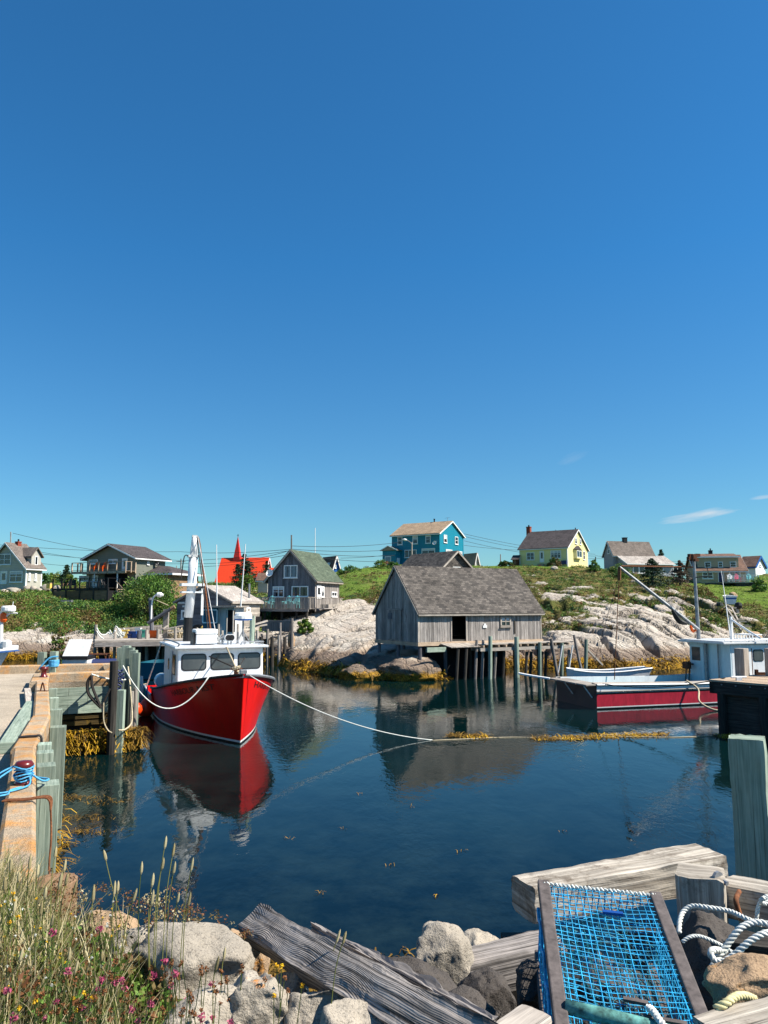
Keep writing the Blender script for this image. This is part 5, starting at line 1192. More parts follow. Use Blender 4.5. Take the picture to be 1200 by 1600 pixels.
for k in range(7): m.tube(smooth_path([V(q.x + rnd.uniform(-.1, .1), q.y + rnd.uniform(-.1, .1), zr + .01), V(q.x, q.y + rnd.uniform(-.25, .25), zr + .15), V(q.x + rnd.uniform(-.2, .2), q.y + rnd.uniform(-.3, .3), zr + rnd.uniform(.2, .4))], 4), .02, 5)
m.build('coiled_gear', 'fiber_grey', boat)
# mast
xm = xa - .35; q = boatpt(292, 1005, xm); tp = boatpt(304, 838, xm); mp = boatpt(300, 912, xm); lw = boatpt(294, 965, xm)
m = MB(); m.tube([V(q.x, q.y, .3), lw], [.2, .2], 12); m.build('mast_foot', 'black', boat)
m = MB(); m.tube([lw, mp, tp.lerp(mp, .42)], [.2, .205, .2], 14); m.tube([tp.lerp(mp, .45) + V(0, .06, 0), tp], [.145, .11], 10); ms = m.build('mast', 'fiberglass', boat, smooth=True)
m = MB(); m.tube([tp.lerp(mp, .41) - V(0, .08, 0), tp - V(0, .05, 0)], [.09, .06], 8); m.box(tp.lerp(mp, .42), (.4, .5, .1)); m.box(tp, (.2, .22, .1)); m.build('mast_fitting', 'fiber_grey', ms)
m = MB(); m.box(mp - V(0, 0, .05), (.7, 1.0, .12)); m.box(mp - V(0, 0, .38), (.6, .95, .07)); m.box(mp + V(.2, .44, -.8), (.1, .1, 1.2)); m.build('light_platform', 'fiberglass', ms)
m = MB(); m.tube([tp + V(0, .1, .05), boatpt(325, 985, xm + 1)], .025, 5); m.build('stay', 'rope_dark', ms)
m = MB(); m.tube([tp + V(0, .14, 0), boatpt(337, 990, xf - 1)], .02, 5); m.build('stay', 'steel', ms)
m = MB(); m.tube(smooth_path([tp.lerp(mp, .43) - V(0, .2, 0), boatpt(288, 870, xm), boatpt(283, 905, xm)], 5), .025, 5); m.build('stay', 'rope_dark', ms)
m = MB(); m.tube(smooth_path([tp + V(0, .12, 0), boatpt(312, 850, xm), boatpt(318, 900, xm), boatpt(329, 985, xm)], 5), .04, 5); m.build('fall_rope', 'rope_rust', ms)
# stem head, cleat, names
m = MB(); m.bx(LB + .08, LB + .32, -.12, .12, 2.38, 2.56); m.build('stem_head', 'steel', boat, bevel=.02)
m = MB(); m.cyl((LB - .9, 0, 2.2), .09, .4, 8); m.tube([V(LB - .9, -.22, 2.5), V(LB - .9, .22, 2.5)], .035, 6); m.build('mooring_bitt', 'rust', boat)
m = MB()
for k in range(9): a = 2 * math.pi * k / 9; m.tube(smooth_path([V(LB - .9 + .13 * math.cos(a), .13 * math.sin(a), 2.42 + .02 * k), V(LB - .9 + .15 * math.cos(a + 1.5), .15 * math.sin(a + 1.5), 2.44 + .02 * k), V(LB - .9 + .13 * math.cos(a + 3), .13 * math.sin(a + 3), 2.42 + .02 * k)], 4), .03, 5)
m.build('rope_turns', 'rope_tan', boat)
def name_place(sd, s0, s1):
    def f(u, y):
        s = s0 + (s1 - s0) * u; zs = sheer(s); z = zs - .44 + y; p = hp(s, z, zs, sd); e1 = hp(s + .004, z, zs, sd) - p; e2 = hp(s, z + .02, zs, sd) - p; nn = e1.cross(e2).normalized()
        if nn.y * sd < 0: nn = -nn
        return p + nn * .012
    return f
text_on('HARBOUR MIST', .30, name_place(-1, .70, .93), 'boat_name', 'black', boat)
text_on('HARBOUR MIST', .30, name_place(1, .965, .72), 'boat_name', 'black', boat)
# buoys hung from the starboard quarter
for k, (px, py, lb) in enumerate(((227.5, 1107, 'orange fender buoy hanging on the red boat near its stern'), (212.5, 1108, 'small orange fender buoy against the quay piles'))):
    p = P(px, py, 34.2 if k == 0 else 29.5); r = .36 if k == 0 else .24
    t = thing('fender_buoy', lb, 'buoy', p - V(0, 0, r), 0, 'orange fender buoys'); m = MB(); m.lathe((0, 0, 0), [(.04, 0), (r * .7, r * .2), (r, r * .85), (r * .85, r * 1.5), (r * .3, r * 2.1), (r * .16, r * 2.3)], 14); m.build('float', 'buoy', t, smooth=True); m = MB(); m.tube([V(0, 0, r * 2.2), V(.05, .02, r * 3.6)], .03, 5); m.build('lanyard', 'royal', t)
t = thing('net_bundle', 'blue net bundle at the stern of the red boat', 'net', P(209, 1092, 35) - V(0, 0, .3)); m = MB()
for k in range(12): a = rnd.uniform(0, 6.28); m.tube(smooth_path([V(.2 * math.cos(a), .2 * math.sin(a), 0), V(.3 * math.cos(a + .5), .2 * math.sin(a), .4), V(.1 * math.cos(a + 2), .1, .75)], 4), .07, 5)
m.build('folds', 'royal', t); m = MB(); m.tube(smooth_path([V(.3, 0, .1), V(.38, -.1, .6), V(.3, 0, 1.3)], 5), .07, 6); m.build('white_tie', 'rope_white', t)
m = MB(); m.lathe(wr2(1.6, -1.9, 1.0) * 0, [(.3, 0), (.32, .1), (.32, .6), (.3, .7)], 12, 0, (1, 0, 0)); t = m.build('barrel', 'pale_blue', None); t.location = wr2(2.4, -1.6, 1.45); t.rotation_euler.z = rz; tag(t, 'pale blue plastic barrel lying aft of the red boat wheelhouse', 'barrel')

# ---------------- maroon boat on the right
axd = V(.954, .30, 0).normalized(); prt = V(-axd.y, axd.x, 0); A = PZ(934, 1109, 0); LM = 15.0; HB = 1.85; orgM = A + prt * HB; rzM = math.atan2(axd.y, axd.x)
mbt = thing('fishing_boat', 'maroon and white wooden fishing boat with white cabin, its shaded end coloured pale blue, at the right', 'boat', orgM, rzM); MM = Matrix.Translation(orgM) @ Matrix.Rotation(rzM, 4, 'Z'); iM = MM.inverted()
def bd2(s): q = max(0, (s - .5) / .5); return (HB + .08) * (1 - q ** 2.3) ** .85 * (.95 + .05 * min(1, s * 3))
def bw2(s): q = max(0, (s - .4) / .6); return (HB) * (1 - q ** 2) * (.97 + .03 * min(1, s * 3))
def sh2(s): return 1.02 + .10 * (1 - min(1, s * 3)) + .75 * max(0, s - .45) ** 1.6 / .55 ** 1.6
st2 = [(k / 40, sh2(k / 40)) for k in range(40)] + [(.998, sh2(1))]
mb, hp2 = hull_mesh(LM, bd2, bw2, sh2, .5, st2, ([-.5, -.2, .06, .11, .66, .74], [.6, 1.0]), None, [0, 0, 1, 2, 0, 1, 1], transom=3)
hu = mb.build('hull', ['black', 'white', 'maroon', 'shaded_maroon'], mbt, smooth=True); hu.modifiers.new('edge', 'EDGE_SPLIT').split_angle = R(40)
for sd in (-1, 1):
    m = MB(); m.tube([hp2(s, z, z, sd) + V(0, sd * .03, 0) for s, z in st2], .05, 6); m.build('rub_rail', 'fiber_grey', mbt)
    m = MB(); m.tube([hp2(s, .80, z, sd) + V(0, sd * .02, 0) for s, z in st2[:38]], .03, 5); m.build('rub_strake', 'black', mbt)
    m = MB()
    for i in range(len(st2) - 8):
        (s0, z0), (s1, z1) = st2[i], st2[i + 1]; a, b = hp2(s0, z0, z0, sd), hp2(s1, z1, z1, sd); a.z += .03; b.z += .03; c_, d = b - V(0, sd * .42, -.05), a - V(0, sd * .42, -.05); m.quad(a, b, c_, d, 0, .5); m.quad(d, c_, c_ - V(0, 0, .8), d - V(0, 0, .8), 1, .5)
    m.build('washboard', ['pale_wood', 'fiberglass'], mbt)
m = MB(); m.bx(.05, LM * .8, -1.4, 1.4, .3, .34); m.build('work_deck', 'teal_deck', mbt)
m = MB()
for y0 in (-1.8, -.9, 0, .9): m.bx(-.55, .35, y0, y0 + .86, 1.08, 1.14)
m.build('stern_planks', 'pale_wood', mbt)
for y0 in (-1.5, .2): m = MB(); m.tube([V(-.5, y0, 1.08), V(-.02, y0 + .05, .5)], .035, 5); m.build('stern_bracket', 'white', mbt)
m = MB(); m.tube(smooth_path([V(-.55, 1.5, 1.12), V(-1.1, 2.4, 1.2), V(-1.5, 3.0, 1.28)], 4), .06, 5); m.build('stern_pole', 'white', mbt)
def mpt(px, py, x): d = rayd(px, py); t = ((MM @ V(x, 0, 0)) - V(0, 0, H)).dot(axd) / d.dot(axd); return iM @ (V(0, 0, H) + d * t)
def mside(px, y=-1.5): k = (px - 600) / KP; o_ = MM @ V(0, y, 0); return (k * o_.y - o_.x) / (axd.x - k * axd.y)
xc = mside(1137); hc = 1.5; ztc = mpt(1100, 1004, xc).z; xe = xc + 4.6
m = MB(); m.bx(xc, xc + .06, -hc + .001, hc, .35, ztc - .003); m.build('cabin_bulkhead', 'pale_blue', mbt)  # white bulkhead coloured pale blue in place of its shade
m = MB(); m.bx(xc + .062, xe, -hc, hc, .6, ztc); cb = m.build('cabin', 'fiberglass', mbt, bevel=.04)
m = MB(); m.bx(xc - .55, xe + .3, -hc - .2, hc + .25, ztc + .003, ztc + .1); m.bx(xc - .5, xe, -hc - .1, hc + .1, ztc + .102, ztc + .15); m.build('cabin_roof', 'fiber_grey', mbt, bevel=.02)
yd0, yd1 = mpt(1053, 1050, xc).y, mpt(1083, 1050, xc).y; m = MB(); m.bx(xc - .035, xc - .003, min(yd1, hc - 1.1), hc - .05, .45, ztc - .08); dr = m.build('cabin_door', 'pale_blue', mbt)
m = MB(); m.bx(xc - .05, xc - .037, hc - .85, hc - .22, ztc - .95, ztc - .25); m.build('door_window', 'boat_glass', dr); m = MB(); m.bx(xc - .09, xc - .037, hc - .3, hc - .05, ztc - 1.2, ztc - 1.14); m.build('handle', 'black', dr)
m = MB(); m.cyl((xc - .12, .12, .35), .075, ztc - .3, 8); m.cyl((xc - .1, -.75, .35), .04, ztc - .35, 6); m.build('exhaust_pipe', 'steel', mbt)
for px0, px1 in ((1172, 1188), (1191, 1206), (1212, 1228)):
    u0, u1 = mside(px0, -hc), mside(px1, -hc); z0, z1 = ztc - .88, ztc - .28
    m = MB(); m.prism([V(x, -hc - .003, z) for x, z in rounded(u0, u1, z0, z1, .12)], (0, -.014, 0)); w_ = m.build('window', 'black', cb); m = MB(); m.prism([V(x, -hc - .019, z) for x, z in rounded(u0 + .04, u1 - .04, z0 + .04, z1 - .04, .1)], (0, -.006, 0)); m.build('window_pane', 'boat_glass', mbt)
m = MB(); u0, u1 = mside(1153, -hc), mside(1169, -hc); m.bx(u0, u1, -hc - .025, -hc - .004, .75, ztc - .25); m.build('side_door', 'white', mbt)
m = MB(); m.bx(u1 + .01, u1 + .05, -hc - .03, -hc - .004, .75, ztc - .22); m.build('door_edge', 'rust', mbt)
# mast, boom, spar, whip, roof rack
mb0 = mpt(1092, 1000, xc + .1); mt = mpt(1084, 876, xc + .1); m = MB(); m.tube([V(mb0.x, mb0.y, ztc - .2), mt], [.105, .075], 8); ms = m.build('mast', 'steel', mbt)
m = MB()
for k in range(9): a = rnd.uniform(0, 6.28); m.box(mt + V(.2 * math.cos(a), .22 * math.sin(a), .1 + rnd.uniform(-.1, .2)), (.22, .2, .16), None)
m.tube([mt - V(0, 0, .1), mt + V(0, .02, .3)], .06, 5); m.build('masthead_gear', 'rust', ms)
bt = mpt(968, 886, xc - 4.2); bb = mb0 + V(.0, .0, .55); m = MB(); m.tube([bb, bt], [.10, .075], 8); bo = m.build('boom', 'steel', mbt)
m = MB(); m.tube([bt + V(.1, 0, .05), mt - V(0, 0, .35)], .045, 6); m.build('spar', 'rope_rust', mbt)
m = MB(); m.tube([bt, bt - V(.05, 0, .7)], .09, 6); m.tube([bt - V(.05, 0, .5), mpt(960, 1062, xc - 4.9)], .022, 5); m.build('fall_rope', 'rope_rust', bo)
m = MB(); m.tube([bt - V(0, .02, .3), mpt(930, 1030, xc - 5.6)], .013, 4); m.build('thin_line', 'rope_dark', bo)
m = MB(); m.tube(smooth_path([bb + V(-.5, 0, .2), bb + V(-.25, .1, -.1), bb + V(-.05, 0, .1)], 4), [.05, .07, .08, .085, .08, .07, .06, .05, .04], 7); m.build('wrapped_net', 'orange', bo); m = MB(); m.tube(smooth_path([bb + V(-1.6, 0, 1.05), bb + V(-1.2, .05, .5), bb + V(-.7, 0, .3)], 4), [.05, .08, .12, .14, .15, .14, .12, .09, .06], 7); m.build('dark_bundle', 'black', bo)
m = MB(); m.tube([mt - V(0, .02, .5), mpt(1098, 990, xc + 1)], .02, 4); m.tube([mt - V(0, .02, .9), mpt(1108, 900, xc + .3), mpt(1103, 880, xc + .2)], .03, 4); m.build('stay', 'rope_dark', ms)
q0, q1 = mpt(1142, 1000, xc + 1.4), mpt(1127, 892, xc + 1.4); m = MB(); m.tube([q0, q1], [.035, .015], 5); m.build('whip_antenna', 'white', mbt)
m = MB(); q = mpt(1144, 1000, xc + 1.2)
m.box(V(q.x, q.y, ztc + .75), (.1, .1, 1.2)); m.tube([V(q.x, q.y, ztc + 1.2), V(q.x + .3, q.y - 1.0, ztc + .55), V(q.x + .4, q.y - 1.5, ztc + .3)], .05, 6); m.build('gallows', 'fiberglass', mbt)
q = mpt(1148, 998, xc + 2.0); q2 = mpt(1176, 998, xc + 2.0); m = MB()
for zz in (.15, .42):
    m.tube([V(q.x, q.y, ztc + zz), V(q.x, q2.y, ztc + zz)], .035, 5); m.tube([V(q.x + .6, q.y, ztc + zz), V(q.x + .6, q2.y, ztc + zz)], .035, 5)
for k in range(7): yy = q.y + (q2.y - q.y) * k / 6; m.tube([V(q.x, yy, ztc + .15), V(q.x, yy, ztc + .42)], .035, 5); m.tube([V(q.x, yy, ztc + .42), V(q.x + .6, yy, ztc + .42)], .025, 4)
m.build('roof_rack', 'white', mbt)
m = MB(); m.tube([V(xc - .4, -hc - .1, ztc + .2), V(xe, -hc - .1, ztc + .2)], .025, 5)
for k in range(5): m.tube([V(xc + k * 1.1, -hc - .1, ztc + .1), V(xc + k * 1.1, -hc - .1, ztc + .2)], .02, 4)
m.build('roof_rail', 'steel', mbt)
for yy in (1.35, 1.1): m = MB(); m.tube([V(xc - .5, yy, .35), V(xc - .35, yy + .05, 1.5)], .03, 5); m.build('hauler_arm', 'black', mbt)
m = MB(); m.box(V(xc - .42, 1.25, 1.62), (.25, .4, .35), None); m.build('hauler_plate', 'rust', mbt)
# stern line to the small wharf
def rope_thing(name, label, pts, r, mat, group=None, laid=0, n=6, cat='rope'):
    m = MB()
    if laid: twist(m, pts, r, laid)
    else: m.tube(pts, r, n)
    return single(m, name, mat, label, cat, group, smooth=True)
rail = MM @ V(mside(1070, -1.9), -1.95, 1.1)
rope_thing('mooring_rope', 'tan mooring rope drooping from the maroon boat rail into the water by the small wharf', smooth_path([rail + V(0, .3, .05), rail, rail + V(.3, -.3, -.3), PZ(1093, 1096, .35), PZ(1112, 1108, .08), PZ(1131, 1111, .02)], 6), .045, 'rope_tan')

# ---------------- white skiff behind it
Lk = 3.9; skp = P(891, 1060, 43.5); skp.z = 0; sk = thing('skiff', 'small white lapstrake skiff floating behind the maroon boat', 'boat', skp, R(4))
bdk = lambda s: .75 * (1 - max(0, abs(s - .45) - .3) ** 2 * 4.5); bwk = lambda s: .62 * (1 - max(0, abs(s - .45) - .25) ** 2 * 4.5); shk = lambda s: 1.12 + .16 * (s - .45) ** 2 * 4
stk = [(k / 14, shk(k / 14)) for k in range(15)]; mb, hpk = hull_mesh(Lk, bdk, bwk, shk, .45, stk, ([-.3, .0, .35], [.5, .52, 1.0]), None, [0, 0, 0, 1, 0]); mb.build('hull', ['fiberglass', 'fiber_grey'], sk)
for sd in (-1, 1): m = MB(); m.tube([hpk(s, z, z, sd) for s, z in stk], .045, 5); m.build('gunwale', 'white', sk); m = MB(); m.tube([hpk(s, .82, z, sd) + V(0, sd * .02, 0) for s, z in stk], .02, 5); m.build('rub_strake', 'fiber_grey', sk)
for xx in (1.0, 2.5): m = MB(); m.bx(xx, xx + .25, -.62, .62, .8, .84); m.build('thwart', 'pale_wood', sk)

# ---------------- white boat beyond the quay, left edge
lb = thing('fishing_boat', 'white boat with blue trimmed wheelhouse and radar mast beyond the quay, at the left edge', 'boat', V(-17.6, 33.4, 0), R(-8)); ML = Matrix.Translation(lb.location) @ Matrix.Rotation(R(-8), 4, 'Z'); iL = ML.inverted()
bd3 = lambda s: 1.7 * (1 - max(0, (s - .5) / .5) ** 2.4) ** .8; bw3 = lambda s: 1.5 * (1 - max(0, (s - .4) / .6) ** 2); sh3 = lambda s: 1.1 + .7 * s ** 2
lo = lambda X: X - 4.0
mb, hp3 = hull_mesh(8.2, bd3, bw3, sh3, .4, [(k / 20 * .998, sh3(k / 20)) for k in range(21)], ([-.5, .05, .1], [.4, .8, 1.0]), None, [0, 1, 1, 1, 1]); hu = mb.build('hull', ['royal', 'fiberglass'], lb, smooth=True); hu.location.x = -4
lp = lambda px, py: iL @ P(px, py, 32.6)
e = lp(28, 1017); fz = e.z; xr = e.x - 1.15
m = MB(); m.prism([V(xr - 3.4, -1.2, 1.2), V(xr - .55, -1.2, 1.2), V(xr - .95, -1.2, 1.75), V(xr - .35, -1.2, fz - .12), V(xr - 3.4, -1.2, fz - .12)], (0, 2.4, 0)); wh = m.build('wheelhouse', 'fiberglass', lb)
m = MB(); m.bx(xr - 3.6, xr, -1.35, 1.35, fz - .08, fz + .14); m.build('wheelhouse_roof', 'fiberglass', lb, bevel=.05); m = MB(); m.bx(xr - 3.6, xr + .02, -1.37, 1.37, fz - .115, fz - .082); m.build('blue_trim', 'royal', lb)
m = MB(); m.prism([V(xr - 1.9, -1.203, 2.0), V(xr - 1.0, -1.203, 2.0), V(xr - .6, -1.203, fz - .25), V(xr - 1.9, -1.203, fz - .25)], (0, -.012, 0)); m.build('side_window', 'boat_glass', wh); m = MB(); m.prism([V(xr - 3.1, -1.203, 2.0), V(xr - 2.1, -1.203, 2.0), V(xr - 2.1, -1.203, fz - .25), V(xr - 3.1, -1.203, fz - .25)], (0, -.012, 0)); m.build('side_window', 'boat_glass', wh)
m0 = lp(1.5, 1014); m1 = lp(2, 955); m = MB(); m.tube([m0, m1], .08, 8); ms = m.build('mast', 'white', lb); m = MB(); m.tube([m1.lerp(m0, .25), lp(17, 957)], .04, 5); m.tube([lp(3, 958), lp(27, 958)], .03, 5); m.build('crosstree', 'white', ms)
q = lp(13, 955); m = MB(); m.lathe(q - V(0, 0, .02), [(.26, 0), (.29, .05), (.29, .18), (.24, .25)], 14); m.build('radar_dome', 'white', ms); m = MB(); m.tube([lp(18, 956), lp(21, 940)], .02, 4); m.build('antenna', 'fiber_grey', ms)
q = lp(5, 972); m = MB(); m.lathe(q, [(.1, 0), (.16, .1), (.13, .35), (.05, .4)], 10); m.build('signal_light', 'orange', ms)
m = MB(); q = lp(10, 1010); m.lathe(V(q.x, q.y, fz + .14), [(.22, 0), (.2, .25), (.1, .32)], 10); m.build('roof_vent', 'fiber_grey', lb)

# ---------------- teal cabin boat at the wharf, behind the red boat
tq = P(314, 978, 50); tb = thing('cabin_boat', 'teal cabin boat with flat pale roof and two whip antennas, behind the red boat', 'boat', V(tq.x + 1.2, 51.2, 0), R(-6)); MT = Matrix.Translation(tb.location) @ Matrix.Rotation(R(-6), 4, 'Z'); iT = MT.inverted(); tp_ = lambda px, py: iT @ P(px, py, 49.9)
bd4 = lambda s: 1.6 * (1 - max(0, abs(s - .45) - .3) ** 2 * 5); mb, hp4 = hull_mesh(7.0, bd4, lambda s: .88 * bd4(s), lambda s: 1.1 + .3 * s * s, .3, [(k / 16, 1.1 + .3 * (k / 16) ** 2) for k in range(17)], ([-.4, .05, .1], [.5, 1]), None, [0, 1, 1, 1]); hu = mb.build('hull', ['black', 'teal'], tb, smooth=True); hu.location.x = -5.2
a, b = tp_(316, 976), tp_(372, 949); y0 = -1.3
m = MB(); m.bx(a.x, a.x + .95, y0, 1.2, 1.1, b.z - .02); cb = m.build('cabin', 'teal', tb); m = MB(); m.bx(a.x + .96, b.x - .3, y0 + .3, 1.2, 1.1, b.z - .02); m.build('aft_cabin', 'fiber_grey', tb)
m = MB(); m.bx(a.x - .1, b.x, y0 - .25, 1.4, b.z, b.z + .1); m.build('cabin_roof', 'pale_wood', tb)
m = MB(); p_ = tp_(316.5, 953); q_ = tp_(339, 973)
for xx in (p_.x, q_.x): m.bx(xx - .04, xx + .04, y0 - .04, y0 - .003, q_.z, p_.z)
m.bx(p_.x, q_.x, y0 - .05, y0 - .005, p_.z - .04, p_.z + .04); m.bx(p_.x, q_.x, y0 - .05, y0 - .005, q_.z - .04, q_.z + .04); m.build('window_frame', 'white', cb)
m = MB(); m.bx(q_.x + .5, q_.x + 1.1, y0 + .28, y0 + .297, q_.z - .6, p_.z); m.build('doorway', 'dark', tb)
for (x0_, y0_), (x1_, y1_) in (((338.7, 948), (338.2, 851)), ((376, 948), (383.5, 850))): m = MB(); m.tube([tp_(x0_, y0_), tp_(x1_, y1_)], [.05, .028], 5); m.build('whip_antenna', 'white', tb)
for px in (343, 356, 366): m = MB(); q = tp_(px, 960); m.cyl((q.x, y0 - .1, 1.1), .05, b.z - 1.1, 6); m.build('roof_post', 'pale_wood', tb)

# ================================================================== MOORING LINES
bowl = wr2(LB - .9, -.1, 2.52); qp = P(192, 1040, 27.2)
rope_thing('mooring_rope', 'white bow line sagging from the quay piles along the red hull', sag(P(192, 1040, 26.2), MWr @ (hp(.93, sheer(.93), sheer(.93), -1) + V(.03, -.12, .03)), 1.25, 26), .024, 'rope_white')
rope_thing('mooring_rope', 'white bow line running from the red bow out into the water', sag(wr2(LB + .2, .12, 2.42), PZ(676, 1156.5, .0), .42, 26), .02, 'rope_white')
rope_thing('floating_line', 'thin tan line floating on the water among the drifting weed', smooth_path([PZ(674, 1157, .01), PZ(720, 1155, .012), PZ(800, 1152, .012), PZ(880, 1154, .012), PZ(960, 1151, .012), PZ(1050, 1152, .012), PZ(1128, 1149, .012)], 6), .018, 'rope_tan')
rope_thing('mooring_rope', 'thin line from the quay rope loop to the red boat stern', sag(P(150, 1056, 25.4), wr2(.4, -2.0, 1.1), .12, 14), .026, 'rope_tan')
rope_thing('mooring_rope', 'pale stern line rising from the red hull quarter to its roof', [wr2(.9, -2.05, 1.05), wr2(xa - .3, -hwid - .1, zt + .05)], .03, 'rope_white')
rope_thing('forestay_rope', 'short rope from the wheelhouse roof down to the bow bitt', [wr2(xf + .25, .15, zt + .05), wr2(LB - .9, 0, 2.5)], .035, 'rope_tan')
rope_thing('forestay_rope', 'dark strap from the middle windscreen pillar to the bow bitt', [wr2(xf + .2, -.5, 2.8), wr2(LB - .9, .05, 2.5), wr2(xf + .2, .9, 2.7)], .028, 'rope_dark')

# ================================================================== QUAY
ZK, ZD = 2.57, 2.27
RK = [PZ(57, 1440, ZK), PZ(56, 1167, ZK), PZ(79, 1117, ZK), PZ(75, 1064, ZK), PZ(78, 1052, ZK)]; EK = PZ(177, 1048.5, ZK); BK0 = PZ(-60, 1041, ZK); BK1 = PZ(180, 1035.5, ZK)
quay = thing('quay', 'concrete and timber quay with weed on its foot, running along the left', 'quay', V(-8, 16, 0)); qo = quay.location.copy(); LQ = lambda p, z=None: V(p.x - qo.x, p.y - qo.y, (p.z if z is None else z) - qo.z)
m = MB(); pl = [LQ(p, ZD) for p in RK] + [LQ(EK, ZD), LQ(BK1, ZD), LQ(BK0, ZD), LQ(V(-40, 31, ZD)), LQ(V(-40, 3, ZD)), LQ(V(-6, 3, ZD))]
m.prism([p - V(0, 0, .3) for p in pl], (0, 0, .3)); m.build('deck', 'quay', quay)
ins = lambda p, d: p + d
m = MB(); pl2 = [LQ(p, -1) + V(-.12, 0, 0) for p in RK[:4]] + [LQ(RK[4], -1) + V(-.12, .12, 0), LQ(EK, -1) + V(-.15, .15, 0), LQ(BK1, -1) + V(-.15, -.1, 0), LQ(BK0, -1), LQ(V(-40, 30, -1)), LQ(V(-40, 3, -1)), LQ(V(-6.2, 3, -1))]
m.prism(pl2, (0, 0, 1 + ZD - .305)); m.build('crib', 'dark_wood', quay)
dr_ = (EK - RK[4]).normalized(); nr_ = V(dr_.y, -dr_.x, 0)
for k, (z0, z1, mt) in enumerate(((1.82, 2.08, 'green_wood'), (1.52, 1.81, 'green_wood'), (1.24, 1.51, 'green_wood'))):
    m = MB(); L0 = (EK - RK[4]).length
    m.bar(LQ(RK[4], (z0 + z1) / 2) + nr_ * .02, LQ(RK[4] + dr_ * (L0 * (.3 + .3 * (k % 2))), (z0 + z1) / 2) + nr_ * .02, .14, z1 - z0); m.bar(LQ(RK[4] + dr_ * (L0 * (.305 + .3 * (k % 2))), (z0 + z1) / 2) + nr_ * .025, LQ(EK, (z0 + z1) / 2) + nr_ * .02, .14, z1 - z0); m.build('wall_plank', mt, quay)
m = MB()
for z in (1.12, .92): m.bar(LQ(RK[4], z) - nr_ * .02, LQ(EK, z) - nr_ * .02, .12, .14)
m.build('low_timber', 'weedy_wood', quay)
m = MB(); m.bar(LQ(RK[4], .2) + nr_ * .25, LQ(EK + dr_ * .9, .2) + nr_ * .25, .7, .95); m.build('weed_footing', 'weedy_wood', quay)
# weed fringe
q = []
for k in range(2600): t_ = NR.uniform(0, 1); p = RK[4].lerp(EK + dr_ * 1.0, t_) + nr_ * NR.uniform(.35, .68); q.append((p.x, p.y, NR.uniform(.05, .72)))
for k in range(900): t_ = NR.uniform(0, 3.0); i = int(t_); p = RK[i].lerp(RK[i + 1], t_ - i); q.append((p.x + NR.uniform(.0, .35), p.y, NR.uniform(.0, .45)))
ribbons('quay_weed', 'golden brown weed hanging on the quay footing', np.array(q), len(q), 151, .15, .4, .018, ['weed_brown', 'weed'], .2)
def kerb(label, a, b, width=.33, hgt=.62, side=1, joint=.012, dz=0):
    a, b = Vector(a), Vector(b); d = (b - a).normalized(); nl = V(-d.y, d.x, 0) * side; a = a + d * joint; b = b - d * joint; n_ = max(2, int((b - a).length / .25)); mb = MB()
    c0 = (a + b) / 2; prof = [(-.0, -hgt), (width, -hgt), (width, -.04), (width - .04, 0), (.04, 0), (0, -.04)]
    poly = [a + nl * x + V(0, 0, z + dz) for x, z in prof]; mb.prism(poly, b - a); return single(mb, 'concrete_kerb', 'kerb', label, 'kerb', 'concrete kerb sections of the quay')
kerb('long lichen covered concrete kerb, nearest section with the red bollard and blue rope', RK[0], RK[1]); kerb('concrete kerb section that jogs aside in the middle of the quay edge', RK[1], RK[2], .36)
kerb('orange lichened kerb section with the small iron eye, before the corner', RK[2], RK[3]); kerb('short kerb block under the small black bollard at the quay corner', RK[3], RK[4], .5)
kerb('broad concrete kerb over the green plank wall, facing the camera', RK[4] + V(.0, .0, -.003), EK, .36, .60); kerb('low concrete kerb along the back of the quay head', BK1, BK0, .3, .33)
# fender timbers on the outer face
fd = [(1332, 1420, .23, .30), (1216, 1330, .27, .34), (1190, 1216, .25, .30), (1172, 1190, .24, .28), (1160, 1172, .2, .26), (1116, 1152, .3, .3), (1098, 1116, .26, .24), (1082, 1098, .22, .2), (1070, 1082, .22, .2)]
lbs = ['grey brown stub of a pile at the near end of the quay kerb', 'wide green fender timber beside the rusty rope', 'green fender timber second in line behind the wide one', 'green fender timber third in line with cut top', 'thin green fender timber fourth in line', 'tall green fender board where the kerb jogs', 'green fender board beyond the jog', 'short green fender board near the quay corner', 'last green fender board beside the plank wall']
zt_ = [2.28, 2.52, 2.54, 2.56, 2.57, 2.35, 2.45, 2.47, 2.5]
def edge_at(py):
    Yv = PZ(57, py, ZK).y
    for i in range(4):
        if RK[i].y <= Yv <= RK[i + 1].y: return RK[i].lerp(RK[i + 1], (Yv - RK[i].y) / (RK[i + 1].y - RK[i].y)), (RK[i + 1] - RK[i]).normalized()
    return (RK[0], (RK[1] - RK[0]).normalized()) if Yv < RK[0].y else (RK[3], (RK[3] - RK[2]).normalized())
for k, (y1, y0, out, dp) in enumerate(fd):
    p, d = edge_at(y1 + (0 if k == 0 else 2)); nn = V(d.y, -d.x, 0); m = MB(); c = p + nn * (out / 2 + .01); zz = zt_[k]
    if k == 0: m.tube([V(c.x, c.y + .12, -1.0), V(c.x, c.y + .12, zz)], .2, 12)
    else: m.box(V(c.x, c.y, (zz - .6) / 2), (dp, out, zz + .6), (d, nn, V(0, 0, 1)))
    single(m, 'fender_timber', ['brown_wood' if k == 0 else 'green_wood'], lbs[k], 'fender', 'fender timbers along the quay face', bevel=.01)
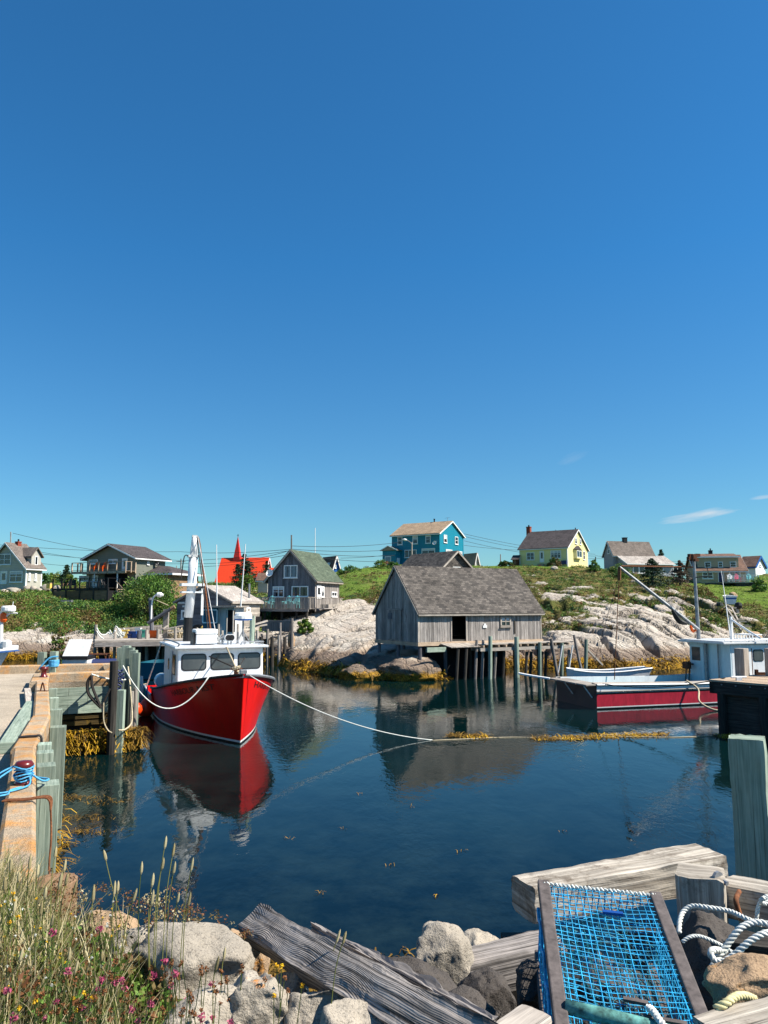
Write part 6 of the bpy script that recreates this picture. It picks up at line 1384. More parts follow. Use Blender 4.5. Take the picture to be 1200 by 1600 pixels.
# timber lying on deck
m = MB(); a, b = PZ(52, 1108, ZD), PZ(14, 1178, ZD); m.bar(a + V(0, 0, .1), b + V(0, 0, .1), .34, .2); single(m, 'timber', 'green_wood', 'long green timber lying on the quay deck beside the kerb', 'timber', bevel=.015)
m = MB(); a, b = PZ(50.5, 1084, ZD), PZ(52, 1106, ZD); m.bar(a + V(-.15, 0, .08), b + V(-.1, 0, .08), .16, .16); single(m, 'timber', 'pale_wood', 'pale narrow timber at the far end of the green one on the quay', 'timber')
# bollards and ropes
def bollard(label, p, s, group=None):
    t = thing('bollard', label, 'bollard', p, 0, group); m = MB(); m.lathe((0, 0, 0), [(s * .9, 0), (s * .9, s * .25), (s * .62, s * .4), (s * .6, s * 1.5), (s * .95, s * 1.8), (s * 1.0, s * 2.1), (s * .8, s * 2.4), (s * .2, s * 2.5)], 16); m.build('post', 'bollard', t, smooth=True); return t
bp = PZ(36, 1225, ZK); bollard('dark red iron bollard wound with blue rope on the near kerb', bp, .115)
bp2 = PZ(68, 1058, ZK) ; bollard('small black bollard on the kerb at the quay corner', bp2, .13)
m = MB()
for k in range(6):
    r_ = .098 + .008 * (k % 3); z_ = .06 + .03 * k; m.tube([bp + V(r_ * math.cos(2 * math.pi * q / 14), r_ * math.sin(2 * math.pi * q / 14) * 1.05, z_ + .016 * math.sin(q + k)) for q in range(15)], .011, 5)
m.tube(smooth_path([bp + V(-.1, -.1, .2), bp + V(-.25, -.35, .05), bp + V(-.35, -.9, -.25), bp + V(-.3, -1.4, -.28)], 6), .012, 5); m.tube(smooth_path([bp + V(-.12, 0, .22), bp + V(-.3, -.2, .1), bp + V(-.5, -.7, -.26), bp + V(-.55, -1.2, -.28)], 6), .012, 5)
m.tube(smooth_path([bp + V(.1, -.05, .1), bp + V(.16, -.2, .03), bp + V(.05, -.5, .02), bp + V(-.08, -.6, .02), bp + V(-.02, -.72, .02), bp + V(.1, -.62, .02), bp + V(.06, -.45, .03), bp + V(.12, -.3, .03)], 6), .011, 5)
m.tube(smooth_path([bp + V(.1, 0, .12), bp + V(.22, .05, .03), bp + V(.24, .18, .02), bp + V(.05, .28, .02)], 6), .014, 5); single(m, 'blue_rope', 'rope_blue', 'sky blue rope coiled round the red bollard and trailing over the kerb', 'rope', smooth=True)
m = MB(); q = PZ(30, 1255, ZK); nn = V(.92, .38, 0)
for k in range(3): twist(m, smooth_path([q + V(-.2, .04 * k, .02), q + V(.05, .03 * k + .02, .03), q + V(.27, .1 * k * .4 + .1, .03), q + V(.31, .12, -.12)], 6), .012, .045)
twist(m, smooth_path([q + V(.31, .12, -.1), q + V(.34, .1, -.4), q + V(.38, 0, -.75), q + V(.5, -.05, -.95)], 6), .012, .045); single(m, 'rusty_rope', 'rope_rust', 'rust brown rope wrapped over the near kerb and hanging down its face', 'rope', smooth=True)
m = MB(); q, d = edge_at(1152); nn = V(d.y, -d.x, 0); m.tube(smooth_path([q - nn * .34 + V(0, 0, .02), q - nn * .1 + V(0, 0, .025), q + nn * .02 + V(0, 0, -.02), q + nn * .03 + V(0, -.02, -.5)], 5), .022, 6); single(m, 'cable', 'wire', 'dark cable lying across the kerb at the jog', 'cable')
m = MB(); q = PZ(66, 1080, ZK); m.tube(smooth_path([q + V(-.05, 0, 0), q + V(0, 0, .22), q + V(.06, 0, .02)], 4), .02, 5); m.box(q + V(0, 0, .008), (.3, .12, .016)); single(m, 'iron_eye', 'rust', 'small iron eye bolted to the kerb near the corner', 'ring bolt')
# things on the quay head
p = PZ(85, 1050, ZD); p2 = PZ(125, 1050, ZD); wd = (p2 - p).length
t = thing('fish_bin', 'large pale grey lidded bin on the quay head', 'bin', (p + p2) / 2 + V(0, 1.1, 0), R(3)); m = MB(); m.prism([V(-wd / 2, -.5, 0), V(wd / 2, -.5, 0), V(wd / 2, .5, 0), V(-wd / 2, .5, 0)], (0, 0, .42)); m.build('body', 'fiber_grey', t, bevel=.03); m = MB(); m.bx(-wd / 2 - .01, wd / 2 + .01, -.53, .5, .42, .55); m.build('dark_rim', 'black', t); m = MB(); m.prism([V(-wd / 2, -.50, .553), V(wd / 2, -.50, .553), V(wd / 2 - .03, .05, 1.12), V(-wd / 2 + .03, .05, 1.12)], (0, .07, .05)); m.build('lid', 'fiber_grey', t, bevel=.02)
p = PZ(129, 1049, ZD) + V(0, 1.0, 0); p2 = PZ(168, 1048, ZD) + V(0, 1.0, 0); t = thing('dock_fender', 'long dark blue tube fender lying on the quay head', 'fender', (p + p2) / 2, math.atan2(p2.y - p.y, p2.x - p.x)); L0 = (p2 - p).length; m = MB(); m.tube([V(-L0 / 2, 0, .2), V(L0 / 2, 0, .2)], .2, 14); m.build('tube', 'navy', t); 
for sg in (-1, 1): m = MB(); m.lathe((sg * L0 / 2, 0, .2), [(.2, 0), (.16, .05), (.05, .08)], 14, 0, (sg, 0, 0)); m.build('end_cap', 'blue_plastic', t)
p = P(147, 1034, 31.2); t = thing('trolley', 'small red metal frame behind the back kerb of the quay head', 'frame', V(p.x, p.y, ZD)); m = MB()
for zz in (.25, .55): m.tube([V(-.5, 0, zz), V(.5, 0, zz)], .04, 6); m.tube([V(-.5, .4, zz), V(.5, .4, zz)], .04, 6)
for xx in (-.45, .45): m.tube([V(xx, 0, 0), V(xx, 0, .55)], .035, 6); m.tube([V(xx, .4, 0), V(xx, .4, .55)], .035, 6)
m.build('frame', 'rust', t)
for k, (px, py, w_) in enumerate(((56, 1019, .36), (75, 1018, .36))):
    b = PZ(px, 1040, ZK) + V(0, .5, 0); zt2 = P(px, py, b.y).z; m = MB(); m.box(V(b.x, b.y, zt2 / 2 - .2), (w_ * (.62 if k else .66), w_ * .7, zt2 + .4)); single(m, 'mooring_post', 'green_wood', ('square pale green post behind the back kerb, left one of two', 'square pale green post with blue line, nearer the grey bin')[k], 'post', 'green posts behind the quay head')
b = PZ(75, 1040, ZK) + V(0, .5, 0); m = MB()
for k in range(5): m.tube([b + V(.17 * math.cos(2 * math.pi * q / 12), .17 * math.sin(2 * math.pi * q / 12), -.05 + .05 * k) for q in range(13)], .03, 5)
m.tube(smooth_path([b + V(-.1, -.15, 0), b + V(-.4, -.3, -.15), b + V(-.1, -.2, .25), b + V(.2, -.1, .3)], 5), .03, 5); single(m, 'blue_rope', 'rope_blue', 'blue line tied round the green post nearer the grey bin', 'rope')
m = MB(); q = PZ(8, 1050, ZD)
for k in range(5): m.tube(smooth_path([q + V(-.5 + rnd.uniform(-.3, .3), rnd.uniform(-.1, .2), .02), q + V(0, rnd.uniform(-.2, .2), .03), q + V(.7 + rnd.uniform(-.2, .2), rnd.uniform(-.1, .1), .02)], 5), .025, 5)
single(m, 'blue_rope', 'rope_blue', 'pile of blue rope on the deck at the back kerb, left edge', 'rope')
# corner piles
cps = [(178.5, 1033, 25.6, .135, 'dark_wood', 'round pile coloured dark for its shadow side, at the outer corner of the plank wall'), (190, 1078, 25.9, .11, 'green_wood', 'green square post just right of the dark pile'), (190, 1012, 29.6, .13, 'green_wood', 'pale green pile at the back of the quay head corner'), (198, 1009, 29.2, .13, 'green_wood', 'tall pale green fender pile, tallest of the corner row'), (204, 1012, 28.8, .13, 'green_wood', 'pale fender pile second in the stepped corner row'), (209, 1016, 28.5, .12, 'green_wood', 'pale fender pile third in the stepped corner row'), (213.5, 1020, 28.2, .11, 'green_wood', 'lowest fender pile of the stepped corner row next to the buoy'), (206, 1080, 26.6, .07, 'pale_wood', 'thin ladder rail by the corner piles'), (212, 1075, 26.8, .07, 'pale_wood', 'outer thin ladder rail by the corner piles')]  # first pile's shadow side is put into its dark timber colour
for px, py, Y, r_, mt, lb_ in cps:
    p = P(px, py, Y); m = MB()
    if mt == 'green_wood': m.box(V(p.x, p.y, p.z / 2 - .5), (r_ * 2, r_ * 2, p.z + 1))
    else: m.tube([V(p.x, p.y, -1), V(p.x, p.y, p.z)], r_, 10)
    single(m, 'quay_pile', mt, lb_, 'pile', 'timber piles at the quay corner')
m = MB(); a = P(186, 1048, 26.3)
for k in range(9): m.tube([a + V(.12 * math.cos(2 * math.pi * q / 10) + .05 * math.sin(k), .1 * math.sin(2 * math.pi * q / 10), -.12 * k + .05 * math.sin(q * 2 + k)) for q in range(11)], .03, 5)
single(m, 'chain', 'navy', 'dark chain looped down the green post at the quay corner', 'chain')
m = MB(); m.tube(smooth_path([P(200, 1042, 27), P(203, 1070, 26.4), P(206, 1110, 26.2), P(205, 1130, 26), P(195, 1140, 25.7), P(185, 1141, 25.5)], 6), .03, 5); m.tube(smooth_path([P(162, 1098, 25), P(162, 1125, 25), P(168, 1140, 25), P(175, 1145, 25)], 6), .025, 5); single(m, 'rope', 'rope_tan', 'slack tan ropes hanging from the corner piles to the weed', 'rope')
m = MB(); ra = P(143, 1056, 25.3); m.tube(smooth_path([ra, P(137, 1066, 25.3), P(139, 1085, 25.3), P(158, 1106, 25.3)], 6), .05, 6); m.tube(smooth_path([ra, P(145, 1075, 25.3), P(158, 1106, 25.3)], 6), .045, 6); m.tube([P(158, 1106, 25.3), P(172, 1076, 25.4)], .03, 5); single(m, 'rope_loop', 'rope_dark', 'dark rope loop hanging over the green plank wall', 'rope')
rope_thing('mooring_rope', 'pale rope from the plank wall kerb to the corner piles', sag(ra + V(0, 0, .05), P(196, 1062, 26.6), .06, 10), .03, 'rope_white')
# ================================================================== WHARF ON THE LEFT WITH HUT AND GEAR
ZW = 2.35
def wharf(label, pts, edge_posts, joist_dir, plank=.2):
    c = sum((Vector(p) for p in pts), V(0, 0, 0)) / len(pts); t = thing('wharf', label, 'wharf', V(c.x, c.y, 0)); o_ = V(c.x, c.y, 0)
    m = MB(); m.prism([V(p[0], p[1], ZW - .12) - o_ for p in pts], (0, 0, .12)); m.build('deck', 'pale_wood', t)
    m = MB(); n_ = len(pts)
    for i in range(n_):
        a, b = V(pts[i][0], pts[i][1], ZW - .28) - o_, V(pts[(i + 1) % n_][0], pts[(i + 1) % n_][1], ZW - .28) - o_; m.bar(a, b, .16, .3)
    m.build('edge_beam', 'grey_wood', t); return t, o_
w1 = [PZ(148, 1001, ZW), PZ(300, 999, ZW), PZ(330, 997, ZW), V(-13.5, 66, ZW), V(-24.6, 66, ZW)]
t1, o1 = wharf('long grey plank wharf with crooked piles along the left bank', w1, None, None)
w2 = [PZ(318, 994, ZW), PZ(404, 991, ZW), PZ(462, 986, ZW), V(-8.0, 71, ZW), V(-16.5, 71, ZW)]
t2, o2_ = wharf('weathered plank wharf below the deck of the green roofed house', w2, None, None)
def pile_on(t, o_, px, yt, Y, r_, mt, px0=None, zb=-.8):
    p = P(px, yt, Y); b = P(px0 if px0 else px, 1045, Y); m = MB(); m.tube([V(b.x, Y, zb) - o_, p - o_], [r_ * 1.1, r_], 8); m.build('pile', mt, t)
for px, yt, r_, mt, p0 in ((150, 976, .12, 'pale_wood', 147), (155, 1003, .2, 'dark_wood', 166), (168, 1003, .16, 'dark_wood', 167), (180, 981, .11, 'pale_wood', 178), (192, 1003, .16, 'dark_wood', 191), (218, 985, .17, 'slate_wood', 217), (229, 984, .12, 'pale_wood', 230), (234, 1003, .17, 'dark_wood', 234), (247, 983, .10, 'pale_wood', 247), (274, 980, .10, 'pale_wood', 275), (262, 1003, .17, 'dark_wood', 262), (290, 1003, .17, 'dark_wood', 290)): pile_on(t1, o1, px, yt, 56.2 + (0 if yt < 1000 else .6), r_, mt, p0)
for px, yt, r_, mt in ((348, 985, .1, 'pale_wood'), (371, 978, .12, 'pale_wood'), (402, 985, .1, 'pale_wood'), (418, 983, .11, 'pale_wood'), (436, 992, .12, 'pale_wood'), (425, 995, .14, 'dark_wood'), (445, 995, .13, 'dark_wood'), (408, 995, .16, 'dark_wood'), (385, 995, .16, 'dark_wood'), (456, 966, .13, 'grey_wood'), (438, 973, .09, 'grey_wood'), (396, 962, .12, 'green_wood')): pile_on(t2, o2_, px, yt, 60.6 + (1.5 if px > 430 else 0), r_, mt)
m = MB(); m.bx(-6, 5.2, 3.5, 3.7, -.6, ZW - .45); m.build('back_wall', 'dark_wood', t2); m = MB(); m.bx(-4.5, 5.4, 5.5, 5.7, .2, ZW - .45); m.build('back_wall', 'dark_wood', t1)
m = MB(); a, b = P(411, 970, 66) - o2_, P(455, 971, 64.5) - o2_
m.bar(a, b, .1, .14)
for k in range(26): p = a.lerp(b, k / 25); m.bar(p - V(0, 0, .06), p - V(0, 0, .85), .2, .03, 0, (0, 1, 0))
m.build('rail_panel', 'grey_wood', t2); m = MB()
for k in range(12): q = V(rnd.uniform(-2.5, 5), rnd.uniform(-2.5, 2), ZW + .1 + .08 * (k % 3)); m.bar(q, q + V(rnd.uniform(-1.8, 1.8), rnd.uniform(-.6, .6), rnd.uniform(-.05, .25)), .14, .07)
m.build('loose_planks', 'pale_wood', t2)
for (x0, y0_, x1, y1_) in ((417, 976, 385, 981), (418, 970, 393, 977)): m = MB(); m.bar(P(x0, y0_, 62) - o2_, P(x1, y1_, 61) - o2_, .12, .12); m.build('ramp_rail', 'pale_wood', t2)
m = MB(); a, b = P(180, 982, 64.5), P(252, 976, 65.5)
for k in range(46): p = a.lerp(b, k / 45); m.bar(V(p.x, p.y, ZW), V(p.x, p.y, p.z), .13, .03, 0, (0, 1, 0))
m.bar(V(a.x, a.y, a.z - .12), V(b.x, b.y, b.z - .12), .05, .1); m.bar(V(a.x, a.y, ZW + .25), V(b.x, b.y, ZW + .25), .05, .1); single(m, 'picket_fence', 'pale_wood', 'pale picket fence along the back of the left wharf', 'fence')
def tub(label, px, py0, py1, Y, wpx, mat, lid=None, kind='tub'):
    p = P(px, py1, Y); hgt = P(px, py0, Y).z - ZW; wd = wpx / KP * Y; t = thing('fish_tub', label, kind, V(p.x, Y, ZW), rnd.uniform(-.3, .3), 'plastic tubs on the left wharf'); m = MB(); w2_ = wd / 2
    i = len(m.v); m.v += [V(sx * w2_ * s, sy * w2_ * .75 * s, z) for z, s in ((0, .86), (hgt, 1), (hgt, .9), (hgt * .3, .8)) for sx, sy in ((-1, -1), (1, -1), (1, 1), (-1, 1))]
    for a in range(3):
        for k in range(4): k2 = (k + 1) % 4; m.face((i + a * 4 + k, i + a * 4 + k2, i + a * 4 + 4 + k2, i + a * 4 + 4 + k), [(0, 0)] * 4, 0, .5)
    m.face((i + 15, i + 14, i + 13, i + 12), [(0, 0)] * 4, 0, .5); m.face((i, i + 3, i + 2, i + 1), [(0, 0)] * 4, 0, .5); m.build('body', mat, t); m = MB(); m.bar(V(-w2_ * 1.02, -w2_ * .76, hgt - .03), V(w2_ * 1.02, -w2_ * .76, hgt - .03), .05, .09); m.build('rim', lid or mat, t)
    for sx in (-1, 1): m = MB(); m.box((sx * w2_ * 1.02, 0, hgt * .8), (.06, .25, .06)); m.build('handle', 'black', t)
tub('cream yellow tub on the left wharf, leftmost of the tubs', 194, 984, 998, 58.2, 13, 'yellow'); tub('bright blue tub on the left wharf between the yellow and green ones', 209, 986.5, 998, 57.6, 14, 'blue_plastic'); tub('pale green tub on the left wharf beside the lamp post', 224, 984, 997, 58.6, 9, 'green_plastic'); tub('orange tub on the left wharf right of the lamp post', 240, 985, 998, 57.8, 11, 'orange'); tub('white tub standing behind the blue one on the left wharf', 216, 981, 992, 60.5, 9, 'white'); tub('navy tub wedged left of the bright blue one', 202, 990, 998, 57.4, 6, 'navy')
for k, (px, lb_) in enumerate(((320, 'yellow float barrel on the wharf, left of the pair'), (332, 'yellow float barrel on the wharf, right of the pair'))):
    p = P(px, 989, 53.5); t = thing('float_barrel', lb_, 'float', P(px, 991, 53.5) , R(20), 'yellow float barrels'); m = MB(); m.lathe((0, 0, .32), [(.2, -.4), (.3, -.34), (.32, -.12), (.18, -.06), (.18, .06), (.32, .12), (.3, .34), (.2, .4)], 14, 0, (.35, 1, .2)); m.build('drum', 'yellow', t, smooth=True); m = MB(); m.bx(-.35, .35, -.3, .3, -.25, .0); m.build('cradle', 'grey_wood', t)
t = thing('rope_reel', 'black rope reel beside the yellow float barrels', 'reel', P(309, 990, 54)); m = MB()
for yy in (-.25, .25): m.lathe((0, yy, .3), [(.34, 0), (.34, .05)], 16, 0, (0, 1, 0))
m.lathe((0, -.25, .3), [(.14, 0), (.14, .5)], 12, 0, (0, 1, 0)); m.build('drum', 'black', t); m = MB(); m.tube([V(.0, -.3, .4), V(.75, -.35, -.1)], .05, 5); m.build('crank', 'pale_wood', t)
# lamp post, thick post with diagonal bar
p = P(238, 996, 60); t = thing('street_lamp', 'dark wooden pole with curved white lamp arm on the left wharf', 'lamp post', V(p.x, 60, ZW)); o_ = t.location.copy(); m = MB(); m.tube([V(0, 0, 0), P(234.5, 934, 60) - o_], [.17, .14], 8); m.build('pole', 'slate_wood', t)
m = MB(); m.tube(smooth_path([P(236, 968, 59.8) - o_, P(237, 945, 59.8) - o_, P(239.5, 934, 59.8) - o_, P(244, 929.5, 59.8) - o_], 5), .06, 6); arm = m.build('arm', 'white', t); m = MB(); m.lathe(P(244, 929, 59.8) - o_, [(.05, 0), (.18, .1), (.2, .35), (.08, .55)], 10, 0, (1, 0, -.05)); m.build('lamp_head', 'white', arm)
m = MB(); m.tube([P(240, 936, 59.8) - o_, P(263, 946, 61) - o_], .03, 4); m.build('tie_line', 'rope_tan', t)
p = P(258.5, 997, 57.5); t = thing('hoist_post', 'thick grey post with a long slanting boom on the left wharf', 'post', V(p.x, 57.5, ZW - 2.3)); o_ = t.location.copy(); m = MB(); m.box(V(0, 0, (P(258, 952, 57.5).z - o_.z) / 2), (.36, .36, P(258, 952, 57.5).z - o_.z)); m.build('post', 'pale_wood', t); m = MB(); m.tube([P(231, 974, 57.2) - o_, P(266, 952, 57.2) - o_, P(272, 948.5, 57.2) - o_], [.13, .13, .12], 8); m.build('boom', 'slate_wood', t); m = MB(); m.tube([P(267, 951.5, 57.2) - o_, P(273, 948, 57.2) - o_], .15, 8); m.build('boom_tip', 'brown_wood', t)
m = MB()
for q in (((246, 985), (287, 977.5)), ((249, 981), (280, 985)), ((262, 989), (292, 985)), ((255, 983), (262, 977))): m.bar(P(*q[0], 57), P(*q[1], 57.4), .11, .09)
single(m, 'lumber', 'pale_wood', 'loose pale planks leaning on rails by the thick grey post', 'planks')
m = MB()
for k in range(26):
    q = V(P(rnd.uniform(262, 300), 995, 58).x, 57.4 + rnd.uniform(0, 1.6), ZW); m.tube(smooth_path([q, q + V(rnd.uniform(-.4, .4), rnd.uniform(-.3, .3), rnd.uniform(.2, .8)), q + V(rnd.uniform(-.8, .8), rnd.uniform(-.4, .4), rnd.uniform(0, .4))], 4), rnd.uniform(.035, .07), 5)
single(m, 'net_heap', 'rope_tan', 'heap of grey nets and rope on the left wharf before the dark hut', 'nets')
m = MB()
for k in range(14):
    q = V(P(rnd.uniform(180, 195), 995, 58).x, 57.3 + rnd.uniform(0, 1), ZW); m.tube(smooth_path([q, q + V(rnd.uniform(-.3, .3), 0, rnd.uniform(.2, .9)), q + V(rnd.uniform(-.6, .6), 0, rnd.uniform(0, .3))], 4), .045, 5)
single(m, 'rope_heap', 'rope_white', 'white rope heaped at the left end of the wharf rail', 'rope')
rope_thing('rail_rope', 'white rope looped between the leftmost wharf posts', sag(P(151, 981, 56), P(169, 988, 56.5), .35, 10) + sag(P(169, 988, 56.5), P(180, 985, 56), .2, 8), .05, 'rope_white')
rope_thing('rail_rope', 'lower white rope from the leftmost wharf post to the planks', sag(P(151, 986, 56), P(162, 998, 56), .1, 8), .045, 'rope_white')

# hut on the wharf
h = House('hut', 'dark boarded hut with pale shingle roof on the wharf behind the red boat', 'hut', 359.5, 992, 66, 26, 277, 405.5, 940, 916.5, 'Y', below=.1)
h.wall('slate_wood'); W, e, hh = h.wl, h.e, h.h; m = MB(); z = -.1; k = 0
while z < hh - .1:
    half = W / 2 if z + .2 < e else (W / 2) * max(.02, (hh - z - .2) / (hh - e)); m.bx(-W / 2 - half + .02, -W / 2 + half - .02, -.03 - .012 * (k % 2), -.002, z, min(z + .19, hh)); z += .2; k += 1
h.part('front_boarding', m, 'slate_wood'); m = MB(); z = -.1; k = 0
while z < e - .1: m.bx(.002, .03 + .012 * (k % 2), 0, h.wr, z, min(z + .19, e - .05)); z += .2; k += 1
h.part('side_boarding', m, 'pale_wood'); h.roof('shingle_pale', .3, .1, 'pale_wood', og=.2, fascia=.14)
h.window('F', 284, 953, 293.5, 967.5, cols=1, rws=1, fw=.14); h.win_uz('S', h.at('S', 384, 955)[0], h.at('S', 384, 957.5)[1], h.at('S', 390.5, 950)[0], h.at('S', 390, 949)[1], 1, 1, 'glass', 'white', 'window', .12)
m = MB(); u, zz = h.at('F', 316, 924); m.bx(u - .3, u + .3, -.09, -.05, zz - .12, zz + .12); h.part('sign_board', m, 'fiber_grey'); m = MB(); u, zz = h.at('F', 288, 938)
for q in (0, .5): m.bx(u - .6 + q, u + .1 + q, -.12, -.05, zz - .3 - .6 * q, zz - .15 - .6 * q)
h.part('gable_boards', m, 'fiber_grey')
m = MB(); ua = h.at('S', 366, 975)[0]; m.bx(.05, .08, ua, ua + 1.0, -.05, 1.75); h.part('door', m, 'dark_wood')
m = MB(); ua = h.at('S', 399, 965)[0]; m.bx(.05, .075, ua, ua + .8, .6, 1.5); h.part('hatch', m, 'dark')
m = MB(); m.cyl((-.4, h.wr * .75, hh - 1.6), .09, 1.9, 8); h.part('stove_pipe', m, 'steel')
# ================================================================== POLES, LAMPS, WIRES
def pole(label, px, yt, yb, Y, r_=.13, mt='grey_wood', arms=1, lean=0, name='utility_pole', cat='pole', group='utility poles'):
    b = P(px, yb, Y); b.z = min(b.z, ground(b.x, b.y)) - .3; tpp = P(px + lean, yt, Y); t = thing(name, label, cat, b, 0, group); m = MB(); m.tube([V(0, 0, 0), tpp - b], [r_, r_ * .75], 7); m.build('pole_shaft', mt, t)
    for k in range(arms): q = tpp - b - V(0, 0, .5 + .9 * k); m = MB(); m.bar(q - V(.8, 0, 0), q + V(.8, 0, 0), .09, .1); m.build('crossarm', mt, t)
    return tpp
pA = pole('slim utility pole behind the brick chimney of the far left house', 16.8, 831, 905, 125, .12, arms=0)
pB = pole('utility pole with insulators right of the dark decked house', 282, 873, 912, 135, .14, arms=1, lean=1)
pole('short pole just left of the taller one behind the dark decked house', 276, 884, 908, 140, .10, arms=0)
pC = pole('utility pole rising behind the ridge of the green roofed house', 455.5, 836, 905, 100, .13, arms=0)
pD = P(640, 852, 133)
pE = pole('distant short utility pole between the turquoise and yellow houses', 782, 866, 885, 160, .14, arms=0)
pole('thin white flag mast behind the green roofed house', 492.5, 825, 890, 110, .06, 'white', 0, 0, 'flag_mast', 'mast', None)
pF = pole('dark pole left of the grey house', 930.5, 870, 892, 170, .14, 'dark_wood', 0)
b = ground_px(643.5, 112); tp2 = P(643.5, 847, 112); t = thing('street_lamp', 'grey street lamp in front of the turquoise house', 'street lamp', b); m = MB(); m.tube([V(0, 0, -.3), tp2 - b], [.13, .1], 8); m.build('pole', 'pale_wood', t); m = MB(); m.tube(smooth_path([tp2 - b - V(0, 0, .3), P(640, 846.5, 111.5) - b, P(635, 843.5, 111) - b], 5), .05, 5); ar = m.build('arm', 'steel', t); m = MB(); m.lathe(P(635.5, 843.6, 111) - b, [(.05, 0), (.16, .1), (.17, .35), (.07, .6)], 10, 0, (-1, 0, .12)); m.build('lamp_head', 'white', ar)
wl_ = [((-60, 846, 120), (282, 862, 135), 1.0), ((20, 833, 125), (282, 876, 135), 1.2), ((-40, 850, 125), (282, 878, 135), 1.6), ((60, 862, 140), (282, 881, 135), 1.2), ((60, 880, 150), (282, 888, 135), .9), ((282, 862, 135), (455.5, 858, 100), .7), ((282, 876, 135), (455.5, 860, 100), .6), ((282, 880, 135), (455.5, 866, 100), 1.0), ((282, 886, 135), (420, 876, 120), .5), ((390, 874, 100), (455.5, 859, 100), .3), ((455.5, 853, 100), (640, 845, 133), .9), ((455.5, 858, 100), (640, 856, 133), .9), ((455.5, 861, 100), (640, 866, 133), 1.0), ((455.5, 866, 100), (640, 876, 133), 1.0), ((532, 872, 128), (640, 862, 133), .5), ((725, 834, 140), (930, 866, 170), 1.2), ((725, 838, 140), (930, 869, 170), 1.4), ((725, 845, 140), (930, 873, 170), 1.6), ((725, 852, 140), (830, 860, 150), .4), ((930, 868, 170), (1090, 876, 180), 1.4), ((930, 872, 170), (1230, 876, 180), 2.0)]
for k, (a, b, s_) in enumerate(wl_):
    m = MB(); m.tube(sag(P(*a), P(*b), s_ * .5, 14), .03, 4); o = single(m, 'utility_wire', 'wire', 'thin black overhead wire strung across the sky between the village houses', 'wire', 'overhead wires')

# ================================================================== TREES, BUSHES
def spruce(label, base, hgt, rad, mat, seed, N=1500, bare=.05, lean=0, group='spruces', sparse=0.0, Y_=100):
    rs = np.random.RandomState(seed); t = thing('spruce_tree', label, 'tree', base, 0, group); m = MB(); m.tube([V(0, 0, -.3), V(lean * .5, 0, hgt * .5), V(lean, 0, hgt * .97)], [rad * .07 + .04, rad * .05 + .02, .015], 7); m.build('trunk', 'bark', t)
    nb = int(70 + hgt * 16); z = hgt * (bare + (1 - bare) * rs.uniform(0, 1, nb) ** 1.15); az_ = rs.uniform(0, 6.283, nb); L = rad * (1.02 - z / hgt) ** .8 * rs.uniform(.55, 1.12, nb); L *= np.where(rs.uniform(size=nb) < sparse, .35, 1)
    per = max(16, int(N * 1.5) // nb); cs = []; ids = []
    for k in range(nb):
        u = rs.uniform(.12, 1, per) ** .7; x = np.cos(az_[k]) * L[k] * u; y = np.sin(az_[k]) * L[k] * u; zz = z[k] - .22 * L[k] * u ** 1.2 + .10 * L[k] * u ** 3; sp = .17 * L[k] * (1 - u * .5) + .06
        cs.append(np.stack([x + rs.normal(0, 1, per) * sp + lean * z[k] / hgt, y + rs.normal(0, 1, per) * sp, zz + rs.normal(0, .05, per)], 1)); ids.append(np.full(per, rs.uniform(0, .8)))
    c_ = np.concatenate(cs); v, f = leaves(c_, np.full(len(c_), (.018 * hgt ** .5 + .045) * (1 + Y_ / 260)), 1.6); np_mesh('crown', v, f, [mat], None, np.clip(np.concatenate(ids) + rs.uniform(0, .2, len(c_)), 0, 1), t)
    m = MB()
    for k in range(0, nb, 5): m.tube([V(lean * z[k] / hgt, 0, z[k]), V(np.cos(az_[k]) * L[k] * .8 + lean * z[k] / hgt, np.sin(az_[k]) * L[k] * .8, z[k] - .12 * L[k])], [.035, .012], 4)
    m.build('branches', 'bark', t); return t
def tree_at(label, px, yt, yb, Y, wpx, mat, seed, **k):
    b = P(px, yb, Y); spruce(label, V(b.x, b.y, min(b.z, ground(b.x, b.y) + .1)), P(px, yt, Y).z - min(b.z, ground(b.x, b.y) + .1), wpx / 2 / KP * Y * 1.12, mat, seed, Y_=Y, **k)
tree_at('broad dark spruce on the slope before the grey house', 1020, 873, 925, 98, 66, 'needle', 1, N=3600)
tree_at('brownish sparse spruce beside the tan house', 1063, 876, 915, 106, 50, 'needle_brown', 2, N=1700, sparse=.35, bare=.15)
tree_at('dark spruce peeping behind the right end of the grey house', 1034, 858, 888, 160, 26, 'needle', 3, N=1000)
tree_at('dark spruce left of the dark decked house', 103, 883, 912, 112, 28, 'needle', 4, N=1500)
tree_at('small dark spruce beside the far left house', 80, 896, 912, 118, 22, 'needle', 5, N=1000)
tree_at('windswept dark pine in front of the church roof', 390, 866, 913, 130, 62, 'needle', 6, N=3600, sparse=.3, lean=-1.0)
tree_at('low dark pine leaning left of the windswept one', 376, 881, 912, 132, 36, 'needle', 7, N=1200, lean=-.6)
tree_at('ragged dark pine right of the windswept one', 412, 877, 912, 128, 38, 'needle', 8, N=1300, sparse=.4, lean=.5)
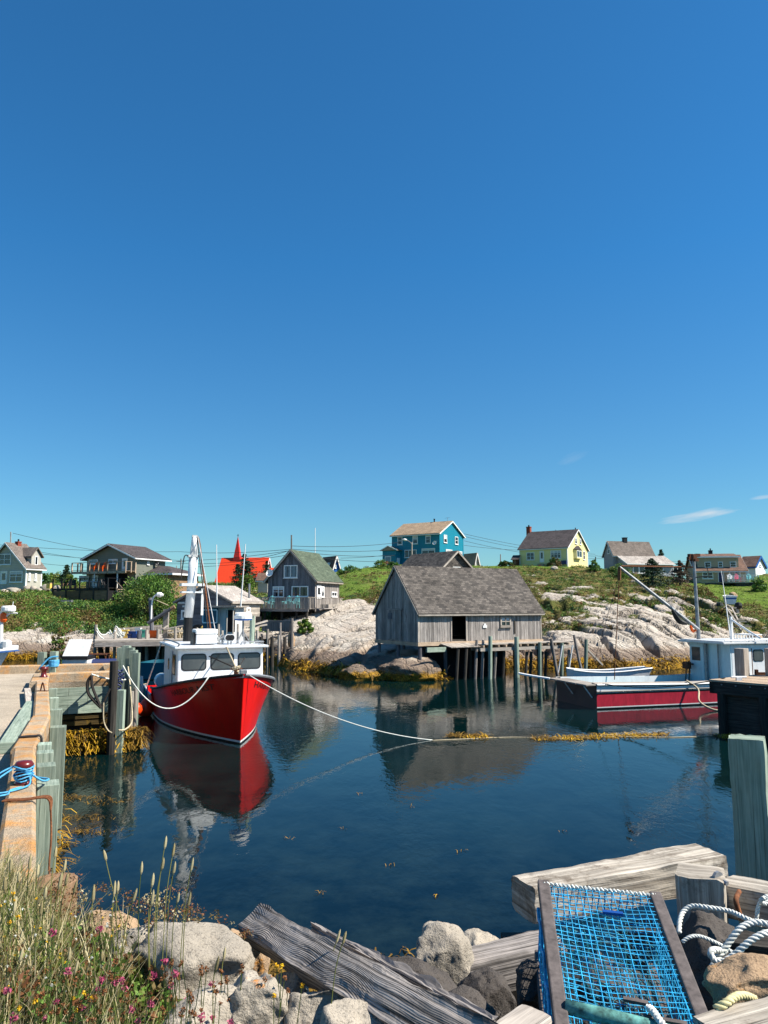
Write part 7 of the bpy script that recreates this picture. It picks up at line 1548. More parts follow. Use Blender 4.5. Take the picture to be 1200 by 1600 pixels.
def bush(label, base, rx, rz, seed, mats=(0, 0, 1), n=46, per=46, size=.1, name='bush', group='bushes'):
    rs = np.random.RandomState(seed); t = thing(name, label, 'bush', base, 0, group); d = rs.normal(size=(n, 3)); d /= np.linalg.norm(d, axis=1)[:, None]; d[:, 2] = np.abs(d[:, 2]); r = rs.uniform(.35, 1, n) ** .5
    c_ = d * r[:, None] * np.array([rx, rx * .8, rz]); c_[:, 2] += .08 * rz; rr = rs.uniform(.16, .30, n) * min(rx, rz * 1.3); lc, ls, mi, rv = clumps(c_, rr, per, size, np.array(mats)[rs.randint(0, len(mats), n)]); lc[:, 2] = np.maximum(lc[:, 2], -.1); v, f = leaves(lc, ls, .9); np_mesh('foliage', v, f, GM, mi, rv, t)
    m = MB()
    for k in range(0, n, 4): m.tube([V(0, 0, -.2), V(c_[k, 0] * .5, c_[k, 1] * .5, c_[k, 2] * .35), V(*c_[k])], [.04, .03, .012], 4)
    m.build('stems', 'bark', t); return t
def bush_at(label, px, yt, yb, Y, wpx, seed, **k):
    b = P(px, yb, Y); z0 = min(b.z, ground(b.x, b.y) + .05) if 'keep' not in k else b.z; k.pop('keep', 0); return bush(label, V(b.x, b.y, z0), wpx / 2 / KP * Y, P(px, yt, Y).z - z0, seed, **k)
bush_at('large leafy green rose bush below the dark decked house', 236, 901, 947, 79, 112, 31, n=170, per=60, size=.11, mats=(0, 0, 0, 1, 2))
bush_at('round bright green bush left of the lower deck', 110, 900, 915, 104, 26, 32, size=.12, mats=(0, 2)); bush_at('broad green bush between the far left house and the decked house', 86, 896, 916, 112, 40, 33, mats=(0, 2, 1), size=.13); bush_at('dark green bush against the far left house wall', 68, 897, 916, 108, 20, 34, mats=(1,), size=.12)
bush_at('bright green bush in front of the church pines', 385, 899, 914, 110, 30, 35, mats=(0, 2), size=.12); bush_at('leafy plant with pale flowers beside the stilted deck', 477, 968, 990, 65.5, 26, 36, mats=(0, 2, 0), size=.09)
bush_at('dark low bush left of the yellow house', 790, 877, 884, 126, 26, 37, mats=(1, 1, 3), size=.11); bush_at('flower bush by the door of the yellow house', 865, 872, 881, 124.5, 22, 38, mats=(1, 3), size=.1); bush_at('small shrub at the sunny corner of the yellow house', 929, 877, 886, 122, 20, 39, mats=(0, 1), size=.1)
bush_at('round green bush at the right of the tan house deck', 1185, 904, 921, 106, 26, 40, mats=(0, 1), size=.11); bush_at('grey brown thicket on the slope below the tan house', 1095, 917, 938, 97, 46, 41, mats=(3, 3, 2), n=60, size=.1)
bush_at('green bush on the slope left of the dark spruce', 968, 884, 902, 112, 44, 42, mats=(0, 1, 2), size=.12); bush_at('yellow green bush above the maroon boat mast foot', 1118, 968, 990, 75, 46, 43, mats=(2, 3, 0), size=.1); bush_at('low bush by the porch of the turquoise house', 613, 878, 890, 118, 24, 44, mats=(0, 1), size=.1); bush_at('rust and green bush at the brow left of the turquoise house', 596, 876, 892, 117, 26, 45, mats=(0, 2, 4), size=.1)
bush_at('green bush on the hill behind the green roofed house', 548, 885, 898, 116, 40, 46, mats=(1, 0), size=.11)
bush_at('green shrub on the bank above the tide line', 95, 985, 1003, 68, 34, 47, mats=(3, 2, 0), size=.09)

# ================================================================== BOULDERS ON THE FAR SHORE
bl = [(22, 921, 89, 24, 8, 'long pale boulder in front of the far left house'), (42, 919, 90, 14, 10, 'pale boulder under the corner of the far left house'), (52, 920, 88.5, 12, 9, 'small pale boulder in the row before the far left house'), (70, 917, 91, 16, 11, 'large pale boulder right of the far left house'), (88, 919, 90, 16, 7, 'low pale boulder at the right end of the garden row'), (6, 924, 87, 16, 7, 'flat pale boulder at the left edge of the lawn'), (60, 922, 88, 14, 7, 'rounded pale boulder at the front of the garden row'),
      (847, 915, 100, 24, 16, 'slanting pale slab boulder above the fish shed roof'), (838, 926, 96, 16, 10, 'grey boulder just above the fish shed roof end'), (866, 888, 120, 12, 7, 'pale boulder at the brow before the yellow house'), (990, 911, 104, 14, 8, 'rounded boulder below the dark spruce'), (980, 920, 101, 18, 7, 'flat boulder in the heath below the grey house'), (1146, 929, 99, 14, 9, 'pale boulder on the lawn below the tan house'), (532, 944, 78, 10, 14, 'upright pale boulder at the back corner of the green roofed house'), (1178, 992, 74, 26, 12, 'tan boulder above the roof rack of the maroon boat'), (1120, 986, 73, 30, 10, 'pale boulder at the waterside behind the maroon boat'), (455, 990, 63, 12, 11, 'orange tan boulder at the right end of the wharf')]
for k, (px, py, Y, wp, hp_, lb_) in enumerate(bl):
    b = P(px, py + hp_ / 2, Y); g = ground(b.x, b.y); s_ = Y / KP; z0 = min(b.z, g + .1) - .15; z1 = P(px, py - hp_ / 2, Y).z; boulder('boulder', lb_, V(b.x, b.y, z0), (wp / 2 * s_, wp / 2 * s_ * .8, max(.3, (z1 - z0) / 2)), 'granite_tan' if 'tan' in lb_ else 'granite', 60 + k, group='boulders on the far shore', sub=3)
boulder('rock_ledge', None, P(640, 1061, 50.6) + V(0, 0, -.75), (2.3, 1.5, 1.05), 'land', 81, None, None, 5, .2, kind='structure', rot=.1)
boulder('rock_ledge', None, P(600, 1064, 50.6) + V(-.8, .8, -.75), (2.4, 1.6, .95), 'land', 82, None, None, 5, .2, kind='structure', rot=.3)
# beached dinghy between two posts with black buckets, slip rails
b = P(1140, 957, 86); b.z = ground(b.x, b.y) + .25; t = thing('dinghy', 'small white dinghy with blue stripe hauled up on the rocks', 'boat', b, R(75)); f_ = lambda s: .62 * (1 - max(0, (s - .45) / .55) ** 2.2); mb, hq = hull_mesh(2.8, f_, lambda s: .8 * f_(s), lambda s: .62 + .15 * s * s, .3, [(k / 12 * .998, .62 + .15 * (k / 12) ** 2) for k in range(13)], ([-.25, .1, .3], [.5, 1]), None, [0, 0, 1, 0]); hu = mb.build('hull', ['fiberglass', 'royal'], t); hu.location = (-1.4, 0, .25)
for sd in (-1, 1): m = MB(); m.tube([hq(k / 10, .62 + .15 * (k / 10) ** 2, .62 + .15 * (k / 10) ** 2, sd) + V(-1.4, 0, .25) for k in range(11)], .04, 5); m.build('gunwale', 'white', t)
m = MB(); m.bx(-.6, -.3, -.5, .5, .7, .75); m.build('thwart', 'pale_wood', t)
for k, (px, yb) in enumerate(((1128, 972), (1151.5, 968))):
    p = P(px, 944, 83); g = ground(p.x, p.y); t = thing('slip_post', ('grey slipway post with a black bucket on top, left of the dinghy', 'grey slipway post with a black bucket on top, right of the dinghy')[k], 'post', V(p.x, 83, g - .2), 0, 'slipway posts'); m = MB(); m.box((0, 0, (p.z - g + .2) / 2), (.28, .28, p.z - g + .2)); m.build('post', 'pale_wood', t); m = MB(); m.lathe((.1 if k else -.3, -.1, p.z - g - .35), [(.05, 0), (.34, .12), (.4, .4), (.3, .68), (.05, .75)], 12); m.build('bucket', 'black', t)
m = MB()
for dx in (0, 9): m.bar(ground_px(1134 + dx, 82) + V(0, 0, .35), ground_px(1156 + dx, 74) + V(0, 0, .35), .14, .14)
for k in range(7): q = ground_px(1134 + 3.4 * k, 82 - 1.25 * k) + V(0, 0, .25); m.bar(q - V(.3, 0, 0), q + V(1.1, 0, 0), .12, .1)
single(m, 'slipway', 'pale_wood', 'wooden slipway rails running down from the dinghy', 'slipway')
m = MB(); q = ground_px(105, 81)
for k in range(6): z = q.z - .8 + .3 * k; yy = q.y - 1.5 + .45 * k; m.bx(q.x - 1.0, q.x + .1, yy, yy + .5, z - .16, z + .06)
single(m, 'garden_steps', 'slate_wood', 'weathered timber steps climbing the bank to the decked house', 'steps')

# ================================================================== SMALL WHARF ON THE RIGHT
a = PZ(1108, 1063, 1.95); bq = PZ(1215, 1072, 1.95); zf = 1.95; d = (bq - a).normalized(); back = V(-d.y, d.x, 0); org_ = V(a.x, a.y, 0)
t = thing('wharf', 'small dark timber wharf with planked top at the right edge', 'wharf', org_); LL = lambda p: p - org_
m = MB(); k = 0; Ltot = 9
while k * .21 < 4.4: o_ = back * (k * .21 + .1); m.bar(LL(a + o_), LL(a + o_ + d * Ltot), .2, .07); k += 1
m.build('planks', 'tan_wood', t); m = MB(); m.bar(LL(a - V(0, 0, .26) + back * .1), LL(a + d * Ltot - V(0, 0, .26) + back * .1), .2, .42); m.bar(LL(a - V(0, 0, .26) + d * .1), LL(a + back * 4.4 - V(0, 0, .26) + d * .1), .2, .42); m.build('edge_beam', 'dark_wood', t)
for k in range(8): m = MB(); q = LL(a + d * (.5 + k * .55) - V(0, 0, .12) - back * .01); m.cyl(q - V(0, .0, .02), .03, .04, 6); m.build('bolt', 'steel', t)
m = MB(); m.bar(LL(V(a.x, a.y, .6)) + d * .35 + back * .35, LL(V(a.x, a.y, .6)) + d * Ltot + back * .35, .25, 1.75); m.bar(LL(V(a.x, a.y, .6)) + d * .35 + back * .5, LL(V(a.x, a.y, .6)) + d * .35 + back * 4.2, .25, 1.75); m.build('crib', 'dark_wood', t)
for k in range(5): q = LL(a) + d * (.4 + 1.6 * k) + back * .12; m = MB(); m.tube([V(q.x, q.y, -1), V(q.x, q.y, 1.5)], .17, 8); m.build('pile', 'dark_wood', t)
m = MB(); m.tube([LL(a + d * .9 + back * .5) + V(-.28, 0, .16), LL(a + d * .9 + back * .5) + V(.28, 0, .16)], .045, 6); m.box(LL(a + d * .9 + back * .5) + V(0, 0, .09), (.2, .12, .12)); m.build('cleat', 'fiberglass', t)
for px, w_, lb_ in ((1148, .40, 'square weathered post standing on the small wharf before the white cabin'), (1197, .45, 'dark post on the small wharf at the right edge')):
    q = PZ(px, 1059, zf) + back * .6; zt2 = P(px, 1013, q.y).z; m = MB(); m.box(V(q.x, q.y, (zt2 + zf) / 2), (w_, w_, zt2 - zf), (d, back, V(0, 0, 1))); single(m, 'wharf_post', 'pale_wood', lb_, 'post', 'posts on the small wharf', bevel=.02)
m = MB(); q = PZ(1180, 1057, zf) + back * .5; m.box(q + V(0, 0, .08), (.5, .16, .12)); m.box(q + V(-.2, 0, .18), (.1, .14, .14)); single(m, 'iron_cleat', 'rust', 'rusty iron cleat on the planks of the small wharf', 'cleat')
rope_thing('mooring_rope', 'dark line from the small wharf corner along the maroon boat rail', sag(a + back * .6 + d * .3 + V(0, 0, .08), MM @ V(.4, -1.7, 1.15), .25, 14), .022, 'rope_dark')
# floating weed
q = []
for k in range(1500): px = NR.uniform(700, 1145); p = PZ(px, 1151.5 + 3 * math.sin(px / 60) + NR.normal(0, 1.7), 0); q.append((p.x, p.y, .005)) if (math.sin(px * .045) + math.sin(px * .021 + 1) > -.7) else None
ribbons('floating_weed', 'narrow band of drifting golden weed across the harbour', np.array(q), len(q), 161, .15, .4, .016, ['weed', 'weed_brown'], .1)
q = []
for px, py, n_, sx in ((115, 1247, 260, 22), (120, 1278, 160, 26), (130, 1300, 200, 22), (105, 1215, 120, 10), (150, 1255, 60, 10), (104, 1320, 130, 9), (188, 1252, 50, 12)):
    for k in range(n_): p = PZ(px + NR.normal(0, sx), py + NR.normal(0, 2.5), 0); q.append((p.x, p.y, .0))
ribbons('floating_weed', 'ragged patches of drifting weed beside the quay', np.array(q)[::2], len(q[::2]), 162, .07, .18, .008, ['weed_brown', 'weed_brown'], .1)

q = []
for px, py in ((537, 1295), (500, 1397), (610, 1352), (640, 1260), (450, 1310), (720, 1330), (880, 1300), (560, 1240), (680, 1400), (960, 1360)):
    for k in range(5): p = PZ(px + NR.normal(0, 3), py + NR.normal(0, 1), 0); q.append((p.x, p.y, 0))
ribbons('floating_weed', 'scattered bits of weed drifting on the open water', np.array(q), len(q), 163, .04, .10, .006, ['weed', 'leaf_olive'], .1)
# ================================================================== FOREGROUND
n = NM('knotty_grey_beam'); uv = n.coord('UV', (1, 1, 1)); sp_ = n.node('ShaderNodeSeparateXYZ'); n.L(uv, sp_.inputs[0])
vo = n.node('ShaderNodeTexVoronoi'); vo.inputs['Scale'].default_value = 1.0; mp = n.node('ShaderNodeMapping'); mp.inputs['Scale'].default_value = (1.9, 3.4, 1); n.L(uv, mp.inputs[0]); n.L(mp.outputs[0], vo.inputs['Vector']); vo.inputs['Randomness'].default_value = .9
kd = vo.outputs['Distance']; bulge = n.ramp(kd, [(0, 1), (.18, .72), (.42, .18), (.75, 0)])
wob = n.noise(n.coord('UV', (1.6, 9, 1)), 1.0, 3, .6, .4); fine = n.noise(n.coord('UV', (1.3, 75, 1)), 1.0, 3, .6, .3)
phs = n.math('ADD', n.math('ADD', n.math('MULTIPLY', sp_.outputs[1], 760.0), n.math('MULTIPLY', wob, 20.0)), n.math('MULTIPLY', bulge, 44.0))
ring = n.math('ADD', n.math('MULTIPLY', n.math('SINE', phs), .5), .5)
ring = n.mix(n.math('ADD', .10, n.math('MULTIPLY', bulge, .75)), .5, ring)
col = n.mix(ring, (.17, .15, .138), (.385, .35, .32)); col = n.mix(.9, col, n.ramp(fine, [(.36, .2), (.58, 1.2)]), 'MULTIPLY')
blot = n.noise(n.world(), 4.5, 5, .7); col = n.mix(.6, col, n.ramp(blot, [(.3, .55), (.65, 1.2)]), 'MULTIPLY'); col = n.mix(n.ramp(kd, [(.0, .85), (.09, .6), (.14, 0)]), col, (.06, .048, .04))
li = n.noise(n.world(), 5.5, 5, .75); col = n.mix(n.ramp(li, [(.72, 0), (.78, .8)]), col, (.30, .10, .02))
crk2 = n.noise(n.coord('UV', (.7, 22, 1)), 1.0, 2, .5, .8); ck = n.ramp(crk2, [(.27, 0), (.32, 1)]); col = n.mix(.9, col, n.mix(ck, (.10, .1, .1), (1, 1, 1)), 'MULTIPLY')
n.bump(n.math('ADD', n.math('ADD', n.math('MULTIPLY', ring, .5), n.math('MULTIPLY', fine, .6)), n.math('MULTIPLY', ck, 1.5)), .9, .008); n.out(col, .9, spec=.12); M['knot_beam'] = n.m
def rough_beam(name, p0, p1, w_, h_, mat, seed, up=(0, 0, 1), parent=None, rgh=.008, taper=1.0, seg=60, roll=0):
    """squared timber with softened, slightly ragged edges and grain that runs along it"""
    p0, p1 = Vector(p0), Vector(p1); e = (p1 - p0).normalized(); L = (p1 - p0).length; s_ = Vector(up).cross(e).normalized(); u = e.cross(s_)
    if roll: s_, u = s_ * math.cos(roll) + u * math.sin(roll), u * math.cos(roll) - s_ * math.sin(roll)
    per = []; q = 7; c_ = .06
    for (a0, b0), (a1, b1) in ((((-1), -1), (1, -1)), ((1, -1), (1, 1)), ((1, 1), (-1, 1)), ((-1, 1), (-1, -1))):
        for k in range(q): t = k / q; per.append((a0 + (a1 - a0) * t, b0 + (b1 - b0) * t))
    mb = MB(); m_ = len(per); off = V(seed * 3.3, seed, 0); vcoord = [0]
    for k in range(1, m_ + 1): vcoord.append(vcoord[-1] + math.hypot((per[k % m_][0] - per[k - 1][0]) * w_ / 2, (per[k % m_][1] - per[k - 1][1]) * h_ / 2))
    for i in range(seg + 1):
        x = L * i / seg; tp_ = 1 + (taper - 1) * i / seg
        for a, b in per:
            cor = max(0, abs(a) + abs(b) - 1.6) / .4 if abs(a) > .5 and abs(b) > .5 else 0; sh = 1 - c_ * cor
            pp = p0 + e * x + s_ * (a * w_ / 2 * sh * tp_) + u * (b * h_ / 2 * sh * tp_); nz = mnoise.fractal(V(x * 3, a * 1.5, b * 1.5) + off, 1, 2, 4) * rgh + mnoise.fractal(V(x * 1.2, a * 9, b * 9) + off, 1, 2, 3) * rgh * .8
            pp += (s_ * a + u * b) * nz * (1 + 1.6 * cor)
            if i in (0, seg): pp += e * (mnoise.noise(V(a * 3, b * 3, i) + off) * .02) * (1 if i else -1)
            mb.v.append(pp)
    for i in range(seg):
        for k in range(m_):
            k2 = (k + 1) % m_; mb.face((i * m_ + k, i * m_ + k2, (i + 1) * m_ + k2, (i + 1) * m_ + k), [(L * i / seg + seed, vcoord[k]), (L * i / seg + seed, vcoord[k + 1]), (L * (i + 1) / seg + seed, vcoord[k + 1]), (L * (i + 1) / seg + seed, vcoord[k])], 0, .6)
    for i, rev in ((0, True), (seg, False)):
        id_ = [i * m_ + k for k in range(m_)]; uvs = [(a * w_ * .25 + seed, b * h_ * .5) for a, b in per]; mb.face(tuple(reversed(id_)) if rev else tuple(id_), uvs[::-1] if rev else uvs, 0, .35)
    return mb.build(name, mat, parent)
# driftwood beam lying across the boulders
b0, b1 = P(400, 1447, 4.55), P(806, 1682, 2.55)
t = thing('driftwood_beam', 'big weathered grey timber beam lying across the boulders at the water edge', 'beam', b0.lerp(b1, .5) - V(0, 0, .2)); o_ = t.location.copy()
e_ = (b1 - b0).normalized(); toward = V(-e_.y, e_.x, 0)
rough_beam('beam', b0 - o_, b1 - o_, .175, .15, 'knot_beam', 3, parent=t, rgh=.006, roll=R(36))
s_ = V(0, 0, 1).cross(e_).normalized(); u_ = e_.cross(s_)
q0, q1 = P(492, 1448, 4.38), P(770, 1600, 2.95); rough_beam('splinter', q0 - o_, q1 - o_, .05, .035, 'grey_wood', 9, parent=t, rgh=.014, seg=40)
m = MB(); q = P(474, 1490, 4.1); m.bar(q - o_, q - o_ + V(.01, -.02, -.07), .012, .012); m.build('nail', 'rust', t)
# second timber lower right, plank, frame timber, blocks
a, b = P(722, 1525, 4.75), P(872, 1490, 4.95); t2_ = rough_beam('timber', a, b, .22, .22, 'knot_beam', 11, rgh=.005); tag(base_shift(t2_), 'half shaded grey timber lying left of the lobster trap', 'timber')
a, b = P(818, 1405, 5.35), P(1112, 1353, 5.9); e3 = (b - a).normalized(); o = rough_beam('timber', a, b, .31, .23, 'frame_wood', 13, rgh=.005); tag(base_shift(o), 'whitish weathered squared timber lying behind the lobster trap', 'timber')
p = P(1094, 1362, 5.25); o = rough_beam('post', V(p.x + .03, p.y, 1.4), V(p.x, p.y, p.z), .29, .29, 'frame_wood', 15, up=(.45, 1, 0), rgh=.005); t = tag(base_shift(o), 'squat squared post with an iron bolt, in front of the whitish timber', 'post')
m = MB(); q = P(1119, 1372, 5.14); m.lathe(q, [(.045, 0), (.045, .02)], 10, 0, (.6, -1, 0)); m.tube([q, q + V(.04, -.07, -.01)], .015, 6); m.tube([q + V(.01, -.02, 0), q + V(.0, -.03, -.12)], .012, 5); single(m, 'iron_bolt', 'steel', 'iron bolt and hook on the sunlit face of the squat post', 'bolt')
m = MB(); p = P(1172, 1152, 6.6); rough = None
o = rough_beam('post', V(p.x, p.y, -1.2), V(p.x - .03, p.y, p.z), .27, .27, 'green_wood', 17, up=(.55, 1, 0), rgh=.006); tag(base_shift(o), 'tall square pale green post rising from the water at the right edge', 'post')
a, b = P(1135, 1400, 5.4), P(1260, 1425, 5.0); o = rough_beam('timber', a, b, .25, .22, 'frame_wood', 19, rgh=.004); tag(base_shift(o), 'dark sided timber at the right edge behind the white ropes', 'timber')
a, b = P(1120, 1625, 2.95), P(1260, 1585, 3.1); o = rough_beam('plank', a, b, .24, .06, 'frame_wood', 21, seg=24, rgh=.003); tag(base_shift(o), 'pale plank lying at the bottom right corner', 'plank')
a, b = P(770, 1640, 2.9), P(842, 1590, 3.1); o = rough_beam('plank', a, b, .16, .05, 'pale_wood', 23, seg=20, rgh=.003); tag(base_shift(o), 'short grey plank between the beam and the lobster trap', 'plank')
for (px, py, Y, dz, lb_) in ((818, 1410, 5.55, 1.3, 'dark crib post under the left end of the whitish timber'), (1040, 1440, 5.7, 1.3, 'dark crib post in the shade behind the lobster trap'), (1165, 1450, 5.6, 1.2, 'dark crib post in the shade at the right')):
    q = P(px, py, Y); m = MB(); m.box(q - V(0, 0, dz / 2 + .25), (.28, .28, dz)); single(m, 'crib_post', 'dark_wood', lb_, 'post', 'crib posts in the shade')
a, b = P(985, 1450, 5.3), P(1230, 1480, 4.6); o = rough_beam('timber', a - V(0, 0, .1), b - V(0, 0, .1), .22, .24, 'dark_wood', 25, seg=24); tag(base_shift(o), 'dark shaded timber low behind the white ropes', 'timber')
# boulders
fb_ = [(292, 1512, 4.05, .40, .26, .22, 'granite', -.5, 'long pale speckled boulder behind the clover', 0), (168, 1462, 4.3, .17, .16, .17, 'granite_tan', .3, 'orange lichened boulder among the grasses', 0), (226, 1478, 4.2, .17, .16, .15, 'granite', .8, 'pale boulder among the grasses, right of the lichened one', 0), (404, 1568, 3.5, .17, .17, .16, 'granite', .2, 'pale boulder below the tan one', 0), (516, 1585, 3.45, .19, .18, .17, 'granite', .6, 'upright pale boulder with an orange lichen spot, under the beam', 0), (452, 1545, 3.95, .15, .14, .12, 'granite', 1.2, 'flat pale boulder between the tan boulder and the beam', 0), (384, 1490, 4.6, .14, .13, .19, 'granite_tan', .4, 'smooth tan boulder under the left end of the beam', 0), (362, 1540, 4.0, .13, .12, .11, 'granite', 2.0, 'small grey boulder behind the flat pale one', 0), (686, 1500, 4.75, .20, .2, .24, 'granite', .5, 'large pale rounded boulder behind the beam', 0), (748, 1492, 5.2, .19, .17, .15, 'granite', 1.0, 'pale boulder behind the half shaded timber', 0), (1175, 1552, 3.5, .22, .2, .16, 'granite_tan', .3, 'rust stained boulder below the coiled white ropes', 0), (760, 1560, 4.2, .15, .16, .2, 'granite_dark', .7, 'dark shaded boulder below the half shaded timber', 0), (836, 1550, 3.9, .14, .12, .13, 'granite_dark', 1.7, 'dark boulder beside the lobster trap', 0), (560, 1620, 3.1, .2, .2, .15, 'granite', .1, 'pale boulder at the bottom edge under the beam', 0), (330, 1590, 3.4, .2, .18, .14, 'granite', .9, 'pale boulder among the spent flower heads', 0), (940, 1560, 4.5, .35, .3, .3, 'granite_dark', .2, 'dark boulder in the shade under the lobster trap', 0), (1110, 1500, 4.9, .3, .25, .3, 'granite_dark', .8, 'dark boulder in the pit behind the white ropes', 0), (640, 1560, 4.2, .25, .25, .22, 'granite_dark', .5, 'dark boulder under the middle of the beam', 0), (700, 1600, 3.6, .25, .25, .2, 'granite_dark', 1.5, 'dark boulder below the knots of the beam', 0)]
for k, (px, py, Y, sx, sy, sz, mt, rt, lb_, _) in enumerate(fb_):
    c_ = P(px, py, Y); boulder('boulder', lb_, V(c_.x, c_.y, c_.z - sz * 1.15), (sx, sy, sz), mt, 310 + k, group='foreground boulders', sub=5, rot=rt, rough=.2, facet=.72)
# lichen pattern comes with the granite; black tyre at the bottom edge
m = MB(); c_ = P(640, 1690, 3.0); m.tube([c_ + V(.24 * math.cos(a_ * math.pi / 14), .24 * math.sin(a_ * math.pi / 14), .015 * math.sin(a_)) for a_ in range(29)], .065, 10); single(m, 'tyre', 'black', 'black rubber tyre half hidden under the beam at the bottom edge', 'tyre', smooth=True)

# ------------------------------------------------------------------ lobster trap
Bl = V(.775, 3.92, 3.44); Lv = V(-.135, -.98, -.19).normalized(); Wv = V(.985, -.14, -.055).normalized(); Wt = .525; Lt = 1.28; Ht = .36; Nv = Wv.cross(-Lv).normalized(); Nv = Nv if Nv.z > 0 else -Nv
trap = thing('lobster_trap', 'bright blue netted lobster trap with grey brown runners', 'trap', Bl + Lv * Lt / 2 + Wv * Wt / 2 - Nv * Ht); to = trap.location.copy(); T3 = lambda w_, l_, h_=0: Bl + Wv * w_ + Lv * l_ + Nv * h_ - to
def rail(name, w_, h_, mat='trap_rail', sz=.055, l0=-.03, l1=Lt): m = MB(); m.bar(T3(w_, l0, h_), T3(w_, l1, h_), sz, .045, 0, Nv); return m.build(name, mat, trap, bevel=.006)
rail('runner', 0, 0); rail('runner', Wt, 0); rail('bottom_runner', 0, -Ht); rail('bottom_runner', Wt, -Ht)
def sagz(w_, l_): return -.018 * math.sin(math.pi * w_ / Wt) * math.sin(math.pi * min(1, l_ / Lt)) + .004 * mnoise.noise(V(w_ * 9, l_ * 9, 2))
def netting(name, f, nu, nv, r_, mat, jit, su=14, sv=14, seed=1):
    rs = random.Random(seed); m = MB()
    for i in range(nu + 1):
        u = i / nu; ph_ = rs.uniform(0, 6); m.tube([f(u + jit * math.sin(ph_ + 5 * k / su) + rs.uniform(-jit, jit) * .5, k / su) for k in range(su + 1)], r_ * rs.uniform(.8, 1.3), 4, 0, False)
    for j in range(nv + 1):
        v = j / nv; ph_ = rs.uniform(0, 6); m.tube([f(k / sv, v + jit * .55 * math.sin(ph_ + 7 * k / sv) + rs.uniform(-jit, jit) * .35) for k in range(sv + 1)], r_ * rs.uniform(.7, 1.1), 4, 0, False)
    return m.build(name, mat, trap)
netting('top_net', lambda u, v: T3(Wt * (.03 + .94 * u), Lt * v * .985, .012 + sagz(Wt * u, Lt * v)), 16, 40, .0019, 'net_blue', .007)
netting('inner_net', lambda u, v: T3(Wt * (.05 + .9 * u), Lt * (.1 + .85 * v), -.13 + .07 * math.sin(5 * v + 3 * u) - .05 * math.cos(6 * u)), 14, 26, .0022, 'net_teal', .014, seed=3)
netting('head_net', lambda u, v: T3(Wt * (.5 + .45 * math.cos(math.pi * u) * (.4 + .6 * abs(2 * v - 1))), Lt * (.05 + .9 * v), -Ht * .55 + .2 * (u - .5)), 10, 18, .0022, 'net_teal', .02, seed=4)
netting('bottom_net', lambda u, v: T3(Wt * (.03 + .94 * u), Lt * v, -Ht + .01), 12, 26, .003, 'net_blue', .008, seed=5)
netting('side_net', lambda u, v: T3(-.012, Lt * u, -Ht * v), 36, 10, .0026, 'net_blue', .008, seed=6); netting('side_net', lambda u, v: T3(Wt + .012, Lt * u, -Ht * v), 30, 9, .003, 'net_blue', .008, seed=7); netting('end_net', lambda u, v: T3(Wt * u, -.01, -Ht * v), 16, 10, .003, 'net_blue', .01, seed=8)
m = MB(); q = []
for k in range(90): u = k / 89; q.append(T3(Wt * u, -.002 + .006 * math.sin(k * 1.9) + .004 * mnoise.noise(V(k * .3, 0, 0)), .016 + .006 * math.cos(k * 1.9)))
m.tube(q, .006, 5); m.build('lacing', 'rope_white', trap)
m = MB(); m.tube(smooth_path([T3(.0 - .03, .1 + .06 * k, -.05 - .02 * math.sin(k * 1.7)) for k in range(20)], 3), .008, 5); m.build('side_lacing', 'net_blue', trap)
for w_, l_ in ((.30, .19),): m = MB(); m.bar(T3(w_ - .05, l_, .02), T3(w_ + .04, l_, .02), .018, .012, 0, Nv); m.build('tag', 'blue_plastic', trap)
for w_, l_, ln in ((.29, .76, .09), (.38, .845, .15)): m = MB(); m.bar(T3(w_ - ln / 2, l_, .02), T3(w_ + ln / 2, l_ + .01, .02), .018, .012, 0, Nv); m.build('hinge_bar', 'trap_rail', trap)
m = MB(); m.tube([T3(.02, .84, .014), T3(.15, .86, .016), T3(.3, .885, .016), T3(.5, .925, .014)], [.028, .029, .028, .026], 8); m.build('teal_bar', 'teal_bar', trap, smooth=True)
m = MB(); twist(m, smooth_path([T3(.33, .80, .025), T3(.335, .85, .05), T3(.35, .91, .055), T3(.38, .98, .05)], 6), .014, .05); m.build('becket_rope', 'rope_white', trap)
netting('end_frame_net', lambda u, v: T3(Wt * u, Lt, -Ht * v), 16, 10, .003, 'net_blue', .01, seed=9)
# white laid ropes at the right
def laid(label, pts, r_=.014, mat='rope_white'):
    m = MB(); twist(m, smooth_path(pts, 8), r_, r_ * 4.6); return single(m, 'laid_rope', mat, label, 'rope', 'white laid ropes by the trap', smooth=True)
laid('thick white rope looped in the air beside the squat post', [P(1107, 1535, 4.3), P(1110, 1520, 4.3), P(1117, 1503, 4.32), P(1135, 1478, 4.34), P(1155, 1452, 4.35), P(1175, 1442, 4.36), P(1195, 1443, 4.34), P(1215, 1452, 4.3), P(1218, 1460, 4.28), P(1195, 1458, 4.25), P(1170, 1472, 4.24), P(1150, 1490, 4.24), P(1130, 1503, 4.24), P(1116, 1500, 4.26), P(1110, 1489, 4.27), P(1117, 1484, 4.3), P(1133, 1488, 4.36)], .0175)
laid('white rope passing in front of the squat post', [P(1061, 1458, 4.75), P(1062, 1440, 4.8), P(1068, 1424, 4.85), P(1082, 1416, 4.85), P(1105, 1418, 4.8), P(1140, 1424, 4.75), P(1165, 1435, 4.65), P(1190, 1445, 4.6)], .015)
laid('thin white rope curving behind the lobster trap runner', [P(1066, 1472, 4.5), P(1078, 1464, 4.5), P(1093, 1463, 4.5), P(1112, 1470, 4.48), P(1135, 1482, 4.46), P(1155, 1498, 4.44), P(1168, 1515, 4.42), P(1174, 1530, 4.4)], .011)
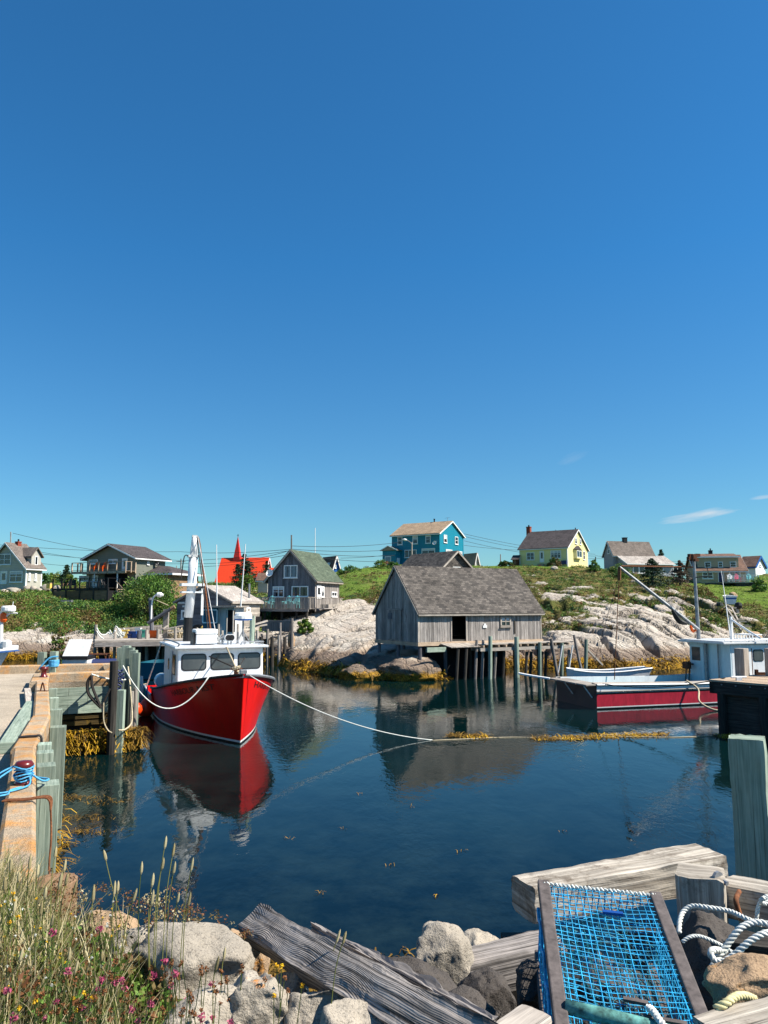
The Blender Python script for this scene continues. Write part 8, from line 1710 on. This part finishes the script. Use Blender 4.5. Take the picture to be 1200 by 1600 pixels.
laid('knotted white rope tail at the right edge', [P(1182, 1437, 4.7), P(1184, 1420, 4.7), P(1190, 1407, 4.7), P(1200, 1400, 4.7), P(1196, 1412, 4.68), P(1188, 1408, 4.66), P(1194, 1402, 4.64)], .012)
m = MB(); twist(m, smooth_path([P(1118, 1577, 3.1), P(1135, 1567, 3.1), P(1150, 1557, 3.15), P(1165, 1556, 3.2), P(1180, 1562, 3.25)], 8), .016, .07); single(m, 'yellow_rope', 'rope_yellow', 'pale yellow rope lying on the rust stained boulder', 'rope', smooth=True)
rope_thing('hanging_rope', 'rusty rope stub hanging from the timber at the right edge', smooth_path([P(1155, 1393, 5.1), P(1150, 1405, 5.0), P(1153, 1420, 4.98), P(1158, 1435, 4.98)], 5), .016, 'rope_rust')

# ------------------------------------------------------------------ grasses, clover, seed heads
def blades(N, seed, region, h0, h1, wd, lean=.35):
    rs = np.random.RandomState(seed); px, Y = region(rs, N); x = (px - 600) / 1250 * Y; z = np.array([near_z(a, b) for a, b in zip(x, Y)]) - .03
    an = rs.uniform(0, 6.283, N); hh_ = rs.uniform(h0, h1, N) ; ln = rs.uniform(.05, lean, N) * hh_; K = 5; lay = []; fa = rs.uniform(0, 6.283, N); wx, wy = np.cos(fa) * wd, np.sin(fa) * wd
    for k in range(K):
        t = k / (K - 1); ww = (1 - t ** 1.5) * rs.uniform(.7, 1.2, N) + .05; cx, cy, cz = x + np.cos(an) * ln * t * t + .12 * hh_ * t, Y + np.sin(an) * ln * t * t, z + hh_ * t * (1 - .12 * t)
        lay += [np.stack([cx - wx * ww, cy - wy * ww, cz], 1), np.stack([cx + wx * ww, cy + wy * ww, cz], 1)]
    v = np.stack(lay, 1).reshape(-1, 3); b0 = np.arange(N) * 2 * K; f = np.concatenate([np.stack([b0 + 2 * k, b0 + 2 * k + 1, b0 + 2 * k + 3, b0 + 2 * k + 2], 1) for k in range(K - 1)]); mi = (rs.uniform(size=N) < .66).astype(int); return v, f, np.tile(mi, K - 1), np.tile(rs.uniform(0, 1, N), K - 1)
def reg_left(rs, N): Y = rs.uniform(2.3, 5.6, N); px = rs.triangular(-170, -40, 320, N); ok = px < 300 - 62 * (Y - 2.3); px = np.where(ok, px, rs.uniform(-170, 120, N)); return px, Y
v, f, mi, rv = blades(8500, 301, reg_left, .10, .42, .004, .75); tag(np_mesh('grass', v, f, ['blade', 'straw'], mi, rv), 'long mixed green and straw grass at the bottom left', None, None, 'stuff')
def reg_mid(rs, N): return rs.uniform(180, 560, N), rs.uniform(2.7, 4.2, N)
v, f, mi, rv = blades(420, 303, reg_mid, .10, .34, .003); tag(np_mesh('grass', v, f, ['blade', 'straw'], mi, rv), 'thin grass stems between the boulders', None, None, 'stuff')
# clover and low herbs
rs = np.random.RandomState(310); N = 900; Y = rs.uniform(2.3, 4.6, N); px = rs.uniform(-120, 400, N); keep = px < 430 - 95 * (Y - 2.2); px, Y = px[keep], Y[keep]; x = (px - 600) / 1250 * Y; zz = np.array([near_z(a, b) for a, b in zip(x, Y)]) + rs.uniform(0, .15, len(x))
lc, ls, mi, rv = clumps(np.stack([x, Y, zz], 1), rs.uniform(.05, .12, len(x)), 34, .017, rs.choice([0, 0, 1, 2, 3, 4], len(x))); v, f = leaves(lc, ls, .8); tag(np_mesh('clover_leaves', v, f, GM, mi, rv), 'low clover leaves and herbs under the grass', None, None, 'stuff')
FM = ['clover', 'russet_head', 'yellow_flower', 'white_flower', 'blade']
def heads(name, label, specs, seed):
    rs = np.random.RandomState(seed); Vs, Fs, Ms, Rs = [], [], [], []; k0 = 0
    for (p, r_, mt, stem) in specs:
        n_ = 26; d_ = rs.normal(size=(n_, 3)); d_ /= np.linalg.norm(d_, axis=1)[:, None]; c_ = np.array(p) + d_ * r_ * rs.uniform(.5, 1, n_)[:, None]; v, f = leaves(c_, np.full(n_, r_ * .55), .6)
        Vs.append(v); Fs.append(f + k0); k0 += len(v); Ms.append(np.full(n_, mt)); Rs.append(rs.uniform(0, 1, n_))
        b_ = np.array(p) - np.array([rs.uniform(-.03, .03), rs.uniform(-.03, .03), stem]); w_ = .0016; v = np.array([b_ - [w_, 0, 0], b_ + [w_, 0, 0], np.array(p) + [w_, 0, 0], np.array(p) - [w_, 0, 0]]); Vs.append(v); Fs.append(np.arange(4)[None] + k0); k0 += 4; Ms.append(np.array([4])); Rs.append(np.array([.3]))
    tag(np_mesh(name, np.concatenate(Vs), np.concatenate(Fs), FM, np.concatenate(Ms), np.concatenate(Rs)), label, None, None, 'stuff')
sp1 = []; rs = np.random.RandomState(321)
for px, py in ((153, 1545), (195, 1544), (180, 1536), (240, 1524), (82, 1458), (190, 1533), (205, 1578), (258, 1502), (273, 1522), (160, 1530), (215, 1596), (20, 1590), (70, 1592), (12, 1548), (105, 1518), (155, 1452), (292, 1562), (330, 1536), (315, 1590), (375, 1592), (332, 1590), (360, 1598), (88, 1566), (128, 1575), (236, 1570), (268, 1540)): Yq = rs.uniform(2.9, 3.5); sp1.append((P(px, py, Yq), rs.uniform(.011, .017), 0, .15))
for k in range(90): px = rs.uniform(40, 345); py = rs.uniform(1500, 1600); Yq = rs.uniform(2.8, 3.5); sp1.append((P(px, py, Yq), rs.uniform(.007, .012), 1, .14))
for px, py in ((378, 1511), (377, 1520), (353, 1528), (445, 1528), (414, 1530), (450, 1548), (404, 1560), (345, 1518), (355, 1534), (335, 1540), (358, 1562), (345, 1536)): sp1.append((P(px, py, 3.4), .010, 1, .2))
for px, py in ((144, 1558), (30, 1575), (28, 1433), (20, 1397), (132, 1552), (55, 1565), (114, 1560), (432, 1509), (440, 1509), (472, 1540), (428, 1556), (120, 1578), (15, 1440)): sp1.append((P(px, py, 3.2), .009, 2, .16))
for k in range(60): px = rs.uniform(0, 190); py = rs.uniform(1400, 1560); sp1.append((P(px, py, rs.uniform(3, 4)), .005, 3 if k % 2 else 2, .1))
heads('wild_flowers', 'pink clover, yellow and russet flower heads in the grass', sp1, 330)
# timothy stalks with cylindrical seed heads
m = MB(); tips = [(162, 1328, 40, 90), (222, 1346, -5, 140), (147, 1382, 2, 90), (260, 1306, -20, 160), (273, 1317, -22, 150), (256, 1340, -18, 120), (274, 1346, -16, 120), (302, 1340, -25, 150), (240, 1364, -8, 110), (180, 1376, 0, 80), (185, 1376, 0, 80), (214, 1388, -32, 100), (298, 1394, -14, 90), (280, 1394, -14, 90), (240, 1390, -6, 90), (88, 1322, -10, 110), (103, 1342, -15, 110), (97, 1362, -16, 100), (106, 1364, -20, 110), (120, 1376, -30, 120), (72, 1385, -3, 90), (122, 1500, -30, 130), (36, 1452, -20, 100), (36, 1480, -18, 90), (18, 1340, -4, 120), (30, 1362, -5, 110), (8, 1370, 3, 110), (48, 1335, -6, 120), (60, 1350, -4, 100), (25, 1400, -6, 100), (160, 1485, -6, 90), (158, 1620, -60, 10), (342, 1494, -10, 60), (352, 1480, -4, 70), (532, 1452, -40, 120), (541, 1455, -30, 110), (110, 1480, -6, 90), (66, 1408, -10, 90), (84, 1428, -12, 80)]
for k, (px, py, dx, ln) in enumerate(tips):
    Yq = 3.45 + .3 * math.sin(k * 2.1); tip = P(px, py, Yq); base = P(px + dx * .9, py + ln + 45, Yq + .05 * math.cos(k)); midp = base.lerp(tip, .55) + V(-.012, 0, .02); ax_ = (tip - midp).normalized(); hl = .05 + .022 * ((k * 7) % 5) / 5
    pts = smooth_path([base, midp, tip], 4); m.tube(pts, .0018, 4, 1); q = [tip - ax_ * hl * (1 - t / 5) for t in range(6)]; m.tube(q, [.002, .0062, .0068, .0065, .005, .0015], 6, 0)
tag(m.build('seed_heads', ['straw', 'blade']), 'pale cylindrical grass seed heads on thin stalks', None, None, 'stuff')
# airy dry herbs along the edge over the water
rs = np.random.RandomState(340); cl = []
for px, py, n_, s_ in ((105, 1405, 14, .07), (130, 1420, 16, .08), (150, 1410, 12, .06), (100, 1385, 10, .06), (265, 1425, 16, .07), (285, 1430, 14, .06), (255, 1440, 12, .06), (200, 1412, 8, .05), (240, 1410, 10, .05), (310, 1465, 16, .07), (345, 1475, 14, .06), (325, 1480, 14, .06), (295, 1455, 10, .06), (370, 1470, 8, .04)):
    for k in range(n_): q = P(px, py, 4.2); cl.append((q.x + rs.normal(0, s_), q.y + rs.normal(0, s_), q.z + rs.normal(0, s_ * .8)))
cl = np.array(cl); lc, ls, mi, rv = clumps(cl, np.full(len(cl), .035), 20, .007, rs.choice([0, 1, 2], len(cl), p=[.5, .35, .15])); v, f = leaves(lc, ls, .3); tag(np_mesh('dry_herbs', v, f, ['leaf_olive', 'leaf_rust', 'straw'], mi, rv), 'airy brown dried herbs at the edge of the bank', None, None, 'stuff')
# rockweed on the near foreshore
q = []
for k in range(2600): px = NR.uniform(60, 720); Yq = NR.uniform(6.5, 11.3); x = (px - 600) / 1250 * Yq; q.append((x, Yq, max(0, near_z(x, Yq)) + .01))
ribbons('foreshore_weed', 'brown rockweed on the foreshore below the beam', np.array(q), len(q), 351, .12, .32, .016, ['weed_brown', 'weed_brown'], .25)
